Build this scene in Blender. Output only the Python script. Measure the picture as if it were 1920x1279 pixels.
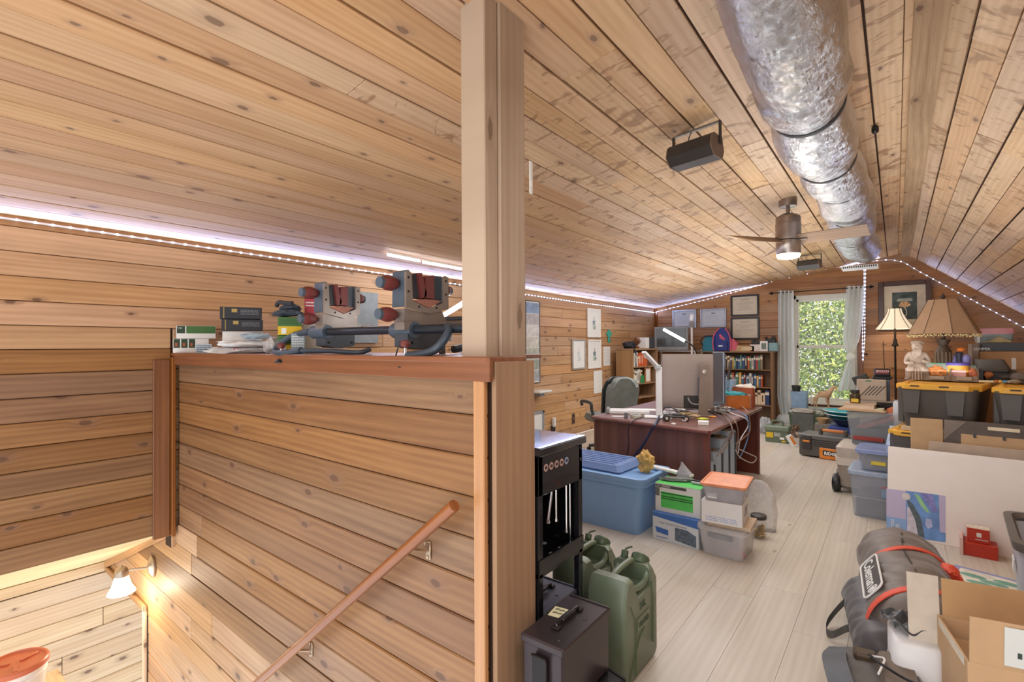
import bpy, bmesh, math, random
from mathutils import Vector, Matrix, noise
from math import sin, cos, pi, radians, sqrt, atan2
for o in list(bpy.data.objects): bpy.data.objects.remove(o)
SC = bpy.context.scene; COL = SC.collection
# ---------------------------------------------------------------- camera
YAW, PIT, ROL, FPX, CZ = radians(37.6), radians(.56), .0051, 935., 1.45
FW = Vector((-sin(YAW)*cos(PIT), cos(YAW)*cos(PIT), sin(PIT)))
_r = Vector((cos(YAW), sin(YAW), 0)); _u = _r.cross(FW)
RT = _r*cos(ROL) - _u*sin(ROL); UP = _u*cos(ROL) + _r*sin(ROL)
cd = bpy.data.cameras.new('camera'); cam = bpy.data.objects.new('camera', cd); COL.objects.link(cam)
cd.sensor_width = 36; cd.lens = FPX/1920*36; cd.clip_start = .02; cd.clip_end = 200
m = Matrix((RT, UP, -FW)).transposed().to_4x4(); m.translation = (0, 0, CZ); cam.matrix_world = m
SC.camera = cam
# ---------------------------------------------------------------- world, sun, added fill lights, exposure
SC.view_settings.view_transform = 'Standard'; SC.view_settings.look = 'None'
SC.view_settings.exposure = .0; SC.view_settings.gamma = 1; SC.view_settings.use_curve_mapping = False
w = bpy.data.worlds.new('sky'); SC.world = w; w.use_nodes = True
nt = w.node_tree; bg = nt.nodes['Background']
bg.inputs[0].default_value = (.93, .96, 1.0, 1); bg.inputs[1].default_value = 1.7
def light(name, kind, loc, energy, col=(1, 1, 1), size=.3, size_y=None, rot=(0, 0, 0), spread=None):
    l = bpy.data.lights.new(name, kind); l.energy = energy; l.color = col
    if kind == 'AREA':
        l.size = size
        if size_y: l.shape = 'RECTANGLE'; l.size_y = size_y
        if spread: l.spread = spread
    elif kind == 'SUN': l.angle = size
    else: l.shadow_soft_size = size
    o = bpy.data.objects.new(name, l); COL.objects.link(o); o.location = loc; o.rotation_euler = rot
    return o
WARM = (.92, .96, 1.0); COOL = (.50, .60, 1)
light('sun', 'SUN', (0, 0, 8), 6.5, (1, .95, .85), .02, rot=(radians(42), 0, radians(-160+180)))
# unseen fill lights added overhead: stair side, desk side, behind the camera
light('overhead_fill', 'AREA', (-1.2, -1.2, 2.45), 40, WARM, 1.6, 1.6)
light('overhead_fill', 'AREA', (.25, .6, 2.55), 20, WARM, .6, 1.2)
light('overhead_fill', 'AREA', (-2.2, 7.2, 2.35), 52, WARM, 1.6, 2.2)
light('overhead_fill', 'AREA', (-1.3, 4.0, 2.45), 34, WARM, 1.4, 1.6)
light('upward_fill', 'AREA', (-1.9, 7.6, 1.55), 42, WARM, 2.6, 3.0, rot=(pi, 0, 0))  # added upward fill to brighten the far ceiling, no lamp stands here
light('upward_fill', 'AREA', (-.2, 4.6, 1.2), 34, WARM, 1.4, 3.0, rot=(pi, 0, 0))  # same kind of added fill for the mid-room ceiling
light('upward_fill', 'AREA', (-.3, -1.6, .5), 32, WARM, 1.5, 1.5, rot=(radians(130), 0, radians(25)))  # added bounce fill from behind the camera
# ---------------------------------------------------------------- pixel rays of the measured photo -> points in the room
def ray(x, y): return FW + RT*((x-960)/FPX) + UP*((639.5-y)/FPX)
def P(x, y, X=None, Y=None, Z=None, D=None):
    d = ray(x, y)
    if D is not None: t = D/sqrt(d.x*d.x+d.y*d.y)
    else: t = X/d.x if X is not None else Y/d.y if Y is not None else (Z-CZ)/d.z
    return Vector((t*d.x, t*d.y, CZ+t*d.z))
def ceil_z(X): return 2.24+.167*(X+4.16) if X < .12 else 2.93-.776*(X-.15)
def PC(x, y, drop=0):                      # on the long ceiling slope
    d = ray(x, y); t = (2.24-drop+.167*4.16-CZ)/(d.z-.167*d.x)
    return Vector((t*d.x, t*d.y, CZ+t*d.z))
def ztop(px, py, base):                    # height over a floor point seen at that pixel row
    d = ray(px, py); h = Vector((-sin(YAW), cos(YAW)))
    t = (base[0]*h.x+base[1]*h.y)/(d.x*h.x+d.y*h.y)
    return CZ+t*d.z
# ---------------------------------------------------------------- materials
MATS = {}
def nodes(name):
    m = bpy.data.materials.new(name); m.use_nodes = True
    t = m.node_tree; b = t.nodes['Principled BSDF']
    return m, t, b, (lambda k, **kw: _nn(t, k, kw))
def _nn(t, k, kw):
    n = t.nodes.new(k)
    for a, v in kw.items():
        if a in ('inp',):
            for i, x in v.items():
                n.inputs[i].default_value = x
        else: setattr(n, a, v)
    return n
def c4(c): return (c[0], c[1], c[2], 1)
def srgb(h):
    h = h.lstrip('#'); v = [int(h[i:i+2], 16)/255 for i in (0, 2, 4)]
    return tuple(x/12.92 if x <= .04045 else ((x+.055)/1.055)**2.4 for x in v)
def mat(col, rough=.5, metal=0, var=.12, bump=0, scale=12, alpha=1, trans=0, emit=0, ecol=None, coat=0, sheen=0):
    if isinstance(col, str): col = srgb(col)
    key = (tuple(round(c, 3) for c in col), rough, metal, var, bump, scale, alpha, trans, emit, coat, sheen)
    if key in MATS: return MATS[key]
    m, t, b, N = nodes('surface_%d' % len(MATS)); L = t.links.new
    b.inputs['Roughness'].default_value = rough; b.inputs['Metallic'].default_value = metal
    b.inputs['Alpha'].default_value = alpha; b.inputs['Transmission Weight'].default_value = trans
    b.inputs['Coat Weight'].default_value = coat; b.inputs['Sheen Weight'].default_value = sheen
    if emit:
        b.inputs['Emission Color'].default_value = c4(ecol or col); b.inputs['Emission Strength'].default_value = emit
    tc = N('ShaderNodeTexCoord'); nz = N('ShaderNodeTexNoise', inp={'Scale': scale, 'Detail': 4})
    L(tc.outputs['Object'], nz.inputs['Vector'])
    mr = N('ShaderNodeMapRange', inp={'From Min': .3, 'From Max': .7, 'To Min': 1-var, 'To Max': 1+var})
    L(nz.outputs['Fac'], mr.inputs['Value'])
    hs = N('ShaderNodeHueSaturation', inp={'Color': c4(col)}); L(mr.outputs['Result'], hs.inputs['Value'])
    L(hs.outputs['Color'], b.inputs['Base Color'])
    if bump:
        n2 = N('ShaderNodeTexNoise', inp={'Scale': scale*4, 'Detail': 5}); L(tc.outputs['Object'], n2.inputs['Vector'])
        bp = N('ShaderNodeBump', inp={'Strength': bump, 'Distance': .02}); L(n2.outputs['Fac'], bp.inputs['Height'])
        L(bp.outputs['Normal'], b.inputs['Normal'])
    MATS[key] = m
    return m
def wood(name, light_c, dark_c, knot=(.10, .045, .022), tone=.12, knots=.55, blotch=0, rough=.5, fine=1., redshift=.0, coat=0, kscale=(3.1, 6.4)):
    m, t, b, N = nodes(name); L = t.links.new
    b.inputs['Roughness'].default_value = rough; b.inputs['Coat Weight'].default_value = coat; b.inputs['Coat Roughness'].default_value = .25
    tc = N('ShaderNodeTexCoord'); oi = N('ShaderNodeObjectInfo')
    rnd = oi.outputs['Random']
    def M(op, a, bb=None, c=None):
        n = N('ShaderNodeMath', operation=op)
        for i, v in enumerate((a, bb, c)):
            if v is None: continue
            if hasattr(v, 'links'): L(v, n.inputs[i])
            else: n.inputs[i].default_value = v
        return n.outputs[0]
    sep = N('ShaderNodeSeparateXYZ'); L(tc.outputs['Object'], sep.inputs[0])
    x = M('ADD', sep.outputs[0], M('MULTIPLY', rnd, 57.3)); y = M('ADD', sep.outputs[1], M('MULTIPLY', rnd, 31.7)); z = M('MULTIPLY', rnd, 77.)
    def vec(a, bb, c):
        n = N('ShaderNodeCombineXYZ')
        for i, v in enumerate((a, bb, c)):
            if hasattr(v, 'links'): L(v, n.inputs[i])
            else: n.inputs[i].default_value = v
        return n.outputs[0]
    # knots
    nd = N('ShaderNodeTexNoise', inp={'Scale': 1., 'Detail': 2}); L(vec(M('MULTIPLY', x, 30.), M('MULTIPLY', y, 50.), z), nd.inputs['Vector'])
    wob = M('MULTIPLY_ADD', nd.outputs['Fac'], .06, -.03)
    kv = vec(M('ADD', M('MULTIPLY', x, kscale[0]), wob), M('SUBTRACT', M('MULTIPLY', y, kscale[1]), wob), 0)
    kn = N('ShaderNodeTexVoronoi', voronoi_dimensions='2D', inp={'Scale': 1., 'Randomness': 1.}); L(kv, kn.inputs['Vector'])
    dist = kn.outputs['Distance']; sc = N('ShaderNodeSeparateColor'); L(kn.outputs['Color'], sc.inputs[0])
    on = M('LESS_THAN', sc.outputs[0], knots)
    size = M('MULTIPLY_ADD', sc.outputs[1], .075, .04)
    core = N('ShaderNodeMapRange', interpolation_type='SMOOTHSTEP', inp={'From Min': 1.15, 'From Max': .75, 'To Min': 0, 'To Max': 1})
    L(M('DIVIDE', dist, size), core.inputs['Value'])
    halo = N('ShaderNodeMapRange', interpolation_type='SMOOTHSTEP', inp={'From Min': 3.2, 'From Max': .8, 'To Min': 0, 'To Max': 1})
    L(M('DIVIDE', dist, size), halo.inputs['Value'])
    coreF = M('MULTIPLY', core.outputs[0], on); haloF = M('MULTIPLY', halo.outputs[0], on)
    # figure bending around knots
    yb = M('ADD', y, M('MULTIPLY', haloF, .02))
    n1 = N('ShaderNodeTexNoise', inp={'Scale': 1., 'Detail': 5, 'Roughness': .55, 'Distortion': .5}); L(vec(M('MULTIPLY', x, .9), M('MULTIPLY', yb, 14.), z), n1.inputs['Vector'])
    n2 = N('ShaderNodeTexNoise', inp={'Scale': 1., 'Detail': 3, 'Roughness': .6}); L(vec(M('MULTIPLY', x, 4.), M('MULTIPLY', yb, 170.), z), n2.inputs['Vector'])
    wv = N('ShaderNodeTexWave', wave_type='BANDS', bands_direction='Y', inp={'Scale': 1., 'Distortion': 14., 'Detail': 2., 'Detail Scale': .35}); L(vec(M('MULTIPLY', x, .8), M('MULTIPLY', yb, 9.), z), wv.inputs['Vector'])
    n3 = N('ShaderNodeTexNoise', inp={'Scale': 1., 'Detail': 3}); L(vec(M('MULTIPLY', x, 1.5), M('MULTIPLY', y, 2.), M('ADD', z, 9.)), n3.inputs['Vector'])
    f = M('MULTIPLY_ADD', n1.outputs['Fac'], .9, M('MULTIPLY', wv.outputs['Fac'], .16))
    f = M('ADD', f, M('MULTIPLY_ADD', n2.outputs['Fac'], .34*fine, -.17*fine))
    cr = N('ShaderNodeMapRange', inp={'From Min': .25, 'From Max': .85}); L(f, cr.inputs['Value'])
    mx = N('ShaderNodeMix', data_type='RGBA'); mx.inputs[6].default_value = c4(light_c); mx.inputs[7].default_value = c4(dark_c); L(cr.outputs[0], mx.inputs[0])
    col = mx.outputs[2]
    hs = N('ShaderNodeHueSaturation'); L(col, hs.inputs['Color'])
    tv = M('MULTIPLY_ADD', M('FRACT', M('MULTIPLY', rnd, 7.31)), 2*tone, 1-tone)
    tv = M('MULTIPLY', tv, M('MULTIPLY_ADD', n3.outputs['Fac'], .3, .85))
    L(tv, hs.inputs['Value'])
    L(M('MULTIPLY_ADD', M('FRACT', M('MULTIPLY', rnd, 13.7)), .24, .86), hs.inputs['Saturation'])
    L(M('MULTIPLY_ADD', M('FRACT', M('MULTIPLY', rnd, 3.7)), .008, .498-redshift), hs.inputs['Hue'])
    col = hs.outputs['Color']
    def mixc(fac, c, k):
        n = N('ShaderNodeMix', data_type='RGBA'); L(M('MULTIPLY', fac, k), n.inputs[0]); L(c, n.inputs[6]); return n
    h = mixc(haloF, col, .42); h.inputs[7].default_value = c4([k*1.9+.03 for k in knot]); col = h.outputs[2]
    h = mixc(coreF, col, .72); h.inputs[7].default_value = c4(knot); col = h.outputs[2]
    if blotch:
        nb = N('ShaderNodeTexNoise', inp={'Scale': 1., 'Detail': 3, 'Distortion': 1.4}); L(vec(M('MULTIPLY', x, 7.), M('MULTIPLY', y, 3.6), z), nb.inputs['Vector'])
        br = N('ShaderNodeMapRange', interpolation_type='SMOOTHSTEP', inp={'From Min': .57, 'From Max': .66}); L(nb.outputs['Fac'], br.inputs['Value'])
        nb2 = N('ShaderNodeTexNoise', inp={'Scale': 1., 'Detail': 2, 'Distortion': .8}); L(vec(M('MULTIPLY', x, 22.), M('MULTIPLY', y, 9.), z), nb2.inputs['Vector'])
        b2 = N('ShaderNodeMapRange', interpolation_type='SMOOTHSTEP', inp={'From Min': .62, 'From Max': .7}); L(nb2.outputs['Fac'], b2.inputs['Value'])
        h = mixc(M('MAXIMUM', br.outputs[0], M('MULTIPLY', b2.outputs[0], .8)), col, blotch); h.inputs[7].default_value = c4((.24, .115, .045)); col = h.outputs[2]
    L(col, b.inputs['Base Color'])
    bp = N('ShaderNodeBump', inp={'Strength': .25, 'Distance': .003}); L(M('SUBTRACT', M('MULTIPLY', f, 1.), M('MULTIPLY', coreF, .6)), bp.inputs['Height']); L(bp.outputs[0], b.inputs['Normal'])
    return m
# ---------------------------------------------------------------- mesh builder
class B:
    def __init__(s, M=None): s.v = []; s.f = []; s.M = M
    def add(s, vs, fs):
        k = len(s.v)
        s.v += [s.M @ Vector(v) if s.M else Vector(v) for v in vs]
        s.f += [tuple(i+k for i in f) for f in fs]
        return s
    def box(s, x0, x1, y0, y1, z0, z1, c=0):
        if x1 < x0: x0, x1 = x1, x0
        if y1 < y0: y0, y1 = y1, y0
        if z1 < z0: z0, z1 = z1, z0
        if c <= 0:
            return s.add([(x, y, z) for z in (z0, z1) for y in (y0, y1) for x in (x0, x1)],
                         [(0, 2, 3, 1), (4, 5, 7, 6), (0, 1, 5, 4), (2, 6, 7, 3), (0, 4, 6, 2), (1, 3, 7, 5)])
        c = min(c, (x1-x0)*.49, (y1-y0)*.49, (z1-z0)*.49)
        def ring(ix, iy, z):
            return [(x0+ix, y0+iy+0, z), (x1-ix, y0+iy, z), (x1-ix, y1-iy, z), (x0+ix, y1-iy, z)]
        def oct_(z, k):
            a = c if not k else c
            return [(x0+c, y0+k, z), (x1-c, y0+k, z), (x1-k, y0+c, z), (x1-k, y1-c, z), (x1-c, y1-k, z), (x0+c, y1-k, z), (x0+k, y1-c, z), (x0+k, y0+c, z)]
        q = [(x0+c, y0+c), (x1-c, y0+c), (x1-c, y1-c), (x0+c, y1-c)]
        vs = [(a, b, z0) for a, b in q]+oct_(z0+c, 0)+oct_(z1-c, 0)+[(a, b, z1) for a, b in q]
        fs = [(3, 2, 1, 0), (20, 21, 22, 23)]
        for i in range(8): j = (i+1) % 8; fs.append((4+i, 4+j, 12+j, 12+i))
        for lo, o, up in ((0, 4, False), (20, 12, True)):
            e = [(0, 1, 0, 1), (1, 2, 2, 3), (2, 3, 4, 5), (3, 0, 6, 7)]
            for a, b_, p, r in e:
                f = (lo+a, lo+b_, o+r, o+p)
                fs.append(f[::-1] if up else f)
            for a, p, r in ((1, 1, 2), (2, 3, 4), (3, 5, 6), (0, 7, 0)):
                f = (lo+a, o+r, o+p)
                fs.append(f[::-1] if up else f)
        return s.add(vs, fs)
    def loft(s, rings, cap=(1, 1), closed=True):
        n = len(rings[0]); vs = [p for r in rings for p in r]; fs = []
        for i in range(len(rings)-1):
            for j in range(n if closed else n-1):
                k = (j+1) % n; fs.append((i*n+j, i*n+k, (i+1)*n+k, (i+1)*n+j))
        if cap[0]: fs.append(tuple(range(n))[::-1])
        if cap[1]: fs.append(tuple((len(rings)-1)*n+j for j in range(n)))
        return s.add(vs, fs)
    def lathe(s, prof, c=(0, 0, 0), seg=20, sx=1, sy=1, cap=(1, 1)):
        return s.loft([[(c[0]+r*sx*cos(2*pi*j/seg), c[1]+r*sy*sin(2*pi*j/seg), c[2]+z) for j in range(seg)] for r, z in prof], cap)
    def tube(s, pts, r, seg=8, cap=(1, 1)):
        pts = [Vector(p) for p in pts]; rs = r if isinstance(r, (list, tuple)) else [r]*len(pts); rings = []
        up = None
        for i, p in enumerate(pts):
            d = (pts[min(i+1, len(pts)-1)]-pts[max(i-1, 0)])
            d = d.normalized() if d.length > 1e-9 else Vector((0, 0, 1))
            if up is None: up = d.orthogonal().normalized()
            up = (up-d*up.dot(d)); up = up.normalized() if up.length > 1e-6 else d.orthogonal().normalized()
            sd = d.cross(up)
            rings.append([tuple(p+(up*cos(2*pi*j/seg)+sd*sin(2*pi*j/seg))*rs[i]) for j in range(seg)])
        return s.loft(rings, cap)
    def prism(s, poly, a, b, axis='z'):
        def mk(p, h): return (p[0], p[1], h) if axis == 'z' else (p[0], h, p[1]) if axis == 'y' else (h, p[0], p[1])
        n = len(poly); vs = [mk(p, a) for p in poly]+[mk(p, b) for p in poly]
        fs = [tuple(range(n))[::-1], tuple(range(n, 2*n))]+[(i, (i+1) % n, n+(i+1) % n, n+i) for i in range(n)]
        return s.add(vs, fs)
    def quad(s, a, b, c, d): return s.add([a, b, c, d], [(0, 1, 2, 3)])
    def tub(s, w, d, h, tp=.9, r=.03, t=.004, n=3, z=0, rim=0, rimz=.015):   # open tapered container, origin at base centre
        W, D = w/2, d/2
        o = [rr(W*tp, D*tp, r, n, z), rr(W, D, r, n, z+h-rimz), rr(W+rim, D+rim, r+rim, n, z+h-rimz), rr(W+rim, D+rim, r+rim, n, z+h)]
        i = [rr(W-t, D-t, r-t/2, n, z+h), rr(W*tp-t, D*tp-t, r-t/2, n, z+t)]
        return s.loft(o+i, (1, 1))
    def blob(s, c, size, seed=0, amp=.25, sub=3, fr=2.2):
        bm = bmesh.new(); bmesh.ops.create_icosphere(bm, subdivisions=sub, radius=1); vs = []
        for v in bm.verts:
            n = noise.noise(v.co*fr+Vector((seed*3.1, seed*7.7, seed)))*amp+noise.noise(v.co*fr*3+Vector((seed, 5, 9)))*amp*.45
            p = v.co*(1+n); vs.append((c[0]+p.x*size[0], c[1]+p.y*size[1], c[2]+p.z*size[2]))
        fs = [tuple(v.index for v in f.verts) for f in bm.faces]; bm.free()
        return s.add(vs, fs)
    def grid(s, f, nu, nv):
        vs = [f(i/nu, j/nv) for j in range(nv+1) for i in range(nu+1)]
        return s.add(vs, [(j*(nu+1)+i, j*(nu+1)+i+1, (j+1)*(nu+1)+i+1, (j+1)*(nu+1)+i) for j in range(nv) for i in range(nu)])
    def sheet(s, f, nu, nv, t=.002):
        a = B(); a.grid(f, nu, nv); n = len(a.v); vs = list(a.v)
        nrm = [Vector((0, 0, 0)) for _ in vs]
        for q in a.f:
            k = (vs[q[1]]-vs[q[0]]).cross(vs[q[3]]-vs[q[0]])
            for i in q: nrm[i] = nrm[i]+k
        vs2 = [v-(k.normalized() if k.length else Vector((0, 0, 1)))*t for v, k in zip(vs, nrm)]
        fs = list(a.f)+[tuple(i+n for i in q[::-1]) for q in a.f]
        W = nu+1
        edge = [i for i in range(W)]+[j*W+nu for j in range(1, nv+1)]+[nv*W+i for i in range(nu-1, -1, -1)]+[j*W for j in range(nv-1, 0, -1)]
        for i in range(len(edge)): a_, b_ = edge[i], edge[(i+1) % len(edge)]; fs.append((b_, a_, a_+n, b_+n))
        return s.add(vs+vs2, fs)
def rr(W, D, r, n, z, cx=0, cy=0):
    r = max(.0005, min(r, W*.98, D*.98)); o = []
    for k, (sx, sy) in enumerate(((1, 1), (-1, 1), (-1, -1), (1, -1))):
        for i in range(n+1):
            a = (k+i/n)*pi/2
            o.append((cx+sx*(W-r)+r*cos(a), cy+sy*(D-r)+r*sin(a), z))
    return o
def spline(pts, n=6):
    pts = [Vector(p) for p in pts]; q = [pts[0]]+pts+[pts[-1]]; o = []
    for i in range(1, len(q)-2):
        for k in range(n):
            t = k/n; a, b, c, d = q[i-1:i+3]
            o.append(.5*((2*b)+(c-a)*t+(2*a-5*b+4*c-d)*t*t+(3*b-a-3*c+d)*t**3))
    return o+[pts[-1]]
def obj(name, b, m, parent=None, loc=None, smooth=True, ang=38, stuff=False, label=None):
    me = bpy.data.meshes.new(name); me.from_pydata([tuple(v) for v in b.v], [], b.f)
    me.materials.append(m)
    if smooth:
        me.polygons.foreach_set('use_smooth', [True]*len(me.polygons)); me.set_sharp_from_angle(angle=radians(ang))
    me.update()
    o = bpy.data.objects.new(name, me); COL.objects.link(o)
    if parent: o.parent = parent
    if loc is not None: o.location = loc
    if stuff: o['kind'] = 'stuff'
    if label: o['label'] = label
    return o
def tag(o, label, cat, group=None):
    o['label'] = label; o['category'] = cat
    if group: o['group'] = group
    return o
def thing(name, label, cat, loc=(0, 0, 0), rz=0, group=None, rot=None):
    o = bpy.data.objects.new(name, None); o.empty_display_size = .05; COL.objects.link(o)
    o.location = loc; o.rotation_euler = rot or (0, 0, rz)
    return tag(o, label, cat, group)
def struct(o): o['kind'] = 'structure'; return o
def edge(L, R, z=0):                        # base centre, rotation, width of a front edge seen between two pixels
    a = P(*L, Z=z); b = P(*R, Z=z); return a, b, atan2(b.y-a.y, b.x-a.x), (b-a).length
def text(name, s, size, m, parent, loc, rot=(pi/2, 0, 0), ext=.0006, align='LEFT', bold=0, sx=1):
    c = bpy.data.curves.new(name, 'FONT'); c.body = s; c.size = size; c.extrude = ext; c.align_x = align; c.offset = bold; c.resolution_u = 2
    o = bpy.data.objects.new('tmp', c); COL.objects.link(o)
    dg = bpy.context.evaluated_depsgraph_get(); me = bpy.data.meshes.new_from_object(o.evaluated_get(dg))
    bpy.data.objects.remove(o); me.name = name; me.materials.clear(); me.materials.append(m)
    q = bpy.data.objects.new(name, me); COL.objects.link(q); q.parent = parent; q.location = loc; q.rotation_euler = rot; q.scale = (sx, 1, 1)
    return q
def copy_tree(o, parent=None):
    c = o.copy(); COL.objects.link(c); c.parent = parent
    for ch in list(o.children): copy_tree(ch, c)
    return c
RN = random.Random(7)
# ================================================================ SETTING
W_CEIL = wood('cedar_ceiling', srgb('#D6B08A'), srgb('#B68A64'), knots=.42, tone=.09, knot=(.16, .09, .055))
W_CEIL2 = wood('rough_ceiling', srgb('#D8B590'), srgb('#BA9068'), knots=.15, tone=.12, blotch=.68)
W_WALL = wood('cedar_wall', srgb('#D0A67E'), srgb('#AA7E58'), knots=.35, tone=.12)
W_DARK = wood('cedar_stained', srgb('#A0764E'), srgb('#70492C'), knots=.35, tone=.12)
W_RED = wood('cedar_far_wall', srgb('#B6865E'), srgb('#87593A'), knots=.3, tone=.15)
W_TRIM = wood('varnished_trim', srgb('#91521F'), srgb('#6C3A14'), knots=.08, tone=.05, rough=.35, coat=.3)
W_TRIM2 = wood('amber_trim', srgb('#C88A48'), srgb('#AC6E32'), knots=.05, tone=.03, rough=.35, coat=.3)
W_POST = wood('pale_post', srgb('#BEA48A'), srgb('#A88C70'), knots=.35, tone=.05, rough=.7, knot=(.16, .10, .06), kscale=(1.3, 4.5))
W_PALE = wood('pale_stair_wood', srgb('#E2CBAE'), srgb('#C6A482'), knots=.4, tone=.08)
DARKGAP = mat('#3a2416', .9)
def plank(parent, o, u, v, x0, x1, y0, y1, m, th=.018, jit=.0012, shape=None, name='plank', ch=.005, k=[0]):
    """board whose long axis runs along u, width along v; o is the plane origin; thickness comes out along u x v"""
    u = Vector(u).normalized(); v = Vector(v).normalized(); n = u.cross(v)
    b = B(); cx, cy = (x0+x1)/2, (y0+y1)/2; g = .0019 if name == 'plank' else .0005
    j = RN.uniform(-jit, jit)
    if shape: b.prism([(p[0]-cx, p[1]-cy) for p in shape], 0, th+j)
    else: b.box(x0-cx+g, x1-cx-g, y0-cy+g, y1-cy-g, 0, th+j, ch)
    q = obj(name, b, m, parent, smooth=False)
    mm = Matrix((u, v, n)).transposed().to_4x4(); mm.translation = Vector(o)+u*cx+v*cy
    q.matrix_world = mm
    return q
def rows(parent, o, u, v, x0, x1, y0, y1, m, wd=.147, lens=None, hole=None, th=.018, seed=1):
    rn = random.Random(seed); y = y0; i = 0
    while y < y1-.02:
        ye = min(y+wd, y1); cuts = [x0]; spans = []
        mm = m(i) if callable(m) else m
        if lens:
            c = x0-rn.uniform(0, lens[0]*.8)
            while True:
                c += rn.uniform(*lens)
                if c > x1-.35: break
                if c > x0+.35: cuts.append(c)
        cuts.append(x1)
        for a, b_ in zip(cuts, cuts[1:]):
            if hole and ye > hole[2]+.01 and y < hole[3]-.01 and b_ > hole[0] and a < hole[1]:
                if a < hole[0]: spans.append((a, hole[0]))
                if b_ > hole[1]: spans.append((hole[1], b_))
            else: spans.append((a, b_))
        for a, b_ in spans:
            if b_-a > .02: plank(parent, o, u, v, a, b_, y, ye, mm((a+b_)/2) if callable(mm) else mm, th=th)
        y = ye; i += 1
YF = 10.5; YN = -2.2; XL = -4.16
def backing(name, poly, th, m=DARKGAP):
    b = B(); a = [Vector(p) for p in poly]; n = (a[1]-a[0]).cross(a[2]-a[0]).normalized()
    b.add([tuple(p) for p in a]+[tuple(p-n*th) for p in a], [tuple(range(len(a))), tuple(range(len(a), 2*len(a)))[::-1]]+[(i, i+len(a), (i+1) % len(a)+len(a), (i+1) % len(a)) for i in range(len(a))])
    return struct(obj(name, b, m, smooth=False))
# --- floor: laminate boards, long seams towards the window wall
FL = wood('laminate', srgb('#CEC4B6'), srgb('#B8AC9C'), knots=.05, tone=.035, rough=.38, knot=(.3, .24, .18), fine=.8)
floor = B(); floor.box(-1.12, 2.65, YN, 1.36, -.2, -.012); floor.box(XL, 2.65, 1.5, YF, -.2, -.012)
floor = struct(obj('floor', floor, mat('#8d7d6a', .8), smooth=False))
rn = random.Random(3); i = 0; x = 2.56
while x > XL+.02:
    xe = max(x-.23, XL); y0 = YN if xe > -1.13 else 1.46
    y = y0-rn.uniform(0, 1.2)
    while y < YF:
        ye = min(y+1.52, YF); a = max(y, y0)
        if ye-a > .03: plank(floor, (0, 0, -.012), (0, 1, 0), (-1, 0, 0), a, ye, -x, -xe, FL, th=.012, jit=0, name='floor_board', ch=.0006)
        y = ye
    x = xe; i += 1
# --- ceiling: long slope, ridge board, steep slope
sl = atan2(.167, 1); L1 = 4.28/cos(sl)
n0 = Vector((XL, 0, 2.24))
ceil = backing('ceiling', [(XL-.1, YN, 2.223+.022), (XL-.1, YF+.1, 2.223+.022), (.12, YF+.1, 2.953+.022-.0), (.12, YN, 2.953+.022)][::-1], -.05)
rn2 = random.Random(5)
def ceil_rows():
    u = Vector((0, 1, 0)); v = Vector((cos(sl), 0, sin(sl))); o = Vector((XL, 0, 2.24+.024)); y = 0; r = 0
    while y < L1-.02:
        ye = min(y+.147, L1)
        if r % 2 == 0: pair = rn2.uniform(2.3, 3.2)
        near = 1.2 if y < 1.2 else 2.2 if y < 2.8 else -.4
        cuts = [YN]; c = near+(pair-2.3 if r % 2 == 0 else pair-2.3)+rn2.choice([0, 0, .02])
        while c < YF-.5: cuts.append(c); c += (1.55, 2.1, 1.8)[int(c*3+r//2*2) % 3]
        cuts.append(YF)
        for a, b_ in zip(cuts, cuts[1:]):
            # v x u so that the board faces down
            plank(ceil, o, v, u, y, ye, a, b_, W_CEIL, th=.001)
        y = ye; r += 1
def dplank(parent, o, along, across, a0, a1, c0, c1, m, th=.02, name='plank'):
    """board with long axis 'along'; visible face is along x across flipped if needed -> handled by sign of across"""
    return plank(parent, o, along, across, a0, a1, c0, c1, m, th, name=name)
u = Vector((0, 1, 0)); v = Vector((cos(sl), 0, sin(sl)))      # u x v points down: (0,1,0)x(c,0,s) = (s,0,-c)
o = Vector((XL, 0, 2.24))+Vector((-sin(sl), 0, cos(sl)))*.02; y = 0; r = 0
while y < L1-.02:
    ye = min(y+.147, L1)
    if r % 2 == 0 or r > 22: off = rn2.uniform(0, 1.6)
    near = 4.2 if y < 1.0 else 2.9 if y < 2.2 else .6
    cuts = [YN]; c = near+off
    while c < YF-.5: cuts.append(c); c += 1.3+((r//2*7+int(c*2)) % 5)*.25
    cuts.append(YF)
    for a, b_ in zip(cuts, cuts[1:]):
        mid = (a+b_)/2; rough_ = (b_ > 2.6 and a > .9) or y > 3.3
        plank(ceil, o, u, v, a, b_, y+(.0035 if r % 2 == 0 else 0), ye-(.0035 if r % 2 else 0), W_CEIL2 if rough_ else W_CEIL, th=.02, jit=.0035 if rough_ else .002, ch=.0022)
    y = ye; r += 1
sr = atan2(.776, 1); L2 = 2.5/cos(sr)
vr = Vector((cos(sr), 0, -sin(sr))); nr = u.cross(vr)          # points down-left
orr = Vector((.16, 0, 2.92))-nr*.02
q = [orr+vr*-.02+u*YN-nr*.002, orr+vr*-.02+u*(YF+.1)-nr*.002, orr+vr*L2+u*(YF+.1)-nr*.002, orr+vr*L2+u*YN-nr*.002]
ceil2 = backing('ceiling_right', q, .05)
y = 0; r = 0; rn3 = random.Random(11)
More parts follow.
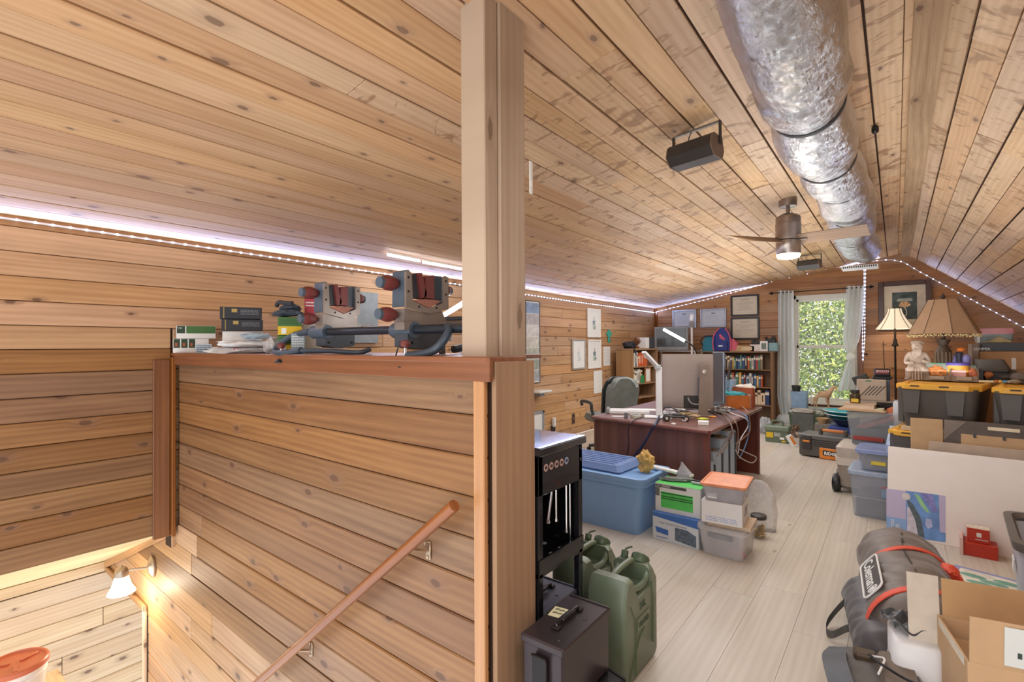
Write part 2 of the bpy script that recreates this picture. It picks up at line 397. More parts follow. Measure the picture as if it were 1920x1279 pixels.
while y < L2-.02:
    ye = min(y+.152, L2)
    if r % 2 == 1 or r == 0: off = rn3.uniform(0, 1.5)
    cuts = [YN]; c = -.5+off+(r//2 % 2)*1.1
    while c < YF-.5: cuts.append(c); c += 1.9+((r*5+int(c)) % 3)*.4
    cuts.append(YF)
    for a, b_ in zip(cuts, cuts[1:]): plank(ceil2, orr, u, vr, a, b_, y+(.004 if r % 2 else 0), ye-(0 if r % 2 else .004), W_CEIL2, th=.02, jit=.005, ch=.002)
    y = ye; r += 1
b = B(); b.box(.075, .2, YN, YF, 2.885, 2.905, .003)
W_RIDGE = wood('rough_ridge_board', srgb('#B89670'), srgb('#8E6C4A'), knots=.2, tone=.02, rough=.85, fine=2.)
def lboard(name, p0, p1, wd, th, m, side, parent=None, structure=True):
    """straight board between two points; 'side' is the direction of its width"""
    p0 = Vector(p0); p1 = Vector(p1); uu = (p1-p0); L_ = uu.length; uu.normalize(); vv = Vector(side); vv = (vv-uu*vv.dot(uu)).normalized(); nn = uu.cross(vv)
    b = B(); b.box(-L_/2, L_/2, -wd/2, wd/2, -th/2, th/2, .003); q = obj(name, b, m, parent, smooth=False)
    mm = Matrix((uu, vv, nn)).transposed().to_4x4(); mm.translation = (p0+p1)/2; q.matrix_world = mm
    if structure: struct(q)
    return q
lboard('trim_1', (.14, YN, 2.9), (.14, YF, 2.9), .13, .022, W_RIDGE, (1, 0, 0))
# --- left knee wall
wl = backing('wall_left', [(XL-.018, YN, .13), (XL-.018, 1.36, .13), (XL-.018, 1.36, 0), (XL-.018, YF, 0), (XL-.018, YF, 2.3), (XL-.018, YN, 2.3)], -.1)
zz = [.12+.147*k for k in range(15)]+[2.262]
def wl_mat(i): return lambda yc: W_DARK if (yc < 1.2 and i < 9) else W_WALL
u_, v_ = Vector((0, 1, 0)), Vector((0, 0, 1))
rnw = random.Random(9)
for i in range(15):
    z0, z1 = zz[i], zz[i+1]
    if i < 10: c0 = 1.36
    else: c0 = YN
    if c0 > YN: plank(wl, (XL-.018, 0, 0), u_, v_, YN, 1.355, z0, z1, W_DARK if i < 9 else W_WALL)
    cuts = [c0+ (.005 if c0 > 0 else 0)]; c = (1.36 if c0 > 0 else 3.2)+rnw.uniform(.8, 2.6)
    while c < YF-.4: cuts.append(c); c += rnw.uniform(1.4, 3.0)
    cuts.append(YF)
    for a, b_ in zip(cuts, cuts[1:]): plank(wl, (XL-.018, 0, 0), u_, v_, a, b_, z0, z1, W_WALL)
plank(wl, (XL-.018, 0, 0), u_, v_, 1.36, YF, 0, .118, W_WALL)
# --- far (gable) wall with window hole
WX0, WX1, WZ0, WZ1 = P(1486, 600, Y=YF).x, P(1607, 600, Y=YF).x, P(1540, 757, Y=YF).z, P(1540, 552, Y=YF).z
b = B()
def gz(X): return ceil_z(X)+.03
for a, c, lo, hi in ((XL-.1, WX0, 0, None), (WX1, 2.65, 0, None), (WX0, WX1, 0, WZ0), (WX0, WX1, WZ1, None)):
    def hz(X): return hi if hi else gz(X)
    pts = [(a, lo), (c, lo), (c, hz(c))]+([(.12, gz(.119))] if (a < .12 < c and not hi) else [])+[(a, hz(a))]
    b.prism(pts, YF, YF+.12, 'y')
wf = struct(obj('wall_far', b, DARKGAP, smooth=False))
y = 0; i = 0; rnf = random.Random(21)
while y < 2.95:
    ye = y+.147; xa = XL; xb = min(2.65, .15+(2.93-y+.03)/.776)
    if ye > 2.22: xa = max(XL, (y-2.24)/.167-4.16-.1)
    cuts = [xa]; c = xa+rnf.uniform(.7, 2.4)
    while c < xb-.4: cuts.append(c); c += rnf.uniform(1.2, 2.6)
    cuts.append(xb)
    for a, c in zip(cuts, cuts[1:]):
        segs = [(a, c)]
        if ye > WZ0+.01 and y < WZ1-.01:
            segs = [s for s in ((a, min(c, WX0)), (max(a, WX1), c)) if s[1]-s[0] > .03]
        for s0, s1 in segs:
            shp = None
            if ye > 2.2 or s1 > 1.:
                poly = [(s0, y), (s1, y), (s1, ye), (s0, ye)]
                # clip against both roof planes
                def clip(poly, f):
                    o_ = []
                    for k in range(len(poly)):
                        p, q_ = poly[k], poly[(k+1) % len(poly)]; fp, fq = f(p), f(q_)
                        if fp >= 0: o_.append(p)
                        if fp*fq < 0: t = fp/(fp-fq); o_.append((p[0]+(q_[0]-p[0])*t, p[1]+(q_[1]-p[1])*t))
                    return o_
                poly = clip(poly, lambda p: 2.243+.167*(p[0]+4.16)-p[1]); 
                if len(poly) > 2: poly = clip(poly, lambda p: 2.93-.776*(p[0]-.15)-p[1])
                if len(poly) < 3: continue
                shp = [(p[0], p[1]) for p in poly]
            plank(wf, (0, YF, 0), (1, 0, 0), (0, 0, 1), s0, s1, y, ye, W_RED, shape=shp)
    y = ye; i += 1
# floor level side wall on the right, out of view behind the storage
b = B(); b.box(2.5, 2.62, YN, YF, -.0, 1.25)
struct(obj('wall_right', b, mat('#9a6a42', .7), smooth=False))
# far-left corner trim
lboard('trim_2', (XL+.03, YF-.022, .0), (XL+.03, YF-.022, 2.23), .085, .02, W_TRIM, (1, 0, 0))
# --- half wall, its cap, trims and post
HA, HB = Vector((-4.156, 1.381, 0)), Vector((-1.13, 1.313, 0)); hu = (HB-HA).normalized(); hn = Vector((hu.y, -hu.x, 0))   # hn faces the camera
HL = (HB-HA).length
b = B(); 
M = Matrix((hu, -hn, Vector((0, 0, 1)))).transposed().to_4x4(); M.translation = HA
b = B(M); b.box(0, HL+.03, .022, .2, 0, 1.32); b.box(-.75, HL+.03, .022, .12, -1.9, 0)
b.box(-1.9, -.02, .022, .12, -.62, .10)
hw = struct(obj('wall_half', b, DARKGAP, smooth=False))
rnh = random.Random(4)
z = 1.40-.147*1.33+.0; zs = []; t_ = 1.352
zs = [1.352-.0, 1.205]
while zs[-1] > -1.7: zs.append(zs[-1]-.1465)
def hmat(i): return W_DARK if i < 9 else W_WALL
for i in range(len(zs)-1):
    z1, z0 = zs[i], zs[i+1]
    def xl(z): return min(.06, -1.87+(z+.62)/.71*1.77)
    if z1 > .26: x0 = 0.06
    elif z0 > -.70: x0 = xl(max(z0, -.62))
    else: x0 = -.62
    cut = [x0]
    if i in (7, 9, 12, 14): cut.append(.3+.17*(i % 3))
    if i in (8, 11): cut.append(.05+.25*(i % 2)+.35)
    cut.append(HL+.0)
    for a, c in zip(cut, cut[1:]):
        shp = [(a, z0), (c-.002, z0), (c-.002, z1-.003), (xl(z1), z1-.003)] if (-.70 < z0 and z1 <= .26 and a == x0 and xl(z1) < c-.05) else None
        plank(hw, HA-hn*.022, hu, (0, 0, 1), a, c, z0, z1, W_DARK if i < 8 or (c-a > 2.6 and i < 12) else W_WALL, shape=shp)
def hp(x, d, z): return HA+hu*x+hn*d+Vector((0, 0, z))
lboard('trim_3', hp(-.02, .012, 1.37), hp(HL+.04, .012, 1.37), .085, .022, W_TRIM, (0, 0, 1))          # face board under the cap
# cap top (wide ledge)
b = B(M); b.box(-.02, HL+.03, -.026, .2, 1.392, 1.412, .003); b.box(-.02, HL-.2, .2, .62, 1.392, 1.412, .003); struct(obj('trim_4', b, W_TRIM, smooth=False))
lboard('trim_5', hp(HL-.012, .012, -.9), hp(HL-.012, .012, 1.33), .05, .02, W_TRIM2, (1, 0, 0))   # amber upright
lboard('trim_6', (XL+.014, 1.29, .10), (XL+.014, 1.29, 1.36), .10, .024, W_TRIM, (0, 1, 0))
lboard('trim_7', (XL+.035, 1.355, .10), (XL+.035, 1.355, 1.38), .05, .024, W_TRIM, (1, 0, 0))
# wood clad end of the half wall
WE = wood('half_wall_end', srgb('#AC8A6C'), srgb('#94725A'), knots=.3, tone=.02, rough=.7, kscale=(1.1, 4.))
xe = -1.095
b = B(); b.box(-1.36, xe-.02, 1.33, 1.55, -.0, 1.38); struct(obj('wall_half_end', b, DARKGAP, smooth=False))
lboard('trim_8', (xe-.01, 1.445, -.1), (xe-.01, 1.445, 1.395), .235, .02, WE, (0, 1, 0))
# post
def postbox(name, x0, x1, y0, y1):
    p0 = Vector(((x0+x1)/2, (y0+y1)/2, 1.40)); 
    b = B(); b.box(-.8, .8, -(y1-y0)/2, (y1-y0)/2, -(x1-x0)/2, (x1-x0)/2, .004)
    q = obj(name, b, W_POST, smooth=False); q.matrix_world = Matrix(((0, 0, 1, p0.x), (0, 1, 0, p0.y), (-1, 0, 0, 1.40+.8-.0), (0, 0, 0, 1)))
    return struct(q)
postbox('trim_9', -1.29, -1.172, 1.365, 1.44)
postbox('trim_10', -1.28, -1.162, 1.443, 1.60)
postbox('trim_11', -1.285, -1.18, 1.60, 1.625)
# --- lower stair walls
b = B(); b.box(-6.1, -6.0, -.6, 2.2, -2.0, .2); ws = struct(obj('wall_stair', b, DARKGAP, smooth=False))
rows(ws, (-6.0+.0, 0, 0), (0, 1, 0), (0, 0, 1), -.6, 2.2, -2.0, -.66, W_PALE, wd=.165, lens=(1.1, 2.4), seed=5)
lboard('trim_12', (-5.975, -.6, -.62), (-5.975, 2.0, -.62), .09, .03, W_PALE, (0, 0, 1))
b = B(); b.box(-6.0, -4.2, -.8, 2.2, -.0, .1)
M0 = Matrix.Rotation(-atan2(.62, 1.75), 4, 'Y')
b = B(); b.prism([(XL-.03, .125), (XL-.03, .165), (-6.05, -.55), (-6.05, -.60)], YN, 2.2, 'y'); struct(obj('ceiling_stair', b, mat('#F0DFAF', .8, var=.05), smooth=False))
lboard('trim_13', hp(-.10, .014, .09), hp(-1.85, .014, -.62), .06, .02, W_WALL, (0, 0, 1))
lboard('trim_14', hp(-1.85, .014, -.64), hp(-.62, .014, -.64), .05, .02, W_WALL, (0, 0, 1))
lboard('trim_15', hp(-.645, .014, -1.8), hp(-.645, .014, -.62), .05, .02, W_PALE, (1, 0, 0))
# ================================================================ LIGHT STRIPS
EM_LED = mat('#CFDCFF', .5, emit=13, var=0)
TAPE = mat('#E4E8F4', .4, var=.03)
def led(name, label, pts, sp, group, energy, nrm, tape=True, faces=(0, -1, 0)):
    t = thing(name, label, 'light strip', tuple(pts[0]), 0, group); p0 = Vector(pts[0])
    q = [Vector(p)-p0 for p in pts]
    b = B(); b.tube(q, .008, 4)
    obj('tape', b, TAPE, t)
    b = B(); f = Vector(faces)
    for a, c in zip(q, q[1:]):
        n = max(1, int((c-a).length/sp))
        for k in range(n):
            p = a.lerp(c, (k+.5)/n)+f*.006; b.box(p.x-.006, p.x+.006, p.y-.006, p.y+.006, p.z-.006, p.z+.006, .002)
    obj('diodes', b, EM_LED, t, stuff=True)
    for a, c in zip(pts, pts[1:]):
        a = Vector(a); c = Vector(c); L_ = (c-a).length
        if L_ < .5 or not energy: continue
        ex = (c-a).normalized(); ez = -Vector(nrm).normalized(); ez = (ez-ex*ez.dot(ex)).normalized(); ey = ez.cross(ex)
        l = light('led_strip_light', 'AREA', (0, 0, 0), energy*L_, COOL, L_, .02)
        mm = Matrix((ex, ey, ez)).transposed().to_4x4(); mm.translation = (a+c)/2+Vector(nrm).normalized()*.012; l.matrix_world = mm
led('led_strip', 'white LED light strip running along the top of the left plank wall', [(XL+.012, -.3, 2.222), (XL+.012, 1.4, 2.21), (XL+.012, 4, 2.19), (XL+.012, 7, 2.165), (XL+.012, YF-.05, 2.155)], .078, 'light strips under the roof edge', 3.0, (1, 0, .15), faces=(1, 0, 0))
def far(x, y, dy=.03): p = P(x, y, Y=YF-dy); return (p.x, p.y, p.z)
led('led_strip', 'violet-white LED light strip under the long roof slope above the window wall', [far(1230, 585), far(1340, 558), far(1450, 528), far(1560, 503), far(1650, 488)], .085, 'light strips under the roof edge', 1.8, (0, -1, .3))
led('led_strip', 'violet-white LED light strip under the steep roof slope right of the ridge', [far(1650, 488), far(1672, 487), far(1695, 492), far(1720, 507), far(1780, 540), far(1850, 577), far(1925, 617)], .085, 'light strips under the roof edge', 1.8, (0, -1, .3))
led('led_strip', 'double LED light strip hanging down beside the right curtain', [far(1620, 503, .12), far(1621, 560, .12), far(1618, 600, .12), far(1617, 655, .12), far(1618, 678, .12), far(1621, 640, .14), far(1622, 560, .14), far(1623, 503, .14)], .06, None, 0, (0, -1, 0))
# ================================================================ STAIR SIDE
RAILW = wood('rail_wood', srgb('#A2673C'), srgb('#7C4826'), knots=0, tone=.02, rough=.35, coat=.25)
def onhw(px, py, off=0.0):                 # point on the stair face of the half wall, 'off' in front of it
    d = ray(px, py); o_ = HA+hn*off; t = (o_.x*hn.x+o_.y*hn.y)/(d.x*hn.x+d.y*hn.y); return Vector((t*d.x, t*d.y, CZ+t*d.z))
r0, r1 = onhw(852, 948, .085), onhw(470, 1292, .085)
t = thing('handrail', 'round brown wooden handrail sloping down the stair side of the half wall', 'handrail', tuple(r0))
def tubepart(name, pts, r, m, par, org, seg=10):
    b = B(); b.tube([Vector(p)-Vector(org) for p in pts], r, seg); return obj(name, b, m, par)
tubepart('rail', [r0, r1], .0215, RAILW, t, r0, 16)
CHR = mat('#b9a48c', .3, .9)
for (x, y) in ((803, 1032), (583, 1218)):
    c = onhw(x, y, .0); b = B(); o_ = Vector(r0)
    a = c-o_
    b2 = B(); b2.box(-.014, .014, -.003, .003, -.035, .035, .004); b2.tube([(0, -.01, .0), (-.02, -.05, .012), (-.03, -.075, .03)], .007, 8); b2.box(-.05, -.01, -.092, -.078, .03, .036, .002); b2.lathe([(.006, -.006), (.006, .006)], (-.012, -.002, .026), 8); b2.lathe([(.006, -.006), (.006, .006)], (0.0, -.002, -.026), 8)
    q = obj('bracket', b2, CHR, t); q.location = a; q.rotation_euler = (0, 0, atan2(hu.y, hu.x))
# sconce
c = onhw(287, 1062, 0)
t = thing('wall_lamp', 'brushed nickel wall lamp with bell glass shade over the stair landing', 'lamp', tuple(c), atan2(hu.y, hu.x))
NIK = mat('#B8A898', .32, .85)
b = B(Matrix.Rotation(pi/2, 4, 'X')); b.lathe([(.062, 0), (.062, .012), (.05, .02), (.03, .032), (.012, .036)], (0, 0, 0), 24, 1, 1.35); obj('backplate', b, NIK, t)
b = B(); b.tube(spline([(0, -.03, 0), (-.02, -.1, .01), (-.04, -.17, .015)], 5), .008, 8); obj('arm', b, NIK, t)
b = B(); b.lathe([(.008, .06), (.012, .05), (.03, .042), (.045, .015), (.045, -.02), (.03, -.024)], (-.045, -.19, .0), 20); obj('socket_cap', b, NIK, t)
GLS = mat('#FFF6E4', .3, emit=5.5, var=0)
b = B(); b.lathe([(.042, -.02), (.05, -.05), (.062, -.09), (.082, -.13), (.09, -.145), (.086, -.146), (.076, -.13)], (-.045, -.19, 0), 24, cap=(1, 1)); obj('glass_shade', b, GLS, t)
lp = Vector(c)+hn*.2+Vector((-.05, 0, -.19)); light('wall_lamp_light', 'POINT', tuple(lp), 8, (1, .86, .66), .06)
# pail
c = P(28, 1262, X=-4.55)
t = thing('pail', 'white plastic pail with an orange screw lid on the stair landing', 'bucket', (c.x, c.y, c.z-.32))
WH = mat('#E4DFDA', .45, var=.03); ORL = mat('#C4694A', .4, var=.05)
b = B(); b.lathe([(.13, 0), (.15, .30), (.157, .305), (.157, .315), (.15, .32), (.152, .345), (.158, .35), (.155, .37)], seg=32); obj('bucket_body', b, WH, t)
b = B(); b.lathe([(.163, .355), (.166, .36), (.166, .385), (.16, .392), (.15, .392), (.145, .38), (.06, .376)], seg=32)
for a in range(3): b.M = Matrix.Rotation(a*2.094+.4, 4, 'Z'); b.box(-.012, .012, .03, .13, .374, .388, .003)
b.M = None; obj('lid', b, ORL, t)
b = B(); b.box(-.5, .5, -.4, .4, -.06, 0); q = obj('landing_shelf', b, W_PALE); q.location = (c.x, c.y-.1, c.z-.32); tag(q, 'pale wooden landing board the pail stands on', 'shelf')
# ================================================================ LEDGE ITEMS
LZ = 1.412
def lp_(x, y, Y): return P(x, y, Y=Y)
def cbox(name, label, cat, x0, x1, yt, D, dep, m, z0=LZ, group=None, ch=.002, h=None, turn=0, yb=None, part='carton'):
    """box turned towards the viewer's side of the room: front spans columns x0..x1 at distance D"""
    xm = (x0+x1)/2; p = P(xm, yt, D=D); d = ray(xm, 640); th = atan2(d.x, d.y); w_ = abs(x1-x0)/FPX*D*cos(YAW+th)**1.0*cos(YAW+th)/cos(turn)
    if yb is not None: z0 = P(xm, yb, D=D).z
    hh = h or p.z-z0; t = thing(name, label, cat, (p.x, p.y, z0), -th+turn, group); b = B(); b.box(-w_/2, w_/2, 0, dep, 0, hh, ch); obj(part, b, m, t, smooth=False)
    return t, w_, hh
def pbox(name, label, cat, x0, x1, yt, Y, dep, m, z0=LZ, group=None, ch=.002, h=None, rz=0, empty=True):
    """box whose front face spans pixel columns x0..x1 at distance Y, top row yt, standing on z0"""
    a, c = P(x0, yt, Y=Y), P(x1, yt, Y=Y); z1 = h+z0 if h else (a.z+c.z)/2
    w_ = c.x-a.x; t = thing(name, label, cat, ((a.x+c.x)/2, Y+dep/2, z0), rz, group); b = B(); b.box(-w_/2, w_/2, -dep/2, dep/2, 0, z1-z0, ch)
    body = obj('carton' if cat == 'box' else 'body', b, m, t, smooth=False)
    return t, w_, dep, z1-z0
def decal(name, par, x0, x1, z0, z1, y, m, t_=.0008, label=None):
    b = B(); b.box(x0, x1, y-t_, y, z0, z1); return obj(name, b, m, par, smooth=False, label=label)
GR = mat('#3E6B32', .5); WHT = mat('#E6E6E2', .5, var=.03); DGR = mat('#1F3B22', .5); BLK = mat('#23262C', .4); TXD = mat('#7d8288', .6); YEL = mat('#D8B21E', .5, var=.04)
def seg_lines(par, x0, x1, z0, z1, y, n, m, seed=0, name='print'):
    r_ = random.Random(seed); b = B()
    for k in range(n):
        z = z1-(k+.5)*(z1-z0)/n; x = x0
        while x < x1-.002:
            l_ = min(r_.uniform(.06, .22)*(x1-x0), x1-x); b.box(x, x+l_*.8, y-.0006, y, z-(z1-z0)/n*.22, z+(z1-z0)/n*.22); x += l_
    return obj(name, b, m, par, smooth=False)
# lower-left row of small boxes
t, w_, h_ = cbox('ammunition_box', 'long white box with three green animal pictures at the left end of the ledge', 'box', 325, 392, 635, 4.30, .035, WHT)
for k in range(3):
    decal('picture', t, -w_/2+.003+k*w_*.21, -w_/2+w_*.19+k*w_*.21, h_*.35, h_*.97, -.0002, DGR); decal('deer_print', t, -w_/2+.012+k*w_*.21, -w_/2+w_*.12+k*w_*.21, h_*.45, h_*.7, -.0012, mat('#a8532e', .5))
t2_, w2_, h2_ = cbox('ammunition_box', 'green topped white box stacked highest at the left end of the ledge', 'box', 331, 405, 611, 4.29, .04, WHT, z0=LZ+h_+.001)
decal('green_band', t2_, -w2_/2+w2_*.25, w2_/2-.001, h2_*.4, h2_*.98, -.0002, GR); decal('picture', t2_, -w2_/2+.004, -w2_/2+w2_*.22, h2_*.4, h2_*.97, -.0002, DGR); text('lettering', 'range', .014, WHT, t2_, (-w2_/2+.005, -.001, h2_*.78))
t, w_, h_ = cbox('ammunition_box', 'pale blue printed box beside the animal picture box on the ledge', 'box', 367, 397, 645, 4.03, .03, mat('#B9C6CF', .5)); seg_lines(t, -w_/2+.004, w_/2-.004, .004, h_-.006, -.0002, 4, mat('#5f7684', .6), 3)
t, w_, h_ = cbox('ammunition_box', 'small white and black box right of the stack at the left end of the ledge', 'box', 397, 410, 640, 3.82, .03, WHT, h=.04); decal('black_end', t, -w_/2+.0, w_*.1, .004, .036, -.0002, BLK)
# two black boxes
NB = mat('#2A3038', .45); GOLD = mat('#B59A58', .4)
for lab, y1, y0, xx in (('lower black paper carton with gold print on the ledge', 599, 620, (416, 494)), ('upper black paper carton with gold print, topmost of its stack on the ledge', 576, 598, (413, 492))):
    t, w_, h_ = cbox('black_carton', lab, 'box', xx[0], xx[1], y1, 3.68, .1, NB, yb=y0, group='black gold-printed cartons on the ledge', turn=.04)
    decal('emblem', t, -w_*.23, -w_*.1, h_*.55, h_*.85, -.0002, GOLD); seg_lines(t, -w_*.02, w_*.42, h_*.35, h_*.8, -.0002, 4, TXD, 5); decal('gold_line', t, -w_*.42, -w_*.4, 0.002, h_-.003, -.0002, GOLD)
cbox('white_carton', 'plain white carton under the two black cartons on the ledge', 'box', 418, 492, 621.5, 3.70, .1, WHT, turn=.04)
# plastic bags
PLB = mat('#CFCBC8', .35, var=.12, bump=.4, scale=20); 
def bag(name, label, cat, x, y, D, sz, m, seed, z0=None, amp=.3, rz=None, sub=3, fr=2.4, parts=None):
    p = P(x, y, D=D); rz = -atan2(ray(x, 640).x, ray(x, 640).y) if rz is None else rz; t = thing(name, label, cat, (p.x, p.y, z0 if z0 is not None else p.z), rz)
    b = B(); b.blob((0, 0, sz[2]*.82), (sz[0], sz[1], sz[2]), seed, amp, sub, fr); obj('bag_film', b, m, t, ang=25); return t
t = bag('plastic_bag', 'crumpled clear plastic bag lying flat on the ledge, lowest of the pile', 'bag', 455, 655, 3.5, (.2, .06, .022), PLB, 3, LZ)
b = B(); b.box(-.05, .02, -.055, -.05, .01, .03); obj('pink_insert', b, mat('#C23B6B', .5), t, smooth=False)
bag('plastic_bag', 'white crumpled plastic bag folded on top of the pile on the ledge', 'bag', 468, 640, 3.48, (.19, .07, .022), mat('#DAD9D8', .3, bump=.4), 8, LZ+.042)
bag('plastic_bag', 'bluish clear bag on the highest point of the bag pile', 'bag', 480, 617, 3.45, (.08, .05, .022), mat('#9FB2BF', .25, bump=.3), 12, LZ+.09)
bag('plastic_bag', 'grey crumpled plastic bag beside the green and yellow boxes', 'bag', 512, 640, 3.2, (.05, .06, .05), mat('#B9B6B4', .3, bump=.4), 15, LZ)
# green + yellow boxes
for k, lab in enumerate(('lower green and yellow cartridge box on the ledge', 'upper green and yellow cartridge box on the ledge')):
    t, w_, h_ = cbox('cartridge_box', lab, 'box', 521, 566, 600, 3.04, .1, GR, z0=LZ+k*.103, h=.101, group='green and yellow cartridge boxes')
    decal('yellow_band', t, -w_/2+.0005, w_/2-.0005, .003, .05, -.0003, YEL); decal('bar_code', t, -w_*.35, -w_*.15, .008, .04, -.0014, WHT); seg_lines(t, -w_*.4, w_*.4, .06, .09, -.0003, 3, mat('#2c4f24', .5), k)
t, w_, h_ = cbox('powder_box', 'grey-blue box with white print behind the left vise foot', 'box', 546, 572, 625, 2.91, .03, mat('#8FA0A8', .5))
seg_lines(t, -w_/2+.004, w_/2-.004, h_*.2, h_*.9, -.0002, 6, WHT, 4)
# folded dark cloth, magazines, red tin
t = thing('folded_jacket', 'dark blue-grey folded cloth piled on top of the cartridge boxes', 'cloth', tuple(P(540, 594, D=3.12)))
b = B(); b.blob((0, 0, .02), (.13, .06, .022), 22, .3); b.blob((.02, .0, .05), (.09, .04, .02), 25, .35); obj('cloth_fold', b, mat('#39424C', .8), t)
b = B(); b.tube(spline([(-.03, -.05, .06), (.0, -.055, .078), (.06, -.05, .072), (.12, -.04, .068)], 5), .012, 8); obj('rolled_strap', b, mat('#2b2d30', .6), t)
t, w_, h_ = cbox('red_carton', 'small red carton with white lettering standing behind the left vise head', 'box', 571, 592, 560, 3.12, .04, mat('#B5384B', .5), yb=592)
seg_lines(t, -w_/2+.006, w_/2-.006, h_*.5, h_*.85, -.0002, 2, WHT, 9)
cbox('white_carton', 'white carton behind the left vise head carrying the red carton', 'box', 568, 604, 592.5, 3.14, .06, WHT)
# vise / shooting rest with two cradles (their U plates stand across the long tube)
VG = mat('#4A5764', .45, var=.05); VP = mat('#8B8179', .35, .3); VR = mat('#6E2F2C', .5, var=.06); VK = mat('#17181A', .4); VD = mat('#3a4149', .5)
YV = 1.47
vt = thing('gun_vise', 'grey and maroon rifle cleaning vise with two padded cradles on the ledge', 'vise', tuple(P(720, 655, Y=YV)))
vo = vt.location.copy()
def vp(x, y, dy=0): p = P(x, y, Y=YV); return Vector((p.x, YV+dy, p.z))-vo
def knobp(b, p, r, l, ax=(-1, 0, 0)):
    ax = Vector(ax); q = ax.to_track_quat('Z', 'Y').to_matrix().to_4x4(); q.translation = p; b.M = q
    rings = []
    for r_, z in ((.5, 0), (.78, .12), (1., .35), (1.05, .55), (.95, .8), (.7, .97), (.3, 1.0)):
        rings.append([(r*r_*(1-.10*(cos(6*2*pi*j/24) > 0))*cos(2*pi*j/24), r*r_*(1-.10*(cos(6*2*pi*j/24) > 0))*sin(2*pi*j/24), z*l) for j in range(24)])
    b.loft(rings); b.M = None
def head(mp, sc, Xh):
    def hp_(x, y, dx=0): X, Y_ = mp(x, y); p = P(X, Y_, X=Xh); return Vector((Xh-dx, p.y, p.z))-vo
    def vprism(name, poly, a, c, m, par=vt):
        b = B(); b.prism([(hp_(*q).y, hp_(*q).z) for q in poly], Xh-vo.x-c, Xh-vo.x-a, 'x'); return obj(name, b, m, par, ang=30)
    def scr(x, y, r=.005): b = B(); b.M = Matrix.Translation(hp_(x, y)) @ Matrix.Rotation(pi/2, 4, 'Y'); b.lathe([(r*sc, 0), (r*sc, .004), (r*.5, .005)], seg=8); obj('screw', b, VK, vt)
    vprism('side_block', [(607, 530), (611, 528), (616, 534), (617, 577), (608, 586), (606, 586)], .01, .085, VG)
    vprism('yoke_plate', [(607, 531), (611, 528), (616, 534), (618, 577), (644, 589), (667, 580), (667, 541), (670, 538), (675, 541), (675, 590), (645, 597), (607, 587)], -.002, .01, VP)
    vprism('yoke_arm', [(653, 537), (668, 538), (674, 541), (674, 582), (653, 583)], .02, .085, VG)
    for q in ((611, 540), (611, 562), (671, 546), (671, 567), (628, 586), (656, 588)): scr(*q)
    vprism('jaw_holder', [(619, 536), (627, 534), (634, 570), (622, 574)], .015, .07, VD)
    vprism('jaw_pad', [(627, 533), (633, 533), (641, 566), (639, 571), (632, 573)], .0, .075, VR)
    vprism('jaw_pad', [(640, 538), (652, 537), (653, 574), (637, 572)], .0, .075, VR)
    vprism('cradle_pad', [(618, 576), (640, 574), (665, 577), (645, 588)], .002, .062, mat('#A06A58', .6))
    for nm, (x, y), r, l, s_ in (('clamp_knob', (606, 549), .030, .085, -1), ('clamp_knob', (677, 559), .027, .045, 1), ('height_knob', (604, 598), .029, .085, -1)):
        b = B(); c_ = hp_(x, y, .05); knobp(b, c_, r*sc, l*sc, (0, s_, 0)); k_ = obj(nm, b, VR, vt, ang=50)
        b = B(); e = c_+Vector((0, s_*l*sc, 0)); b.M = Matrix.Translation(e) @ Matrix.Rotation(pi/2, 4, 'X'); b.lathe([(r*sc*.75, -.008), (r*sc*.78, .0), (r*sc*.75, .008)], seg=16); obj('cap', b, VG, k_)
    vprism('neck', [(607, 588), (645, 597), (666, 591), (676, 612), (655, 618), (606, 612)], .008, .075, VP)
    b = B(); c0, c1 = vp(*mp(572, 622), -.03), vp(*mp(610, 622), -.03); c0.x = hp_(606, 600, .14).x; c1.x = hp_(606, 600, -.005).x; c0.z = c1.z = hp_(606, 622).z; b.tube([c0, c0.lerp(c1, .1), c0.lerp(c1, .9), c1], [.028*sc, .034*sc, .036*sc, .034*sc], 18); obj('collar', b, VG, vt)
    vprism('clamp_body', [(603, 610), (700, 609), (701, 617), (660, 624), (604, 622)], -.004, .06, VP)
    for q in ((618, 614), (679, 613), (697, 613)): scr(*q)
    vprism('base_block', [(610, 628), (665, 626), (665, 648), (642, 653), (626, 652), (610, 648)], .0, .085, VD)
    scr(617, 642, .007); scr(660, 642, .007)
    return hp_(606, 622)
zc = head(lambda x, y: (x, y), 1., P(640, 600, Y=1.52).x)
zd = head(lambda x, y: (741+(x-590)*1.17, 508+(y-530)*1.2), 1.04, P(797, 600, Y=1.50).x)
tb = [Vector((zc.x, vp(0, 0, -.03).y, zc.z)), Vector((vp(900, 600).x, vp(0, 0, -.03).y, zd.z))]
b = B(); b.tube(tb, .0195, 14); obj('main_tube', b, mat('#3d4652', .25, .6), vt)
def foot(pts, r): 
    b = B(); b.tube(spline([vp(*p) for p in pts], 7), r, 12); obj('curved_leg', b, mat('#3C4854', .4), vt)
foot([(590, 622, -.03), (566, 630, -.05), (551, 646, -.08), (553, 660, -.115), (575, 662, -.14), (605, 657, -.12)], .017)
foot([(605, 657, -.12), (640, 658, -.06), (672, 661, -.0), (678, 655, .05)], .012)
foot([(850, 612, -.03), (861, 622, -.06), (860, 645, -.10), (845, 660, -.12), (810, 667, -.135)], .017)
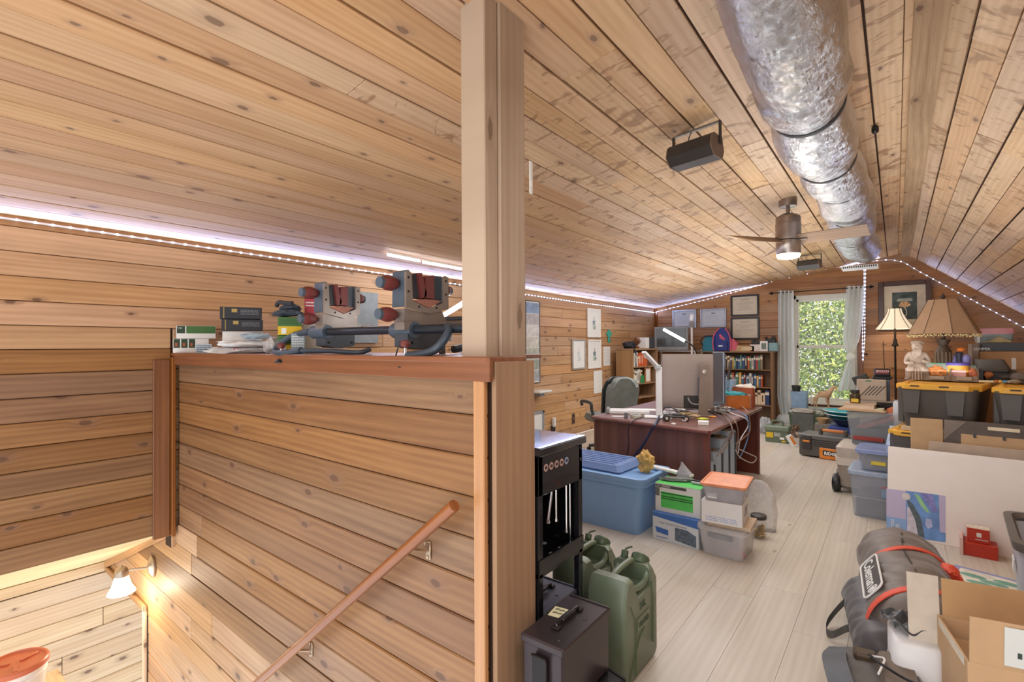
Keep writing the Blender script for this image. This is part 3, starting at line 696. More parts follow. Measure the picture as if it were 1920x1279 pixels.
for (x, y, yp) in ((574, 648, 676), (808, 645, 684)):
    b = B(); c_ = vp(x, y, -.14); b.lathe([(.006, -.016), (.016, -.012), (.021, .0), (.017, .012), (.006, .016)], tuple(c_), 14); obj('level_knob', b, VR, vt)
    c2 = vp(x, yp, -.14); b = B(); b.tube([c_, c2], .006, 8); obj('screw_post', b, mat('#c9c9c9', .3, .9), vt)
    b = B(); b.lathe([(.030, -.008), (.033, -.004), (.024, .006), (.01, .012)], tuple(c2), 20); obj('foot_pad', b, VK, vt)
# grey framed card behind the vise, pieces on the ledge, desk tube lamp
t = thing('cork_board', 'grey edged pinned card on the left wall behind the vise', 'board', tuple(P(690, 630, X=XL+.02)))
p0 = t.location.copy()
def onL(x, y, off=.0): return P(x, y, X=XL+.004+off)
def wallpic(x0, x1, y0, y1, off=0.): a, c = onL(x0, (y0+y1)/2), onL(x1, (y0+y1)/2); return a.y, c.y, onL((x0+x1)/2, y1).z, onL((x0+x1)/2, y0).z
ya, yb, za, zb = wallpic(655, 706, 548, 643); b = B(); b.box(0, .01, ya-p0.y, yb-p0.y, za-p0.z, zb-p0.z); obj('card', b, mat('#8f979c', .6), t, smooth=False)
b = B(); b.box(.01, .014, ya-p0.y+.03, yb-p0.y-.25, za-p0.z+.2, zb-p0.z-.02); obj('print_sheet', b, mat('#E2C3B0', .6, var=.2, scale=6), t, smooth=False)
TUBE = mat('#FFFFFF', .3, emit=9, var=0)
t0, t1 = P(829, 593, Y=1.95), P(873, 566, Y=1.78)
t = thing('tube_lamp', 'glowing white tube work lamp standing behind the right vise cradle', 'lamp', (t0.x+.15, t0.y+.05, LZ)); o_ = t.location
b = B(); b.tube([t0-o_, t1-o_], .0125, 12); obj('light_tube', b, TUBE, t)
b = B(); b.tube(spline([t1-o_, t1-o_+Vector((.03, .03, -.05)), Vector((0, 0, .1)), Vector((0, 0, 0))], 6), .006, 8); obj('arm', b, mat('#C9CACC', .3, .6), t)
b = B(); b.lathe([(.06, 0), (.06, .012), (.01, .02)], seg=16); obj('lamp_foot', b, mat('#B9BABC', .4), t)
l = light('tube_lamp_light', 'POINT', tuple((t0+t1)/2), 2.0, (.95, .97, 1), .05)
t = thing('small_vise', 'small bench clamp of bare metal and dark tubing beside the post on the ledge', 'clamp', tuple(P(850, 655, Y=1.75)))
b = B(); b.box(-.12, .1, 0, .08, .14, .16, .004); b.box(-.1, -.085, 0, .03, -.035, .14); b.box(.08, .095, 0, .03, -.035, .14); b.tube([(-.12, .04, .1), (.12, .04, .1)], .006, 8); obj('clamp_frame', b, mat('#4b535c', .4, .4), t)
b = B(); b.tube([(-.04, .0, .10), (-.04, .0, .04)], .022, 12); obj('jar', b, mat('#D9DEE0', .2), t)
b = B(); b.tube([(.04, -.04, .0), (.04, .12, .02)], .018, 12); obj('tube', b, mat('#333b44', .4), t)
t = thing('cable', 'thin black cable leaning on the ledge left of the right vise leg', 'cable', tuple(P(742, 668, Y=1.34)))
b = B(); b.tube([(0, 0, 0), (.025, .0, .06), (.05, .0, .062)], .003, 6); obj('wire', b, VK, t)
t = thing('leather_pouch', 'folded tan leather pouch lying beneath the right vise cradle', 'pouch', tuple(P(790, 664, Y=1.62))); t.location.z = LZ
b = B(); b.blob((0, 0, .015), (.11, .07, .018), 4, .2); obj('flap', b, mat('#B58E66', .6), t)
# small white board on the post
t = thing('switch_plate', 'white plastic plate on the right side of the post near the ceiling', 'switch', (-1.155, 1.615, P(992, 360, Y=1.6).z))
b = B(); b.box(0, .006, 0, .02, 0, P(992, 298, Y=1.6).z-t.location.z, .002); obj('plate', b, WHT, t, smooth=False)
b = B(); b.box(.006, .009, .006, .014, .03, .05, .001); obj('toggle', b, WHT, t, smooth=False)
# ================================================================ CEILING THINGS
for k, (xa, ya_, xb, yb_) in enumerate(((727, 475, 787, 487), (793, 489, 848, 499), (852, 500, 880, 505))):
    a, c = PC(xa, ya_, .02), PC(xb, yb_, .02); L_ = (c-a).length
    t = thing('tube_light', ('long glowing tube light on the ceiling, leftmost of the row near the left wall', 'glowing tube light on the ceiling, middle of the row near the left wall', 'glowing tube light on the ceiling, partly hidden by the post')[k], 'ceiling light', tuple(a), 0, 'tube lights in a row on the ceiling')
    b = B(); b.tube([(0, 0, -.012), tuple(c-a-Vector((0, 0, .012)))], .012, 10); obj('tube', b, TUBE, t)
    b = B(); b.tube([(0, 0, .005), tuple(c-a+Vector((0, 0, .005)))], .010, 4); obj('channel', b, WHT, t)
light('tube_row_light', 'AREA', (-3.74, 3.5, 2.27), 7, (.95, .97, 1), .04, 1.2)
# flood lamps on the ceiling
def flood(label, x, y, sc=1.):
    p = PC(x, y, .0); t = thing('speaker', label, 'speaker', tuple(p+Vector((0, 0, -.012))), radians(-12), 'black ceiling speakers', rot=(0, 0, radians(-12))); DKB = mat('#3B3733', .4)
    b = B(); b.box(-.15, .15, -.012, .012, -.012, 0, .002); 
    obj('mounting_rail', b, mat('#8f8578', .35, .6), t, smooth=False)
    b = B(); b.box(-.155, -.148, -.012, .012, -.14, 0); obj('bracket_arm', b, DKB, t, smooth=False); b = B(); b.box(.148, .155, -.012, .012, -.14, 0); obj('bracket_arm', b, DKB, t, smooth=False)
    b = B(); prof = [(-.06, .0), (.035, .015), (.075, -.05), (.07, -.10), (-.02, -.125), (-.075, -.09), (-.08, -.03)]
    b.M = Matrix.Translation((0, -.0, -.10)) @ Matrix.Rotation(radians(-18), 4, 'X'); b.prism(prof, -.14, .14, 'x'); obj('cabinet', b, DKB, t, ang=30)
    b = B(); b.M = Matrix.Translation((0, -.0, -.10)) @ Matrix.Rotation(radians(-18), 4, 'X'); b.prism([(p_[0]*1.02-.001, p_[1]*1.02) for p_ in prof], .14, .146, 'x'); obj('end_cap', b, mat('#7B6352', .5), t, smooth=False)
    b = B(b.M); b.prism([(p_[0]*1.02-.001, p_[1]*1.02) for p_ in prof], -.146, -.14, 'x'); obj('end_cap', b, mat('#7B6352', .5), t, smooth=False)
    b = B(); b.tube(spline([(-.03, 0, -.01), (-.06, .02, -.05), (-.0, .03, -.08), (.05, .02, -.09)], 5), .003, 6); obj('wire', b, VK, t); return t
flood('black box speaker on a metal bracket under the ceiling, the nearer of two', 1305, 238)
flood('black box speaker on a bracket under the ceiling above the window, the farther of two', 1518, 476)
# ceiling fan
fp = PC(1477, 374); t = thing('ceiling_fan', 'brushed metal ceiling fan with three brown blades and a lit bowl', 'fan', tuple(fp)); BN = mat('#9A8E86', .3, .8)
b = B(); b.lathe([(.075, .012), (.078, -.02), (.075, -.07), (.03, -.075)], seg=28); obj('canopy', b, BN, t)
b = B(); b.lathe([(.017, -.07), (.017, -.17), (.03, -.175), (.035, -.2)], seg=16); obj('down_rod', b, BN, t)
zt = ztop(1483, 405, fp)-fp.z; zb = ztop(1483, 452, fp)-fp.z; zl = ztop(1483, 485, fp)-fp.z
b = B(); b.lathe([(.05, zt+.02), (.075, zt+.005), (.1, zt-.01), (.104, zt-.02), (.104, zt-.07), (.108, zt-.075), (.108, zb+.01), (.09, zb)], seg=32); mo = obj('motor_housing', b, BN, t)
b = B(); b.lathe([(.1, zb), (.105, zb-.02), (.105, zl+.05), (.1, zl+.04)], seg=32); obj('light_collar', b, BN, t)
b = B(); b.lathe([(.098, zl+.05), (.1, zl+.03), (.09, zl+.008), (.06, zl)], seg=32); obj('light_bowl', b, mat('#FFE2BE', .3, emit=5, var=0), t)
light('fan_light', 'POINT', (fp.x, fp.y, fp.z+zl-.06), 12, (1, .85, .68), .09)
BLD = wood('fan_blade', srgb('#8C6E54'), srgb('#6E523C'), knots=0, tone=.02); zbl = fp.z+zb+.005
tip = P(1698, 420, Z=zbl); a0 = atan2(tip.y-fp.y, tip.x-fp.x)
for k in range(3):
    a = a0+k*2*pi/3; b = B(); R = .62
    def bl(u, v): 
        w_ = .062+.012*u; return ((.09+(R-.09)*u), (v-.5)*2*w_, (.5-v)*.07)
    b.sheet(lambda u, v: Vector(bl(u, v)), 10, 2, .006); q = obj('blade', b, BLD, t); q.location = (0, 0, zbl-fp.z); q.rotation_euler = (0, 0, a)
    b = B(); b.box(.07, .16, -.02, .02, -.012, -.004, .002); q2 = obj('blade_iron', b, BN, q)
# duct
t = thing('air_duct', 'large silver foil insulated air duct hanging along the ridge', 'duct', (-.34, 0, 2.68))
m_, tt, bb, N = nodes('foil'); L = tt.links.new; bb.inputs['Metallic'].default_value = 1; bb.inputs['Roughness'].default_value = .2; bb.inputs['Base Color'].default_value = (.58, .58, .60, 1)
tc = N('ShaderNodeTexCoord'); n1 = N('ShaderNodeTexNoise', inp={'Scale': 16., 'Detail': 6, 'Roughness': .7, 'Distortion': 2.2}); vv = N('ShaderNodeTexVoronoi', feature='DISTANCE_TO_EDGE', inp={'Scale': 14.}); L(tc.outputs['Object'], n1.inputs['Vector'])
mp_ = N('ShaderNodeMapping'); mp_.inputs['Scale'].default_value = (3, .7, 3); L(tc.outputs['Object'], mp_.inputs[0]); L(mp_.outputs[0], vv.inputs['Vector'])
ad = N('ShaderNodeMath', operation='MULTIPLY_ADD'); L(vv.outputs['Distance'], ad.inputs[0]); ad.inputs[1].default_value = .35; L(n1.outputs['Fac'], ad.inputs[2])
bp = N('ShaderNodeBump', inp={'Strength': .55, 'Distance': .028}); L(ad.outputs[0], bp.inputs['Height']); L(bp.outputs[0], bb.inputs['Normal']); FOIL = m_
straps = [1.7, 3.0, 3.95, 4.6, 5.6, 6.8, 7.8]; path = []
y = .6
def duct_r(y):
    k = min(abs(y-s) for s in straps); return .155+.04*min(1, k/.35)**.6-(.012 if y < 2.6 else 0)
def duct_c(y): 
    k = min(abs(y-s) for s in straps); return Vector((.025*sin(y*1.9-2.)-.005, y, .025-.03*min(1, k/.5)))
b = B(); rings = []
n = 190
for i in range(n+1):
    y = .6+(8.0-.6)*i/n; c = duct_c(y); R = duct_r(y); rg = []
    for j in range(44):
        a = 2*pi*j/44; d = 1+.09*noise.noise(Vector((cos(a)*1.6, y*2.6, sin(a)*1.6)))+.03*noise.noise(Vector((cos(a)*7, y*9., sin(a)*7)))
        p = Vector((c.x+cos(a)*R*d*1.05, y, c.z+sin(a)*R*d)); p.z = min(p.z, ceil_z(-.34+p.x)-2.68-.012); rg.append(tuple(p))
    rings.append(rg)
b.loft(rings); obj('foil_sleeve', b, FOIL, t, ang=60)
STR = mat('#2b2b2e', .6)
for s in straps[:-1]:
    c = duct_c(s); R = duct_r(s)+.012; b = B(); ri = []
    slope_ = .35 if s > 3 else .1
    for sg in (0, 1):
        rg = []
    pts = []
    for w_ in (-.016, .016):
        ring = []
        for j in range(32):
            a = 2*pi*j/32; ring.append((c.x+cos(a)*R*1.06, s+w_-.06*slope_*cos(a), min(c.z+sin(a)*R, ceil_z(-.34)-2.68-.004)))
        pts.append(ring)
    inner = [[((p[0]-c.x)*.97+c.x, p[1], (p[2]-c.z)*.97+c.z) for p in ring] for ring in pts]
    b.loft([inner[0], pts[0], pts[1], inner[1]], (0, 0)); obj('strap', b, STR, t)
t2 = thing('vent_grille', 'white ceiling vent box at the far end of the foil duct', 'vent', (-.37, 8.1, 2.45)); 
b = B(); b.box(-.2, .2, -.12, .12, 0, .04, .004); obj('vent_frame', b, WHT, t2, smooth=False)
b = B()
for k in range(16): b.box(-.185+k*.0235, -.172+k*.0235, -.122, -.119, .008, .032)
obj('slots', b, VK, t2, smooth=False)
b = B(); b.box(-.02, .02, -.02, .02, -.0, .05, .01); p = P(1641, 250, Z=2.86); q = obj('cable_clip', b, VK); q.location = tuple(p); tag(q, 'small black clip on the ceiling right of the duct', 'clip')
# ================================================================ WINDOW, CURTAINS, TREE
VW = mat('#E2E0D4', .4, var=.03); wx0, wx1, wz0, wz1 = WX0, WX1, WZ0, WZ1
b = B(); 
for a in ((wx0, wx0+.06, wz0, wz1), (wx1-.06, wx1, wz0, wz1), (wx0, wx1, wz0, wz0+.06), (wx0, wx1, wz1-.07, wz1)): b.box(a[0], a[1], YF-.01, YF+.11, a[2], a[3], .003)
wfr = struct(obj('window_1', b, VW, smooth=False))
zm = P(1530, 650, Y=YF+.05).z
for nm, z0, z1, y in (('sash', zm-.02, wz1-.07, YF+.055), ('sash', wz0+.06, zm+.02, YF+.025)):
    b = B()
    for a in ((wx0+.06, wx0+.095, z0, z1), (wx1-.095, wx1-.06, z0, z1), (wx0+.06, wx1-.06, z0, z0+.045), (wx0+.06, wx1-.06, z1-.045, z1)): b.box(a[0], a[1], y, y+.03, a[2], a[3], .002)
    s_ = obj(nm, b, VW, wfr, smooth=False)
    b = B(); b.box(wx0+.09, wx1-.09, y+.012, y+.016, z0+.04, z1-.04); obj('pane', b, mat('#F4FAFA', .02, var=0, alpha=.10), s_, smooth=False)
lboard('trim_16', (wx0-.05, YF-.035, wz0-.06), (wx1+.05, YF-.035, wz0-.06), .11, .022, W_TRIM, (0, 0, 1))
b = B(); b.box(wx0-.02, wx1+.03, YF-.09, YF, wz0-.01, wz0+.012, .003); struct(obj('window_2', b, VW, smooth=False)).name = 'trim_18'
lboard('trim_17', (wx1+.045, YF-.03, wz0-.1), (wx1+.045, YF-.03, wz1), .07, .02, W_TRIM, (1, 0, 0))
# trees outside
LEAFA = [mat(c, .55, var=.2) for c in ('#86994A', '#5F7A36', '#B0B865', '#3F5A2C')]
def tree(label, cx, cy, n, m_i, seed, zc=1.2, R=(2.6, 1.2, 2.8), group='trees outside the window'):
    r_ = random.Random(seed); t = thing('leafy_tree', label, 'tree', (cx, cy, -3), 0, group)
    b = B(); b.tube([(0, 0, -.5), (.1, .1, 2), (0, .1, 4.2)], [.16, .12, .05], 8); obj('trunk', b, mat('#5a4a38', .9, bump=.4), t)
    for mi, fr_ in zip(m_i, (.4, .25, .25, .1)):
        b = B(); vs = []; fs = []
        for _ in range(int(n*fr_)):
            while True:
                p = Vector((r_.uniform(-1, 1), r_.uniform(-1, 1), r_.uniform(-1, 1)))
                if p.length < 1 and noise.noise(p*3.+Vector((seed, 0, mi))) > -.18: break
            c = Vector((p.x*R[0], p.y*R[1], p.z*R[2]+zc+3)); s = r_.uniform(.035, .075)
            d = Vector((r_.gauss(0, 1), r_.gauss(0, 1), r_.gauss(0, 1))).normalized(); e = d.orthogonal().normalized(); k = len(vs)
            vs += [tuple(c+d*s), tuple(c+e*s*.45), tuple(c-d*s), tuple(c-e*s*.45)]; fs.append((k, k+1, k+2, k+3))
        b.add(vs, fs); obj('foliage', b, LEAFA[mi], t, stuff=True, smooth=False)
tree('bright leafy tree straight outside the window', -2.2, 14.5, 22000, (0, 2, 1, 3), 1)
tree('dense leafy tree behind the first one outside the window', -1.2, 17., 22000, (1, 3, 0, 2), 2, R=(4.2, 1.4, 4.2), zc=1.6)
# curtain rod and curtains
YC = YF-.13
def fw(x, y, off=.02): return P(x, y, Y=YF-off)
ra, rb = P(1450, 550, Y=YC), P(1628, 538, Y=YC)
t = thing('curtain_rod', 'thin dark curtain rod with pointed ends above the window', 'curtain rod', tuple(ra)); DK = mat('#2c2724', .35, .6)
b = B(); b.tube([(0, 0, 0), tuple(rb-ra)], .009, 8); obj('rod', b, DK, t)
for e, s_ in (((0, 0, 0), -1), (tuple(rb-ra), 1)):
    b = B(); b.M = Matrix.Translation(e) @ Matrix.Rotation(s_*pi/2, 4, 'Y'); b.lathe([(.01, 0), (.026, .02), (.028, .035), (.012, .06), (.002, .085)], seg=12); obj('finial', b, DK, t)
for s_ in (.12, .94): 
    p = (rb-ra)*s_; b = B(); b.box(p.x-.01, p.x+.01, -.005, .125, p.z-.015, p.z+.012); obj('rod_bracket', b, DK, t)
_m, _t, _b, N = nodes('sheer_curtain'); _b.inputs['Base Color'].default_value = (.93, .96, .95, 1); _b.inputs['Roughness'].default_value = .8
_tr = N('ShaderNodeBsdfTranslucent'); _tr.inputs[0].default_value = (.92, .95, .93, 1); _mx = N('ShaderNodeMixShader', inp={0: .35}); _tp = N('ShaderNodeBsdfTransparent'); _m2 = N('ShaderNodeMixShader')
_nz = N('ShaderNodeTexNoise', inp={'Scale': 9.}); _mr = N('ShaderNodeMapRange', inp={'To Min': .05, 'To Max': .28}); _t.links.new(_nz.outputs['Fac'], _mr.inputs[0]); _t.links.new(_mr.outputs[0], _m2.inputs[0])
_o = _t.nodes['Material Output']; _t.links.new(_b.outputs[0], _mx.inputs[1]); _t.links.new(_tr.outputs[0], _mx.inputs[2]); _t.links.new(_mx.outputs[0], _m2.inputs[1]); _t.links.new(_tp.outputs[0], _m2.inputs[2]); _t.links.new(_m2.outputs[0], _o.inputs[0]); CURT = _m
def fold(u, k, a): return a*sin(u*k*2*pi)+a*.4*sin(u*k*5.3+1)
t = thing('curtain', 'long sheer white curtain hanging left of the window to the floor', 'curtain', tuple(P(1475, 545, Y=YC)), 0, 'sheer white curtains'); o_ = t.location
def lc(u, v):
    # left outline / right outline by pixel rows
    y = 545+v*245; xl = 1459-2*v if v < .8 else 1457.4+ (v-.8)*40; xr = 1488+5*v if v < .9 else 1492.5-(v-.9)*40
    p = P(xl+(xr-xl)*u, y, Y=YC); return Vector((p.x, YC+fold(u, 4, .035)+.03*sin(v*6+u*8)*v, p.z))-o_
b = B(); b.sheet(lc, 40, 26, .003); obj('panel', b, CURT, t, ang=80)
b = B(); c = P(1478, 792, Y=YC)-o_; b.blob((c.x, c.y, c.z+.04), (.2, .11, .12), 5, .35); obj('bunched_hem', b, CURT, t, ang=60)
t = thing('curtain', 'sheer white curtain right of the window tied in a knot halfway down', 'curtain', tuple(P(1598, 538, Y=YC)), 0, 'sheer white curtains'); o_ = t.location
def rc(u, v):
    y = 536+v*126; xl = 1587-6*v-3*sin(v*3)*v; xr = 1620-14*v**2
    if v > .82: k = (v-.82)/.18; xl += k*8; xr -= k*8
    p = P(xl+(xr-xl)*u, y, Y=YC-.01); return Vector((p.x, YC-.01+fold(u, 4, .03*(1-.5*v)), p.z))-o_
b = B(); b.sheet(rc, 36, 18, .003); obj('panel', b, CURT, t, ang=80)
b = B(); c = P(1595, 670, Y=YC-.03)-o_; b.blob(tuple(c), (.065, .06, .08), 9, .25); obj('knot', b, CURT, t, ang=60)
def rt_(u, v):
    y = 676+v*58; xl = 1590-20*v**.8; xr = 1602+2*v
    p = P(xl+(xr-xl)*u, y-4*u*v, Y=YC-.03); return Vector((p.x, YC-.03+fold(u, 3, .035*(.4+v)), p.z))-o_
b = B(); b.sheet(rt_, 28, 12, .003); obj('tied_tail', b, CURT, t, ang=80)
t = thing('wall_hook', 'small dark curtain hook with ball end right of the window', 'hook', tuple(fw(1614, 664, 0)))
b = B(); b.tube([(0, 0, 0), (0, -.1, .0), (.07, -.11, 0)], .008, 6); b.lathe([(.002, -.022), (.02, -.01), (.022, .005), (.002, .022)], (.08, -.11, 0), 10); obj('hook', b, DK, t)
# ================================================================ PICTURES
def picture(name, label, px, depth, frame_w, fm, matw=0, matm=None, art=None, plane='far', group=None, cat='picture'):
    x0, x1, y0, y1 = px
    if plane == 'far':
        p = P((x0+x1)/2, (y0+y1)/2, Y=YF-.022); a, c = P(x0, (y0+y1)/2, Y=YF-.022), P(x1, (y0+y1)/2, Y=YF-.022)
        W = c.x-a.x; H = P((x0+x1)/2, y0, Y=YF-.022).z-P((x0+x1)/2, y1, Y=YF-.022).z; rz = 0
    else:
        p = P((x0+x1)/2, (y0+y1)/2, X=XL+.004); a, c = P(x0, (y0+y1)/2, X=XL+.004), P(x1, (y0+y1)/2, X=XL+.004); p.y = (a.y+c.y)/2
        W = c.y-a.y; H = P((x0+x1)/2, y0, X=XL+.004).z-P((x0+x1)/2, y1, X=XL+.004).z; rz = pi/2
    t = thing(name, label, cat, tuple(p), rz, group)
    if frame_w:
        for nm, q in (('frame_side', (-W/2, -W/2+frame_w, -H/2, H/2)), ('frame_side', (W/2-frame_w, W/2, -H/2, H/2)), ('frame_top', (-W/2+frame_w, W/2-frame_w, H/2-frame_w, H/2)), ('frame_bottom', (-W/2+frame_w, W/2-frame_w, -H/2, -H/2+frame_w))):
            b = B(); b.box(q[0], q[1], -depth, 0, q[2], q[3], min(.006, frame_w*.3)); obj(nm, b, fm, t, smooth=False)
    b = B(); fi = frame_w*.8; b.box(-W/2+fi, W/2-fi, -depth*.5, -.001, -H/2+fi, H/2-fi); obj('mount', b, matm or WHT, t, smooth=False)
    if art: art(t, W-2*frame_w-2*matw, H-2*frame_w-2*matw, -depth*.5)
    return t, W, H
PAPER = mat('#D9CDB8', .7, var=.03); INK = mat('#5c5248', .7, var=.02); PWH = mat('#E9E8E4', .6, var=.02)
def diploma(ttl, seed=0, ink=INK):
    def f(t, w, h, y):
        text('lettering', ttl, h*.11, ink, t, (0, y-.001, h*.32), align='CENTER')
        r_ = random.Random(seed); b = B()
        for k in range(8):
            z = h*(.22-.065*k); l_ = w*r_.uniform(.15, .4); b.box(-l_, l_, y-.0008, y, z-.004, z)
        b.box(-w*.4, -w*.2, y-.0008, y, -h*.4, -h*.39); b.box(w*.2, w*.42, y-.0008, y, -h*.4, -h*.39); obj('print', b, mat('#8b8276', .7), t, smooth=False)
    return f
def bird(t, w, h, y):
    b = B(); b.prism([(-.06, h*.36), (-.02, h*.33), (0, h*.35), (.02, h*.33), (.06, h*.36), (.02, h*.28), (0, h*.30), (-.02, h*.28)], y-.001, y, 'y'); obj('emblem', b, mat('#34343a', .6), t, smooth=False)
    b = B()
    for k in range(7): z = h*(.16-.07*k); b.box(-w*.28+k % 3*.02, w*.28-k % 2*.03, y-.0008, y, z-.003, z)
    obj('print', b, mat('#a9abb0', .7), t, smooth=False)
SIL = mat('#A9AEB4', .3, .6); BKF = mat('#26282C', .35); SW = mat('#C9CFD6', .6, var=.03)
picture('framed_certificate', 'silver framed certificate, left one, partly behind the lamp bulb', (1261, 1306, 581, 615), .03, .035, SIL, 0, SW, bird, group='silver framed certificates')
picture('framed_certificate', 'silver framed certificate, right one, left of the black framed pair', (1313, 1362, 579, 614), .03, .035, SIL, 0, SW, bird, group='silver framed certificates')
picture('framed_diploma', 'black framed cream diploma, upper of the pair left of the window', (1370, 1423, 553, 593), .03, .035, BKF, 0, PAPER, diploma('University', 1), group='black framed diplomas')
picture('framed_diploma', 'black framed cream diploma, lower of the pair left of the window', (1370, 1424, 595, 637), .03, .035, BKF, 0, PAPER, diploma('University', 2), group='black framed diplomas')
def deer(seed):
    def f(t, w, h, y):
        r_ = random.Random(seed); b = B()
        b.prism([(-w*.12, -h*.05), (w*.1, -h*.08), (w*.14, h*.12), (w*.05, h*.1), (w*.02, h*.28), (-w*.03, h*.27), (-w*.02, h*.1), (-w*.14, h*.1)], y-.001, y, 'y')
        for k in range(4): x = (-.12+.08*k)*w; b.tube([(x, y-.001, -h*.05), (x+.01*r_.uniform(-1, 1), y-.001, -h*.3)], .003, 4)
        obj('sketch', b, mat(('#8a9aa0', '#6f7f8a', '#c9cfd2')[seed], .7), t, smooth=False)
        b = B(); b.blob((w*.1, y, -h*.2), (w*.12, .001, h*.08), seed+4, .4, 2); obj('tint', b, mat(('#b7c6b0', '#9db49a', '#d6dadb')[seed], .7), t)
    return f
WF = mat('#EDEBE6', .4, var=.02)
picture('framed_sketch', 'white framed small sketch, upper right of the three on the left wall', (1100, 1124, 579, 633), .03, .03, WF, .03, PWH, deer(0), 'left', 'small framed sketches')
picture('framed_sketch', 'silver edged framed pale sketch, left of the three on the left wall', (1071, 1096, 636, 693), .03, .03, mat('#B9B6B0', .35, .5), .03, PWH, deer(2), 'left', 'small framed sketches')
picture('framed_sketch', 'white framed sketch with green tones, lower right of the three on the left wall', (1101, 1125, 637, 691), .03, .03, WF, .03, PWH, deer(1), 'left', 'small framed sketches')
def note(seed):
    def f(t, w, h, y):
        b = B(); r_ = random.Random(seed)
        for k in range(9): z = h*(.38-.09*k); b.box(-w*.35, w*r_.uniform(.1, .38), y-.0008, y, z-.004, z)
        obj('print', b, mat('#b3aca6', .7), t, smooth=False)
    return f
picture('paper_sheet', 'white paper sheet pinned under the turquoise cross', (1131, 1144, 650, 686), .004, 0, WF, 0, PWH, note(1), 'left', cat='paper')
picture('paper_sheet', 'blank white paper sheet pinned behind the grey office chair', (1113, 1129, 695, 737), .004, 0, WF, 0, PWH, None, 'left', cat='paper')
t, W, H = picture('collage_poster', 'tall narrow framed collage of pale prints right of the post', (984, 1011, 564, 719), .02, .012, mat('#5a5a5c', .5), 0, PWH, None, 'left', cat='poster')
rp = random.Random(5)
for k in range(7):
    z1 = H/2-.03-k*(H-.05)/7; z0 = z1-(H-.05)/7+.01; b = B(); b.box(-W/2+.02, W/2-.02, -.0125, -.0115, z0, z1); sh = obj('photo_print', b, mat(('#8FA6C8', '#B9B6BA', '#DAD8D6', '#D3D0C8', '#B9BDB0', '#9FA79A', '#A8ACAE')[k], .6, var=.25, scale=14), t, smooth=False)
pc = P(1141, 628, X=XL+.004)
t = thing('wall_cross', 'small turquoise cross on the left wall above the bookcase', 'cross', tuple(pc), pi/2); TQ = mat('#3FA893', .5); 
hh = P(1141, 616, X=XL).z-P(1141, 640, X=XL).z
b = B(); b.box(-.035, .035, -.02, 0, -hh*.62, hh*.42, .006); b.box(-.11, .11, -.02, -.0, .0, hh*.16, .006); b.box(-.06, .06, -.024, -.0, -.03, hh*.26, .006); obj('cross_body', b, TQ, t, smooth=False)
# outlet, charger, leaning frame, white cap shelf
def leftthing(name, label, cat, x, y): p = P(x, y, X=XL+.004); return thing(name, label, cat, tuple(p), pi/2)
t = leftthing('wall_outlet', 'dark brown double wall outlet on the left plank wall', 'outlet', 1075, 785)
b = B(); b.box(-.04, .04, -.008, 0, -.085, .085, .002); obj('plate', b, mat('#5d4a3c', .4), t, smooth=False)
for dz in (-.045, .045):
    b = B(); b.lathe([(.022, 0), (.022, .004)], seg=12); b.M = None; q = obj('socket', b, mat('#2c241e', .4), t); q.location = (0, -.008, dz); q.rotation_euler = (pi/2, 0, 0)
t = leftthing('wall_charger', 'white plug and dark cords hanging on the left wall above the black cart', 'charger', 1036, 800)
b = B(); b.box(-.03, .03, -.05, 0, -.0, .14, .01); obj('plug', b, WHT, t, smooth=False)
for dx in (-.05, -.01, .03): b = B(); b.tube([(dx, -.02, .02), (dx-.01, -.02, -.3)], .012, 6); obj('cord', b, mat('#3b3a3a', .5), t)
t = leftthing('leaning_frame', 'tall silver frame leaning against the left wall behind the black cart', 'frame', 1008, 815)
b = B(); b.box(-.3, .12, -.03, -.01, -.25, P(1008, 770, X=XL).z-t.location.z, .004); obj('picture_sheet', b, PWH, t, smooth=False)
for a in ((.08, .12, -.25), ): b = B(); b.box(a[0], a[1], -.045, -.005, -.25, P(1008, 770, X=XL).z-t.location.z, .004); obj('frame_side', b, SIL, t, smooth=False)
b = B(); zt_ = P(1008, 770, X=XL).z-t.location.z; b.box(-.3, .12, -.045, -.005, zt_-.04, zt_, .004); obj('frame_top', b, SIL, t, smooth=False)
t = leftthing('wall_shelf', 'small white wall shelf right of the post', 'shelf', 1006, 735)
b = B(); b.box(-.2, .12, -.2, 0, 0, .03, .01); obj('shelf_top', b, WHT, t, smooth=False); b = B(); b.box(-.1, .04, -.12, 0, -.06, 0, .01); obj('shelf_bracket', b, SIL, t, smooth=False)
# ================================================================ BOOKCASES
BCW = wood('bookcase_wood', srgb('#9A7450'), srgb('#6B4A30'), knots=0, tone=.03); BCW2 = wood('bookcase_wood_oak', srgb('#B0865A'), srgb('#85603C'), knots=0, tone=.03)
def bookcase(label, loc, rz, W, D, H, shelves, m, kick=.06):
    t = thing('bookcase', label, 'bookcase', loc, rz, 'wooden bookcases')
    for x in (0, W-.02): b = B(); b.box(x, x+.02, 0, D, 0, H-.02, .002); obj('side_panel', b, m, t, smooth=False)
    b = B(); b.box(-.01, W+.01, -.01, D, H-.025, H, .003); obj('top', b, m, t, smooth=False)
    b = B(); b.box(.02, W-.02, D-.008, D-.002, 0, H-.025); obj('back_panel', b, m, t, smooth=False)
    for z in shelves: b = B(); b.box(.02, W-.02, .005, D-.01, z-.02, z, .002); obj('shelf', b, m, t, smooth=False)
    return t
BC = ['#B23A30', '#2F3E66', '#C9BFA8', '#2b2b2d', '#D8D4C8', '#7A2E2E', '#3F6A8C', '#C85A2E', '#8C7B62', '#E0C9A8', '#4A7A66', '#5B5A6A', '#A83E52', '#D9A23C', '#34507E', '#6E4630']
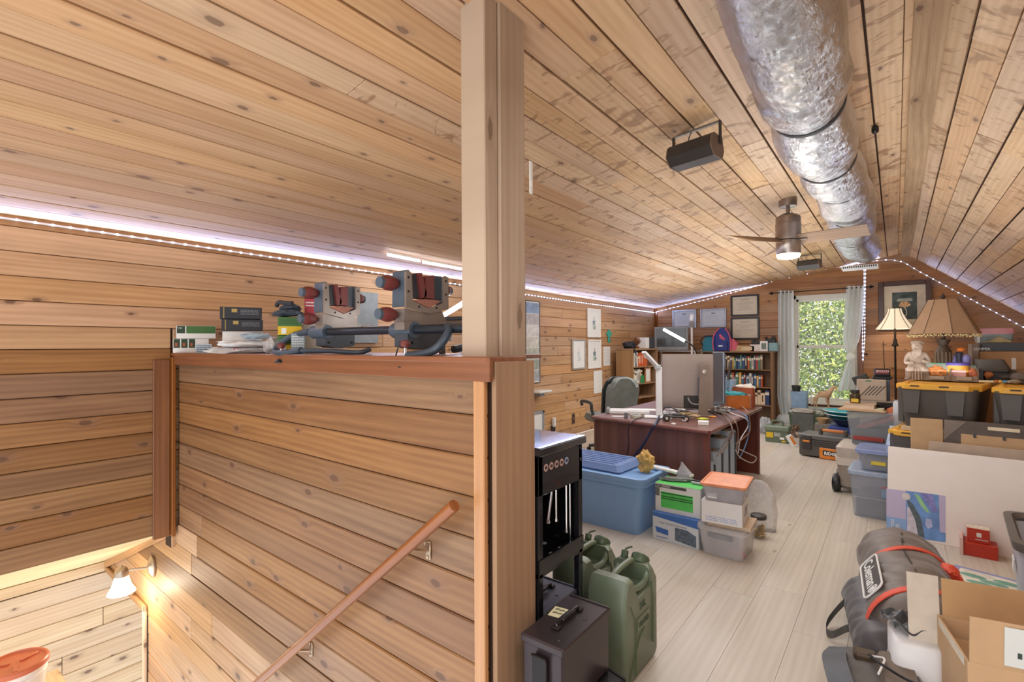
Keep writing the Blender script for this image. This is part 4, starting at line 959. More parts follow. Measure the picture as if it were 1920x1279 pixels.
BN_ = ['red', 'navy', 'tan', 'black', 'white', 'dark red', 'blue', 'orange', 'olive', 'cream', 'green', 'slate', 'crimson', 'yellow', 'royal blue', 'brown']
ORD = ['first', 'second', 'third', 'fourth', 'fifth', 'sixth', 'seventh', 'eighth', 'ninth', 'tenth', 'eleventh', 'twelfth', 'thirteenth', 'fourteenth', 'fifteenth', 'sixteenth', 'seventeenth', 'eighteenth', 'nineteenth', 'twentieth', 'twenty-first', 'twenty-second', 'twenty-third', 'twenty-fourth', 'twenty-fifth', 'twenty-sixth', 'twenty-seventh', 'twenty-eighth']
def books(parent, x0, x1, z, hmax, where, seed, cols=None, wr=(.024, .05), y=.02, dp=.18):
    r_ = random.Random(seed); x = x0; k = 0; M = Matrix.Translation(parent.location) @ Matrix.Rotation(parent.rotation_euler.z, 4, 'Z')
    while x < x1-.03 and k < 28:
        w_ = r_.uniform(*wr); h_ = hmax*r_.uniform(.72, .98); ci = r_.choice(cols) if cols else r_.randrange(16); y_ = y+r_.uniform(0, .02)
        b = B(); b.box(0, w_-.002, 0, dp, 0, h_, .003)
        t = thing('book', '%s book, %s from left on %s' % (BN_[ci], ORD[k], where), 'book', tuple(M @ Vector((x, y_, z))), parent.rotation_euler.z, 'books on '+where)
        obj('cover', b, mat(BC[ci], .55, var=.06), t, smooth=False)
        b = B(); c2 = mat('#E5DAC2' if ci not in (2, 4, 9) else '#6a4a34', .6, var=.03); b.box(.003, w_-.005, -.0008, 0, h_*.68, h_*.86) if r_.random() < .5 else b.box(w_*.3, w_*.6, -.0008, 0, h_*.25, h_*.8)
        obj('spine_title', b, c2, t, smooth=False)
        x += w_+.0008; k += 1
# case beside the window (faces the viewer)
Y2 = 10.12; xl_, xr_ = P(1316, 700, Y=Y2).x, P(1450, 700, Y=Y2).x; H2 = P(1400, 659, Y=Y2).z
bc2 = bookcase('dark brown bookcase full of books left of the window', (xl_, Y2, 0), 0, xr_-xl_, .3, H2, (.10, H2-.99, H2-.66, H2-.335), BCW)
b = B(); b.box(xr_-xl_-.045, xr_-xl_-.0, -.02, -.0, 0, H2-.02, .002); obj('face_stile', b, BCW, bc2, smooth=False)
books(bc2, .03, xr_-xl_-.05, H2-.335, .29, 'top shelf beside the window', 3)
books(bc2, .03, xr_-xl_-.05, H2-.66, .28, 'middle shelf beside the window', 4)
books(bc2, .55, xr_-xl_-.05, H2-.99, .28, 'lower shelf beside the window', 6, cols=[1, 4, 9], wr=(.05, .08))
# case along the left wall
q = P(1187, 662, Z=1.37); 
c1a = P(1187, 700, X=-3.72); 
H1 = 1.39; Y1 = 8.05
bc1 = bookcase('oak coloured bookcase with plain side panel standing against the left wall', (-3.66+.0, 0, 0), 0, .8, .36, H1, (.12, .52, H1-.62, H1-.32), BCW2)
# its plain side faces the desk, its shelves face right: side panel spans columns 1147..1187
pA, pB = P(1147, 700, X=XL+.03), P(1187, 700, X=-3.83)
bc1.location = (P(1187, 700, Y=8.25).x, 8.25, 0); bc1.rotation_euler = (0, 0, radians(80))
def local(par, v): return Matrix.Translation(par.location) @ Matrix.Rotation(par.rotation_euler.z, 4, 'Z') @ Vector(v)

books(bc1, .04, .5, H1-.32, .27, 'top shelf of oak bookcase', 13, cols=[1, 3, 7, 7, 7, 9, 4])
books(bc1, .04, .36, H1-.62, .27, 'second shelf of oak bookcase', 14, cols=[4, 4, 9], wr=(.05, .07))
c = local(bc1, (.42, .02, H1-.62)); t = thing('wooden_photo_frame', 'light wooden frame with white sheet on second shelf of oak bookcase', 'frame', tuple(c), bc1.rotation_euler.z)
for a in ((0, .02, 0, .27), (.16, .18, 0, .27)): b = B(); b.box(a[0], a[1], 0, .02, a[2], a[3]); obj('frame_side', b, mat('#B9824E', .5), t, smooth=False)
for a in (.0, .25): b = B(); b.box(.02, .16, 0, .02, a, a+.02); obj('frame_rail', b, mat('#B9824E', .5), t, smooth=False)
b = B(); b.box(.02, .16, .008, .012, .02, .25); obj('sheet', b, PWH, t, smooth=False)
b = B(); b.box(0, .1, 0, .1, 0, .14, .002); q = obj('green_folder_box', b, mat('#2F8A4C', .5), smooth=False); q.location = local(bc1, (.24, -.004, H1-.62)); q.rotation_euler = bc1.rotation_euler; q.scale = (1, .05, 1); tag(q, 'green label card in front of the white binders in the oak bookcase', 'card')
# things on the oak case
def onto(par, v, name, label, cat, rz=0): return thing(name, label, cat, tuple(local(par, v)), par.rotation_euler.z+rz)
t = onto(bc1, (.12, .16, H1+.001), 'camera_bag', 'heap of black straps and camera bag on the left end of the oak bookcase', 'bag')
b = B(); b.blob((0, 0, .06), (.14, .1, .07), 31, .35); obj('pouch', b, mat('#25262A', .7), t)
b = B(); b.tube(spline([(-.1, -.1, .06), (-.12, -.17, .02), (-.08, -.19, -.08), (-.05, -.18, -.02)], 5), .008, 6); obj('strap', b, VK, t)
t = onto(bc1, (.33, .15, H1+.001), 'dried_plant', 'brown spiky dried cone standing on the oak bookcase', 'decoration')
b = B(); b.lathe([(.05, 0), (.06, .02), (.03, .05)], seg=12)
r_ = random.Random(2)
for k in range(34):
    a = r_.uniform(0, 2*pi); e = r_.uniform(.1, 1.4); d = Vector((cos(a)*cos(e), sin(a)*cos(e), sin(e))); b.tube([d*.03+Vector((0, 0, .07)), d*.12+Vector((0, 0, .09))], [.018, .002], 5)
obj('scales', b, mat('#7b4f30', .7), t, stuff=True)
t = onto(bc1, (.52, .06, H1+.001), 'speaker_box', 'white and dark grey square speaker on the oak bookcase', 'speaker')
b = B(); b.box(0, .1, 0, .2, 0, .2, .006); obj('cabinet', b, PWH, t, smooth=False); b = B(); b.box(.1, .29, 0, .2, 0, .205, .006); obj('front', b, mat('#3d4046', .5), t, smooth=False)
# wire rack with the television and the pale lamp pole
YT = 9.95
tl, tr = P(1226, 640, Y=YT), P(1292, 640, Y=YT); zsh = P(1260, 657, Y=YT).z
t = thing('wire_rack', 'white wire rack in the corner carrying the old television', 'rack', (tl.x, YT, 0))
wd_ = P(1303, 640, Y=YT).x-tl.x
for x in (0, wd_): b = B(); b.tube([(x, 0, 0), (x, 0, zsh+(.2 if x == 0 else .02))], .012, 8); obj('post', b, WHT, t)
for x in (0, wd_): b = B(); b.tube([(x, .4, 0), (x, .4, zsh+.02)], .012, 8); obj('post', b, WHT, t)
for z in (zsh-.01, zsh-.42, .3):
    b = B(); b.box(0, wd_, 0, .4, z-.012, z, .002); obj('shelf', b, WHT, t, smooth=False)
tv = thing('television', 'old dark grey tube television on the wire rack in the corner', 'television', ((tl.x+tr.x)/2-.0, YT+.0, zsh+.001), radians(14))
zt_ = P(1250, 613, Y=YT).z-zsh; TV = mat('#6c6e70', .4)
W_ = (tr.x-tl.x)*.92
b = B(); b.box(-W_/2, W_/2, 0, .06, 0, zt_, .012); obj('front_bezel', b, mat('#8d8f90', .4), tv, smooth=False)
b = B(); b.loft([rr(W_/2, zt_/2, .03, 3, 0), rr(W_/2*.96, zt_/2*.96, .05, 3, .12), rr(W_*.33, zt_*.33, .06, 3, .33)]); b.v = [Vector((v.x, .06+v.z, v.y+zt_/2)) for v in b.v]; obj('back_shell', b, TV, tv)
b = B(); b.box(-W_/2+.05, W_/2-.05, -.004, .02, .07, zt_-.04, .003); obj('screen', b, mat('#54585a', .15, coat=.5), tv, smooth=False)
a_, c_ = P(1244, 618, Y=YT-.06), P(1282, 638, Y=YT-.06)
for k, (x, z, c) in enumerate(((-.3, zsh-.42, '#4aa0b8'), (-.2, zsh-.42, '#D8D2C4'), (-.1, zsh-.42, '#C85A2E'), (0., zsh-.42, '#5a6a9a'))): pass
for k, (c, lab) in enumerate((('#3f8fa8', 'teal flat folder'), ('#D8D2C4', 'cream flat folder'), ('#B98A4A', 'tan flat folder'))):
    b = B(); b.box(.04, .32, .05, .3, 0, .025, .002); q = obj('flat_folder', b, mat(c, .6), smooth=False); q.location = (tl.x, YT-.02, zsh-.42+.001+k*.026); tag(q, lab+' lying on the rack shelf under the television', 'folder', 'flat folders under the television')
for k, c in enumerate(('#C9502E', '#E0D8CC', '#C9502E', '#7a2e2e', '#2f3e66')):
    b = B(); b.box(0, .035, 0, .2, 0, .26, .002); q = obj('binder', b, mat(c, .6), smooth=False); q.location = (tl.x+.05+k*.04, YT+.02, .301); tag(q, ('%s binder, %s from the left low on the wire rack' % (('orange', 'white', 'red orange', 'maroon', 'navy')[k], ORD[k])), 'binder', 'binders on the wire rack')
t = thing('glass_jar', 'small glass jar with white cap on the rack under the television', 'jar', (tl.x+wd_*.72, YT+.08, zsh-.42+.001))
b = B(); b.lathe([(.09, 0), (.09, .12), (.06, .14)], seg=16); obj('jar_body', b, mat('#A9B4BC', .15, alpha=.7), t); b = B(); b.lathe([(.045, .14), (.045, .2), (.02, .26)], seg=14); obj('cap', b, WHT, t)
b = B(); b.box(0, .1, 0, .02, 0, .32, .003); q = obj('foam_board', b, mat('#D9D2CC', .5), smooth=False); q.location = (P(1302, 700, Y=YT-.05).x, YT+.03, zsh-.38); q.scale = (1, 1, 1); tag(q, 'plain whitish panel standing on the rack right of the lamp pole', 'board'); q.location.z = zsh-.42+.001
pl = P(1298, 735, Y=9.75)
t = thing('floor_lamp', 'white pole floor lamp with bare corkscrew bulb in front of the certificates', 'lamp', (pl.x, 9.75, 0))
ztp = P(1296, 612, Y=9.75).z
b = B(); b.lathe([(.14, 0), (.14, .02), (.03, .035)], seg=20); obj('lamp_base', b, WHT, t)
b = B(); b.tube([(0, 0, .03), (0, 0, ztp)], .022, 12); obj('pole', b, mat('#D6D2D0', .4), t)
b = B(); b.lathe([(.025, ztp-.02), (.05, ztp), (.055, ztp+.02), (.04, ztp+.035), (.055, ztp+.05), (.05, ztp+.07), (.03, ztp+.1)], seg=16); obj('socket', b, mat('#8d8a86', .4), t)
b = B(); b.lathe([(.02, ztp+.1), (.04, ztp+.13), (.03, ztp+.17), (.045, ztp+.2), (.02, ztp+.24)], seg=12); obj('bulb', b, mat('#F2F2F4', .2), t)
# things on the case beside the window
top2 = H2+.001
def on2(name, label, cat, x, y=Y2+.12, dz=0, rz=0): return thing(name, label, cat, (P(x, 658, Y=Y2).x, y, top2+dz), rz)
t = on2('teal_bag', 'small teal cloth bag with dark strap on the bookcase beside the window', 'bag', 1331)
b = B(); b.loft([rr(.17, .08, .04, 3, 0), rr(.16, .07, .04, 3, .18), rr(.11, .03, .02, 3, .3)]); obj('bag_body', b, mat('#2E7F94', .7, bump=.2), t)
b = B(); b.tube(spline([(-.14, -.05, .1), (-.19, -.06, .2), (-.12, -.05, .29), (.08, -.05, .3)], 5), .014, 6); obj('strap', b, mat('#30343c', .7), t)
t = on2('backpack', "child's dark blue backpack with pink trim on the bookcase", 'backpack', 1353, Y2+.1)
BLU = mat('#33438C', .7, bump=.15); PNK = mat('#D8627A', .6)
b = B(); b.loft([rr(.15, .09, .07, 4, 0), rr(.17, .1, .08, 4, .12), rr(.16, .1, .08, 4, .3), rr(.10, .06, .05, 4, .42), rr(.04, .03, .02, 4, .45)]); obj('pack_body', b, BLU, t)
b = B(); b.loft([rr(.11, .03, .03, 3, .02, 0, -.1), rr(.12, .035, .03, 3, .14, 0, -.1), rr(.10, .02, .02, 3, .2, 0, -.1)]); obj('front_pocket', b, mat('#2c3a80', .7), t)
for s_ in (-1, 1): b = B(); b.tube(spline([(s_*.15, -.09, .02), (s_*.165, -.1, .15), (s_*.14, -.1, .32), (s_*.06, -.06, .44)], 5), .013, 6); obj('piping', b, PNK, t)
b = B(); b.loft([rr(.07, .06, .04, 3, .02, .2, 0), rr(.075, .06, .04, 3, .15, .21, 0), rr(.03, .03, .02, 3, .24, .17, 0)]); obj('side_bottle_pocket', b, PNK, t)
b = B(); b.box(-.05, .03, -.138, -.134, .09, .115, .003); obj('white_mark', b, WHT, t); b = B(); b.M = Matrix.Translation((.01, -.103, .27)) @ Matrix.Rotation(-.7, 4, 'Y'); b.box(-.02, .02, -.004, .004, -.07, .07, .006); b.box(-.045, .0, -.004, .004, -.01, .03, .006); obj('pink_emblem', b, PNK, t)
t = on2('wooden_nameplate', 'carved pale wooden plank lying on the bookcase', 'ornament', 1391, Y2+.08)
b = B(); b.prism([(-.26, 0), (.2, 0), (.2, .1), (-.1, .11), (-.2, .06)], -.03, .03, 'y'); obj('plank_block', b, mat('#C9A878', .6, bump=.2), t); b = B(); b.box(-.02, .17, -.033, -.03, .02, .085, .001); obj('plate', b, mat('#D9C29A', .5), t)
t = on2('white_box', 'low white box under the toy camera on the bookcase', 'box', 1416, Y2+.05); b = B(); b.box(-.1, .13, 0, .15, 0, .13, .003); obj('carton', b, mat('#E0D6CE', .5), t, smooth=False)
t = on2('toy_camera', 'small black camera sitting on the white box', 'camera', 1417, Y2+.1, .131); b = B(); b.box(-.09, .07, -.03, .05, 0, .07, .008); obj('camera_body', b, VK, t, smooth=False); b = B(); b.box(-.06, -.02, -.02, .03, .07, .1, .004); obj('viewfinder', b, VK, t, smooth=False)
t = on2('photo_frame', 'small white framed photo at the right end of the bookcase', 'frame', 1431, Y2+.03); b = B(); b.box(-.06, .07, 0, .02, 0, .19, .003); obj('frame_body', b, PWH, t, smooth=False); b = B(); b.box(-.035, .045, -.001, 0, .04, .15); obj('photo', b, mat('#6E7E76', .6, var=.5, scale=30), t, smooth=False)
t = on2('clear_case', 'pale blue clear plastic case at the right end of the bookcase', 'case', 1443, Y2+.05); b = B(); b.box(-.03, .12, 0, .14, 0, .16, .01); obj('case_body', b, mat('#A8D0D8', .15, alpha=.6), t, smooth=False)
t = on2('binoculars_black', 'small black gadget on top behind the framed photo', 'gadget', 1440, Y2+.22); b = B(); b.box(-.09, .09, 0, .05, 0, .24, .006); b.box(-.11, -.05, 0, .05, .24, .27, .004); b.box(.02, .08, 0, .05, .24, .28, .004); obj('gadget_body', b, VK, t, smooth=False); t.name = 'black_gadget'
# big framed picture
def flower(t, w, h, y):
    b = B(); b.box(-w/2, w/2, y-.001, y, -h/2, h/2); obj('print_ground', b, mat('#4b5a5c', .6, var=.5, scale=9), t, smooth=False)
    b = B(); b.box(-w*.3, w*.32, y-.002, y-.001, h*.16, h*.24); b.box(-w*.26, w*.28, y-.002, y-.001, h*.24, h*.27); obj('print_ledge', b, mat('#A9B4AE', .6), t, smooth=False)
    for k in range(9):
        a = radians(-80+20*k); b = B(); b.prism([(.01*cos(a)*0, -h*.06), (sin(a)*h*.13-cos(a)*.02, cos(a)*h*.13+sin(a)*.02), (sin(a)*h*.19, cos(a)*h*.17), (sin(a)*h*.13+cos(a)*.02, cos(a)*h*.13-sin(a)*.02)], y-.003-k*.0003, y-.002, 'y'); obj('print_petal', b, mat(('#D9B48A', '#C98A52', '#E0C8A8')[k % 3], .6), t, smooth=False)
    b = B(); b.tube(spline([(0, y-.003, -h*.06), (w*.08, y-.003, -h*.2), (w*.06, y-.003, -h*.34), (-.02, y-.003, -h*.38)], 5), .01, 4); obj('print_stem', b, mat('#C9CFC2', .6), t)
picture('framed_painting', 'large dark wood framed flower print behind the floor lamp', (1646, 1746, 527, 620), .05, .075, wood('frame_wood', srgb('#5B2F22'), srgb('#3d1e17'), knots=0, tone=.02, rough=.3, coat=.3), .11, mat('#D9D0BE', .6), flower)
# cream floor lamp
YL = 10.1; q = P(1679, 700, Y=YL)
t = thing('floor_lamp', 'cream bell shaded floor lamp with black pole in front of the framed flower print', 'lamp', (q.x, YL, 0)); IRON = mat('#2f2a27', .35, .5)
z = lambda yy: P(1679, yy, Y=YL).z
def pr(x): return abs(P(x, 600, Y=YL).x-q.x)
b = B(); rs = []
CRM = mat('#F3E3C4', .7, var=.03, emit=.75)
for v in range(9):
    k = v/8; r = pr(1657)*.0+ (.085+(.255-.085)*k**1.5); rs.append([( r*cos(2*pi*j/24)*(1-.06*(j % 3 == 1)), r*sin(2*pi*j/24)*(1-.06*(j % 3 == 1)), z(579)+(z(617)-z(579))*k) for j in range(24)])
b.loft(rs, (0, 0)); sh = obj('lamp_shade', b, CRM, t, ang=60)
for j in range(0, 24, 3): b = B(); b.tube([(r_[j][0]*1.01, r_[j][1]*1.01, r_[j][2]) for r_ in rs], .006, 4); obj('shade_rib', b, mat('#8d6a55', .7), sh)
b = B(); b.tube([(0, 0, .03), (0, 0, z(579)+.02)], .015, 8); obj('pole', b, IRON, t)
b = B(); b.lathe([(.02, z(650)), (.05, z(648)), (.03, z(643)), (.025, z(636))], seg=12); obj('collar', b, IRON, t)
b = B(); b.lathe([(.15, 0), (.15, .02), (.04, .05)], seg=20); obj('lamp_base', b, IRON, t)
light('floor_lamp_light', 'POINT', (q.x, YL-.02, z(605)), 7, (1, .85, .62), .06)
t = thing('fishing_rod', 'thin dark rod hanging on the wall left of the cream floor lamp', 'rod', tuple(P(1663, 780, Y=YF-.04))); p1 = P(1656, 640, Y=YF-.04)-t.location; b = B(); b.tube([(0, 0, 0), tuple(p1)], .004, 5); obj('rod', b, VK, t); b = B(); b.tube([tuple(p1*.35), tuple(p1*.47)], .014, 6); obj('grip', b, VK, t)
# ================================================================ DESK AND WHAT STANDS ON IT
MAH = wood('mahogany_laminate', srgb('#7C4A40'), srgb('#4E2A26'), knots=0, tone=.02, rough=.35, fine=1.5, coat=.2)
MAHE = mat('#6E4038', .3, coat=.4, var=.06)
DZ = .75
d0, d1, d2, d3 = Vector((-2.40, 4.43, 0)), Vector((-1.215, 4.20, 0)), Vector((-1.215, 6.16, 0)), Vector((-2.40, 6.16, 0))
t = thing('desk', 'dark reddish wood laminate desk with open side full of cases', 'desk', (-1.8, 5.2, 0)); o_ = t.location.copy()
du = (d1-d0).normalized(); W_ = (d1-d0).length; rzd = atan2(du.y, du.x)
b = B(); b.prism([((p-o_).x, (p-o_).y) for p in (d0, d1, d2, d3)], DZ-.028, DZ); obj('desk_top', b, MAH, t, smooth=False)
def roundbar(a, c, nm='edge_moulding'): b = B(); b.tube([a-o_, c-o_], .019, 12); obj(nm, b, MAHE, t)
up = Vector((0, 0, DZ-.017)); roundbar(d0+up, d1+up); roundbar(d1+up, d2+up); roundbar(d0+up, d3+up)
b = B(Matrix.Translation(d0-o_) @ Matrix.Rotation(rzd, 4, 'Z')); b.box(.005, W_-.01, .01, .04, .0, DZ-.03, .002); q = obj('front_panel', b, MAH, t, smooth=False)
b = B(Matrix.Translation(d1-o_) @ Matrix.Rotation(rzd, 4, 'Z')); b.box(-.06, -.005, .008, .045, 0, DZ-.03, .006); obj('corner_post', b, MAHE, t, smooth=False)
RED = wood('mahogany_side', srgb('#8E4634'), srgb('#5E2A20'), knots=0, tone=.02, rough=.35)
b = B(); b.box(d2.x-.6-o_.x, d2.x-.008-o_.x, 6.12-o_.y, 6.15-o_.y, 0, DZ-.03, .002); b.M = None; obj('end_panel', b, RED, t, smooth=False)
b = B(); b.box(-1.80-o_.x, -1.78-o_.x, 4.4-o_.y, 6.1-o_.y, .0, DZ-.03); obj('modesty_panel', b, mat('#2b1a18', .6), t, smooth=False)
b = B(); b.box(d2.x-.035-o_.x, d2.x-.01-o_.x, 6.10-o_.y, 6.118-o_.y, 0, DZ-.03, .002); obj('edge_strip', b, MAHE, t, smooth=False)
def D_(x, y, z=DZ): p = P(x, y, Z=z); return p
def camrz(p): return atan2(p.y, p.x)-pi/2
# office chair (behind the desk)
c = P(1156, 830, D=6.75); c.z = 0
t = thing('office_chair', 'worn grey green office chair with dark arms behind the desk', 'chair', (c.x, c.y, 0), camrz(c)+.5)
CH = mat('#7C827C', .75, var=.12, bump=.1); CHD = mat('#3B403F', .5)
zt_ = ztop(1160, 706, c); zb_ = .5
def back(u, v): w_ = .25*(1-.30*max(0, v-.72)/.28*1.0)*(1-.12*(1-v)); x = (u-.5)*2*w_; return Vector((x, -.02+.07*(abs(u-.5)*2)**2*-1-.12*v, zb_+(zt_-zb_)*v-.05*(abs(u-.5)*2)**4*(v > .9)))
b = B(); b.sheet(lambda u, v: back(u, v), 16, 12, -.07); obj('backrest', b, CH, t, ang=60)
b = B(); b.loft([rr(.25, .24, .08, 4, .42, 0, -.22), rr(.27, .26, .08, 4, .46, 0, -.22), rr(.25, .24, .08, 4, .52, 0, -.22)]); b.v = [Vector((v.x, v.y+.44, v.z)) for v in b.v]; obj('seat', b, CH, t)
b = B(); b.sheet(lambda u, v: back(u, v)+Vector((0, .075, 0)) if .1 < u < .9 and v > .05 else back(u, v)+Vector((0, .074, 0)), 12, 10, .02); obj('back_shell', b, CHD, t, ang=60)
for s_ in (-1, 1): b = B(); b.tube(spline([(s_*.27, .1, .47), (s_*.3, .12, .6), (s_*.3, .15, .68), (s_*.3, .42, .68), (s_*.28, .46, .62)], 5), .022, 8); obj('armrest', b, CHD, t)
b = B(); b.tube([(0, .2, .08), (0, .2, .42)], .03, 10); obj('gas_lift', b, CHD, t)
for k in range(5):
    a = k*2*pi/5; b = B(); b.tube([(0, .2, .11), (.28*cos(a), .2+.28*sin(a), .07)], [.03, .02], 8); l_ = obj('leg', b, CHD, t); b = B(); b.lathe([(.025, -.02), (.03, 0), (.025, .02)], (.28*cos(a), .2+.28*sin(a), .03), 10); obj('castor', b, VK, l_)
# desk lamp, white
bp_ = D_(1236, 784); t = thing('desk_lamp', 'white bar desk lamp with folded arm on the near edge of the desk', 'lamp', tuple(bp_), camrz(bp_))
LW = mat('#E6E4E2', .35, var=.02); dist = Vector((bp_.x, bp_.y)).length
def loc(px, py, dy=0): p = P(px, py, D=dist+dy); q = Matrix.Rotation(-t.rotation_euler.z, 4, 'Z') @ (p-t.location); return q
b = B(); b.box(-.14, .12, -.05, .09, 0, .018, .006); obj('lamp_base', b, LW, t, smooth=False)
a_, c_ = loc(1236, 775), loc(1233, 688); b = B(); b.box(-.03, .03, -.01, .02, .018, c_.z, .006); obj('lamp_post', b, LW, t, smooth=False)
def bar(b, p, q, w_, h_):
    d = (q-p).normalized(); s_ = Vector((0, 0, 1)).cross(d).normalized() if abs(d.z) < .98 else Vector((1, 0, 0)); n_ = d.cross(s_)
    b.loft([[tuple(e+s_*i*w_/2+n_*j*h_/2) for i, j in ((1, 1), (-1, 1), (-1, -1), (1, -1))] for e in (p, q)])
b = B(); bar(b, c_+Vector((0, .01, .0)), loc(1207, 660, -.12), .05, .02); obj('lamp_head', b, LW, t, smooth=False)
b = B(); b.lathe([(.03, -.02), (.034, 0), (.03, .02)], tuple(c_), 12); obj('hinge', b, mat('#b9b9ba', .4), t)
b = B(); b.tube(spline([loc(1225, 676), loc(1212, 690, .05), loc(1205, 705, .1)], 5), .002, 5); obj('wire', b, VK, t)
# monitors
MS = mat('#96877F', .32, .55, var=.03); MS2 = mat('#7a8390', .25, .7, var=.03)
m1 = D_(1300, 775); dm = 4.72
def mloc(x, y, D): return P(x, y, D=D)
def monitor(label, xl, xr, yt, yb, D, m, rzadd, stand=None):
    cx = (xl+xr)/2; p = mloc(cx, yb, D); rz = camrz(p)+rzadd; w_ = abs(mloc(xr, 700, D).xy.__sub__(mloc(xl, 700, D).xy).length)/max(.3, cos(rzadd)); h_ = mloc(cx, yt, D).z-p.z
    t = thing('monitor', label, 'monitor', (p.x, p.y, DZ), rz); z0 = p.z-DZ
    b = B(); b.box(-w_/2, w_/2, 0, .03, z0, z0+h_, .006); obj('back_shell', b, m, t, smooth=False)
    b = B(); b.box(-w_/2+.008, w_/2-.008, .03, .034, z0+.008, z0+h_-.008); obj('screen', b, VK, t, smooth=False)
    return t, w_, h_, z0
t, w_, h_, z0 = monitor('large brown grey monitor seen from behind on the desk', 1241, 1338, 664, 766, 5.45, MS, .10)
b = B(); b.box(w_*.20, w_*.34, -.03, .0, z0+h_*.18, z0+h_*.58, .004); obj('port_cover', b, mat('#5a5b62', .4), t, smooth=False)
b = B(); b.box(-w_*.08, w_*.3, -.012, .0, z0+.0, z0+h_*.24, .003); obj('cable_bay', b, mat('#2f2a28', .5), t, smooth=False)
b = B(); b.tube(spline([(w_*.0, -.02, z0+h_*.2), (w_*.06, -.04, z0+.06), (w_*.2, -.04, z0+.05), (w_*.24, -.02, z0+h_*.2)], 5), .008, 6); obj('cable_loop', b, mat('#8f8b86', .5), t)
# stand: tall slab leaning
ps, pt = D_(1318, 780), P(1325, 684, D=5.27)
st = B(); o_ = t.location; R_ = Matrix.Rotation(-t.rotation_euler.z, 4, 'Z')
def ml(p): return R_ @ (p-o_)
a_, c_ = ml(ps), ml(pt); b = B(); bar(b, a_+Vector((0, 0, .0)), Vector((a_.x+.02, a_.y, c_.z)), .085, .02); b.v = b.v; obj('stand_column', b, mat('#857468', .35, .5), t, smooth=False)
b = B(); b.box(a_.x-.12, a_.x+.1, a_.y-.03, a_.y+.16, 0, .01, .003); obj('stand_base', b, mat('#6d6059', .4, .4), t, smooth=False)
b = B(); b.lathe([(.018, 0), (.022, .004), (.014, .006)], seg=14); q = obj('stand_ring', b, mat('#b9b1aa', .3, .7), t); q.location = (a_.x+.02, a_.y-.012, c_.z-.07); q.rotation_euler = (pi/2, 0, 0)
t, w_, h_, z0 = monitor('second silver blue monitor edge on behind the first one', 1336, 1357, 660, 757, 5.85, MS2, -.75)
ps = D_(1362, 762); t2 = thing('antenna_pole', 'thin dark upright pole standing on the desk right of the monitors', 'pole', tuple(ps))
zz_ = ztop(1371, 679, ps)-DZ; b = B(); b.tube([(0, 0, 0), (.03, .05, zz_)], .017, 8); obj('pole', b, mat('#5b5653', .35, .6), t2); b = B(); b.lathe([(.03, 0), (.03, .02), (.015, .03)], seg=12); obj('pole_foot', b, VK, t2)
tb0, tb1 = P(1245, 618, D=6.15), P(1283, 639, D=5.95); bl_ = P(1308, 700, D=6.1); 
t = thing('light_bar_lamp', 'lit white bar lamp on a curved black arm standing behind the monitors', 'lamp', (bl_.x, bl_.y, DZ)); o_ = t.location
b = B(); b.tube([tb0-o_, tb1-o_], .016, 10); obj('light_bar', b, TUBE, t)
b = B(); b.tube(spline([tb1-o_, P(1296, 646, D=5.98)-o_, P(1306, 664, D=6.05)-o_, Vector((0, 0, .3)), Vector((0, 0, .02))], 6), .008, 8); obj('arm', b, VK, t)
b = B(); b.lathe([(.07, 0), (.07, .015), (.015, .025)], seg=18); obj('lamp_foot', b, VK, t)
light('light_bar_light', 'POINT', tuple((tb0+tb1)/2+Vector((0, -.06, 0))), 1.5, (.95, .97, 1), .05)
# laptop stand / flat white stuff at the left, tape roll, gadgets
def dthing(name, label, cat, x, y, rz=0, z=DZ, group=None): p = P(x, y, Z=z); return thing(name, label, cat, tuple(p), camrz(p)+rz, group)
t = dthing('printer_tray', 'flat white keyboard and papers at the left end of the desk', 'tray', 1180, 777)
b = B(); b.box(-.2, .2, 0, .2, .0, .035, .006); obj('tray_body', b, LW, t, smooth=False); b = B(); b.box(-.23, -.2, .02, .18, 0, .05, .003); obj('tray_end', b, mat('#8f9190', .4), t, smooth=False); b = B(); b.box(-.02, .26, .02, .16, .036, .042, .001); obj('paper_sheets', b, PWH, t, smooth=False)
t = dthing('tape_roll', 'roll of clear adhesive tape lying on the desk left of the lamp', 'tape', 1192, 783)
b = B(); b.lathe([(.05, 0), (.052, .002), (.052, .028), (.05, .03), (.038, .03), (.038, 0)], seg=20, cap=(0, 0)); obj('tape_ring', b, mat('#C8C4B0', .3), t); b = B(); b.lathe([(.037, .001), (.037, .03), (.034, .03), (.034, .001)], seg=20, cap=(0, 0)); obj('core', b, mat('#8aa0b0', .5), t)
t = dthing('cable_clip_block', 'small dark grey block beside the tape roll on the desk', 'block', 1174, 784); b = B(); b.box(-.018, .018, 0, .03, 0, .05, .004); obj('block_body', b, mat('#6d6d70', .5), t, smooth=False); t.name = 'charger_block'
t = dthing('white_card', 'small white card lying left of the dark block on the desk', 'card', 1160, 782); b = B(); b.box(-.06, .05, -.02, .03, 0, .008, .001); obj('card', b, PWH, t, smooth=False)
t = dthing('memo_block', 'small white block with red edge at the right front corner of the desk', 'note pad', 1319, 797)
b = B(); b.box(-.045, .045, -.02, .04, 0, .035, .004); obj('pad', b, PWH, t, smooth=False)
t = dthing('yellow_clip', 'small yellow green plastic pieces behind the white block on the desk', 'clip', 1318, 788); b = B(); b.blob((0, 0, .012), (.05, .02, .012), 3, .3, 2); obj('clip_body', b, mat('#C8CC3A', .5), t)
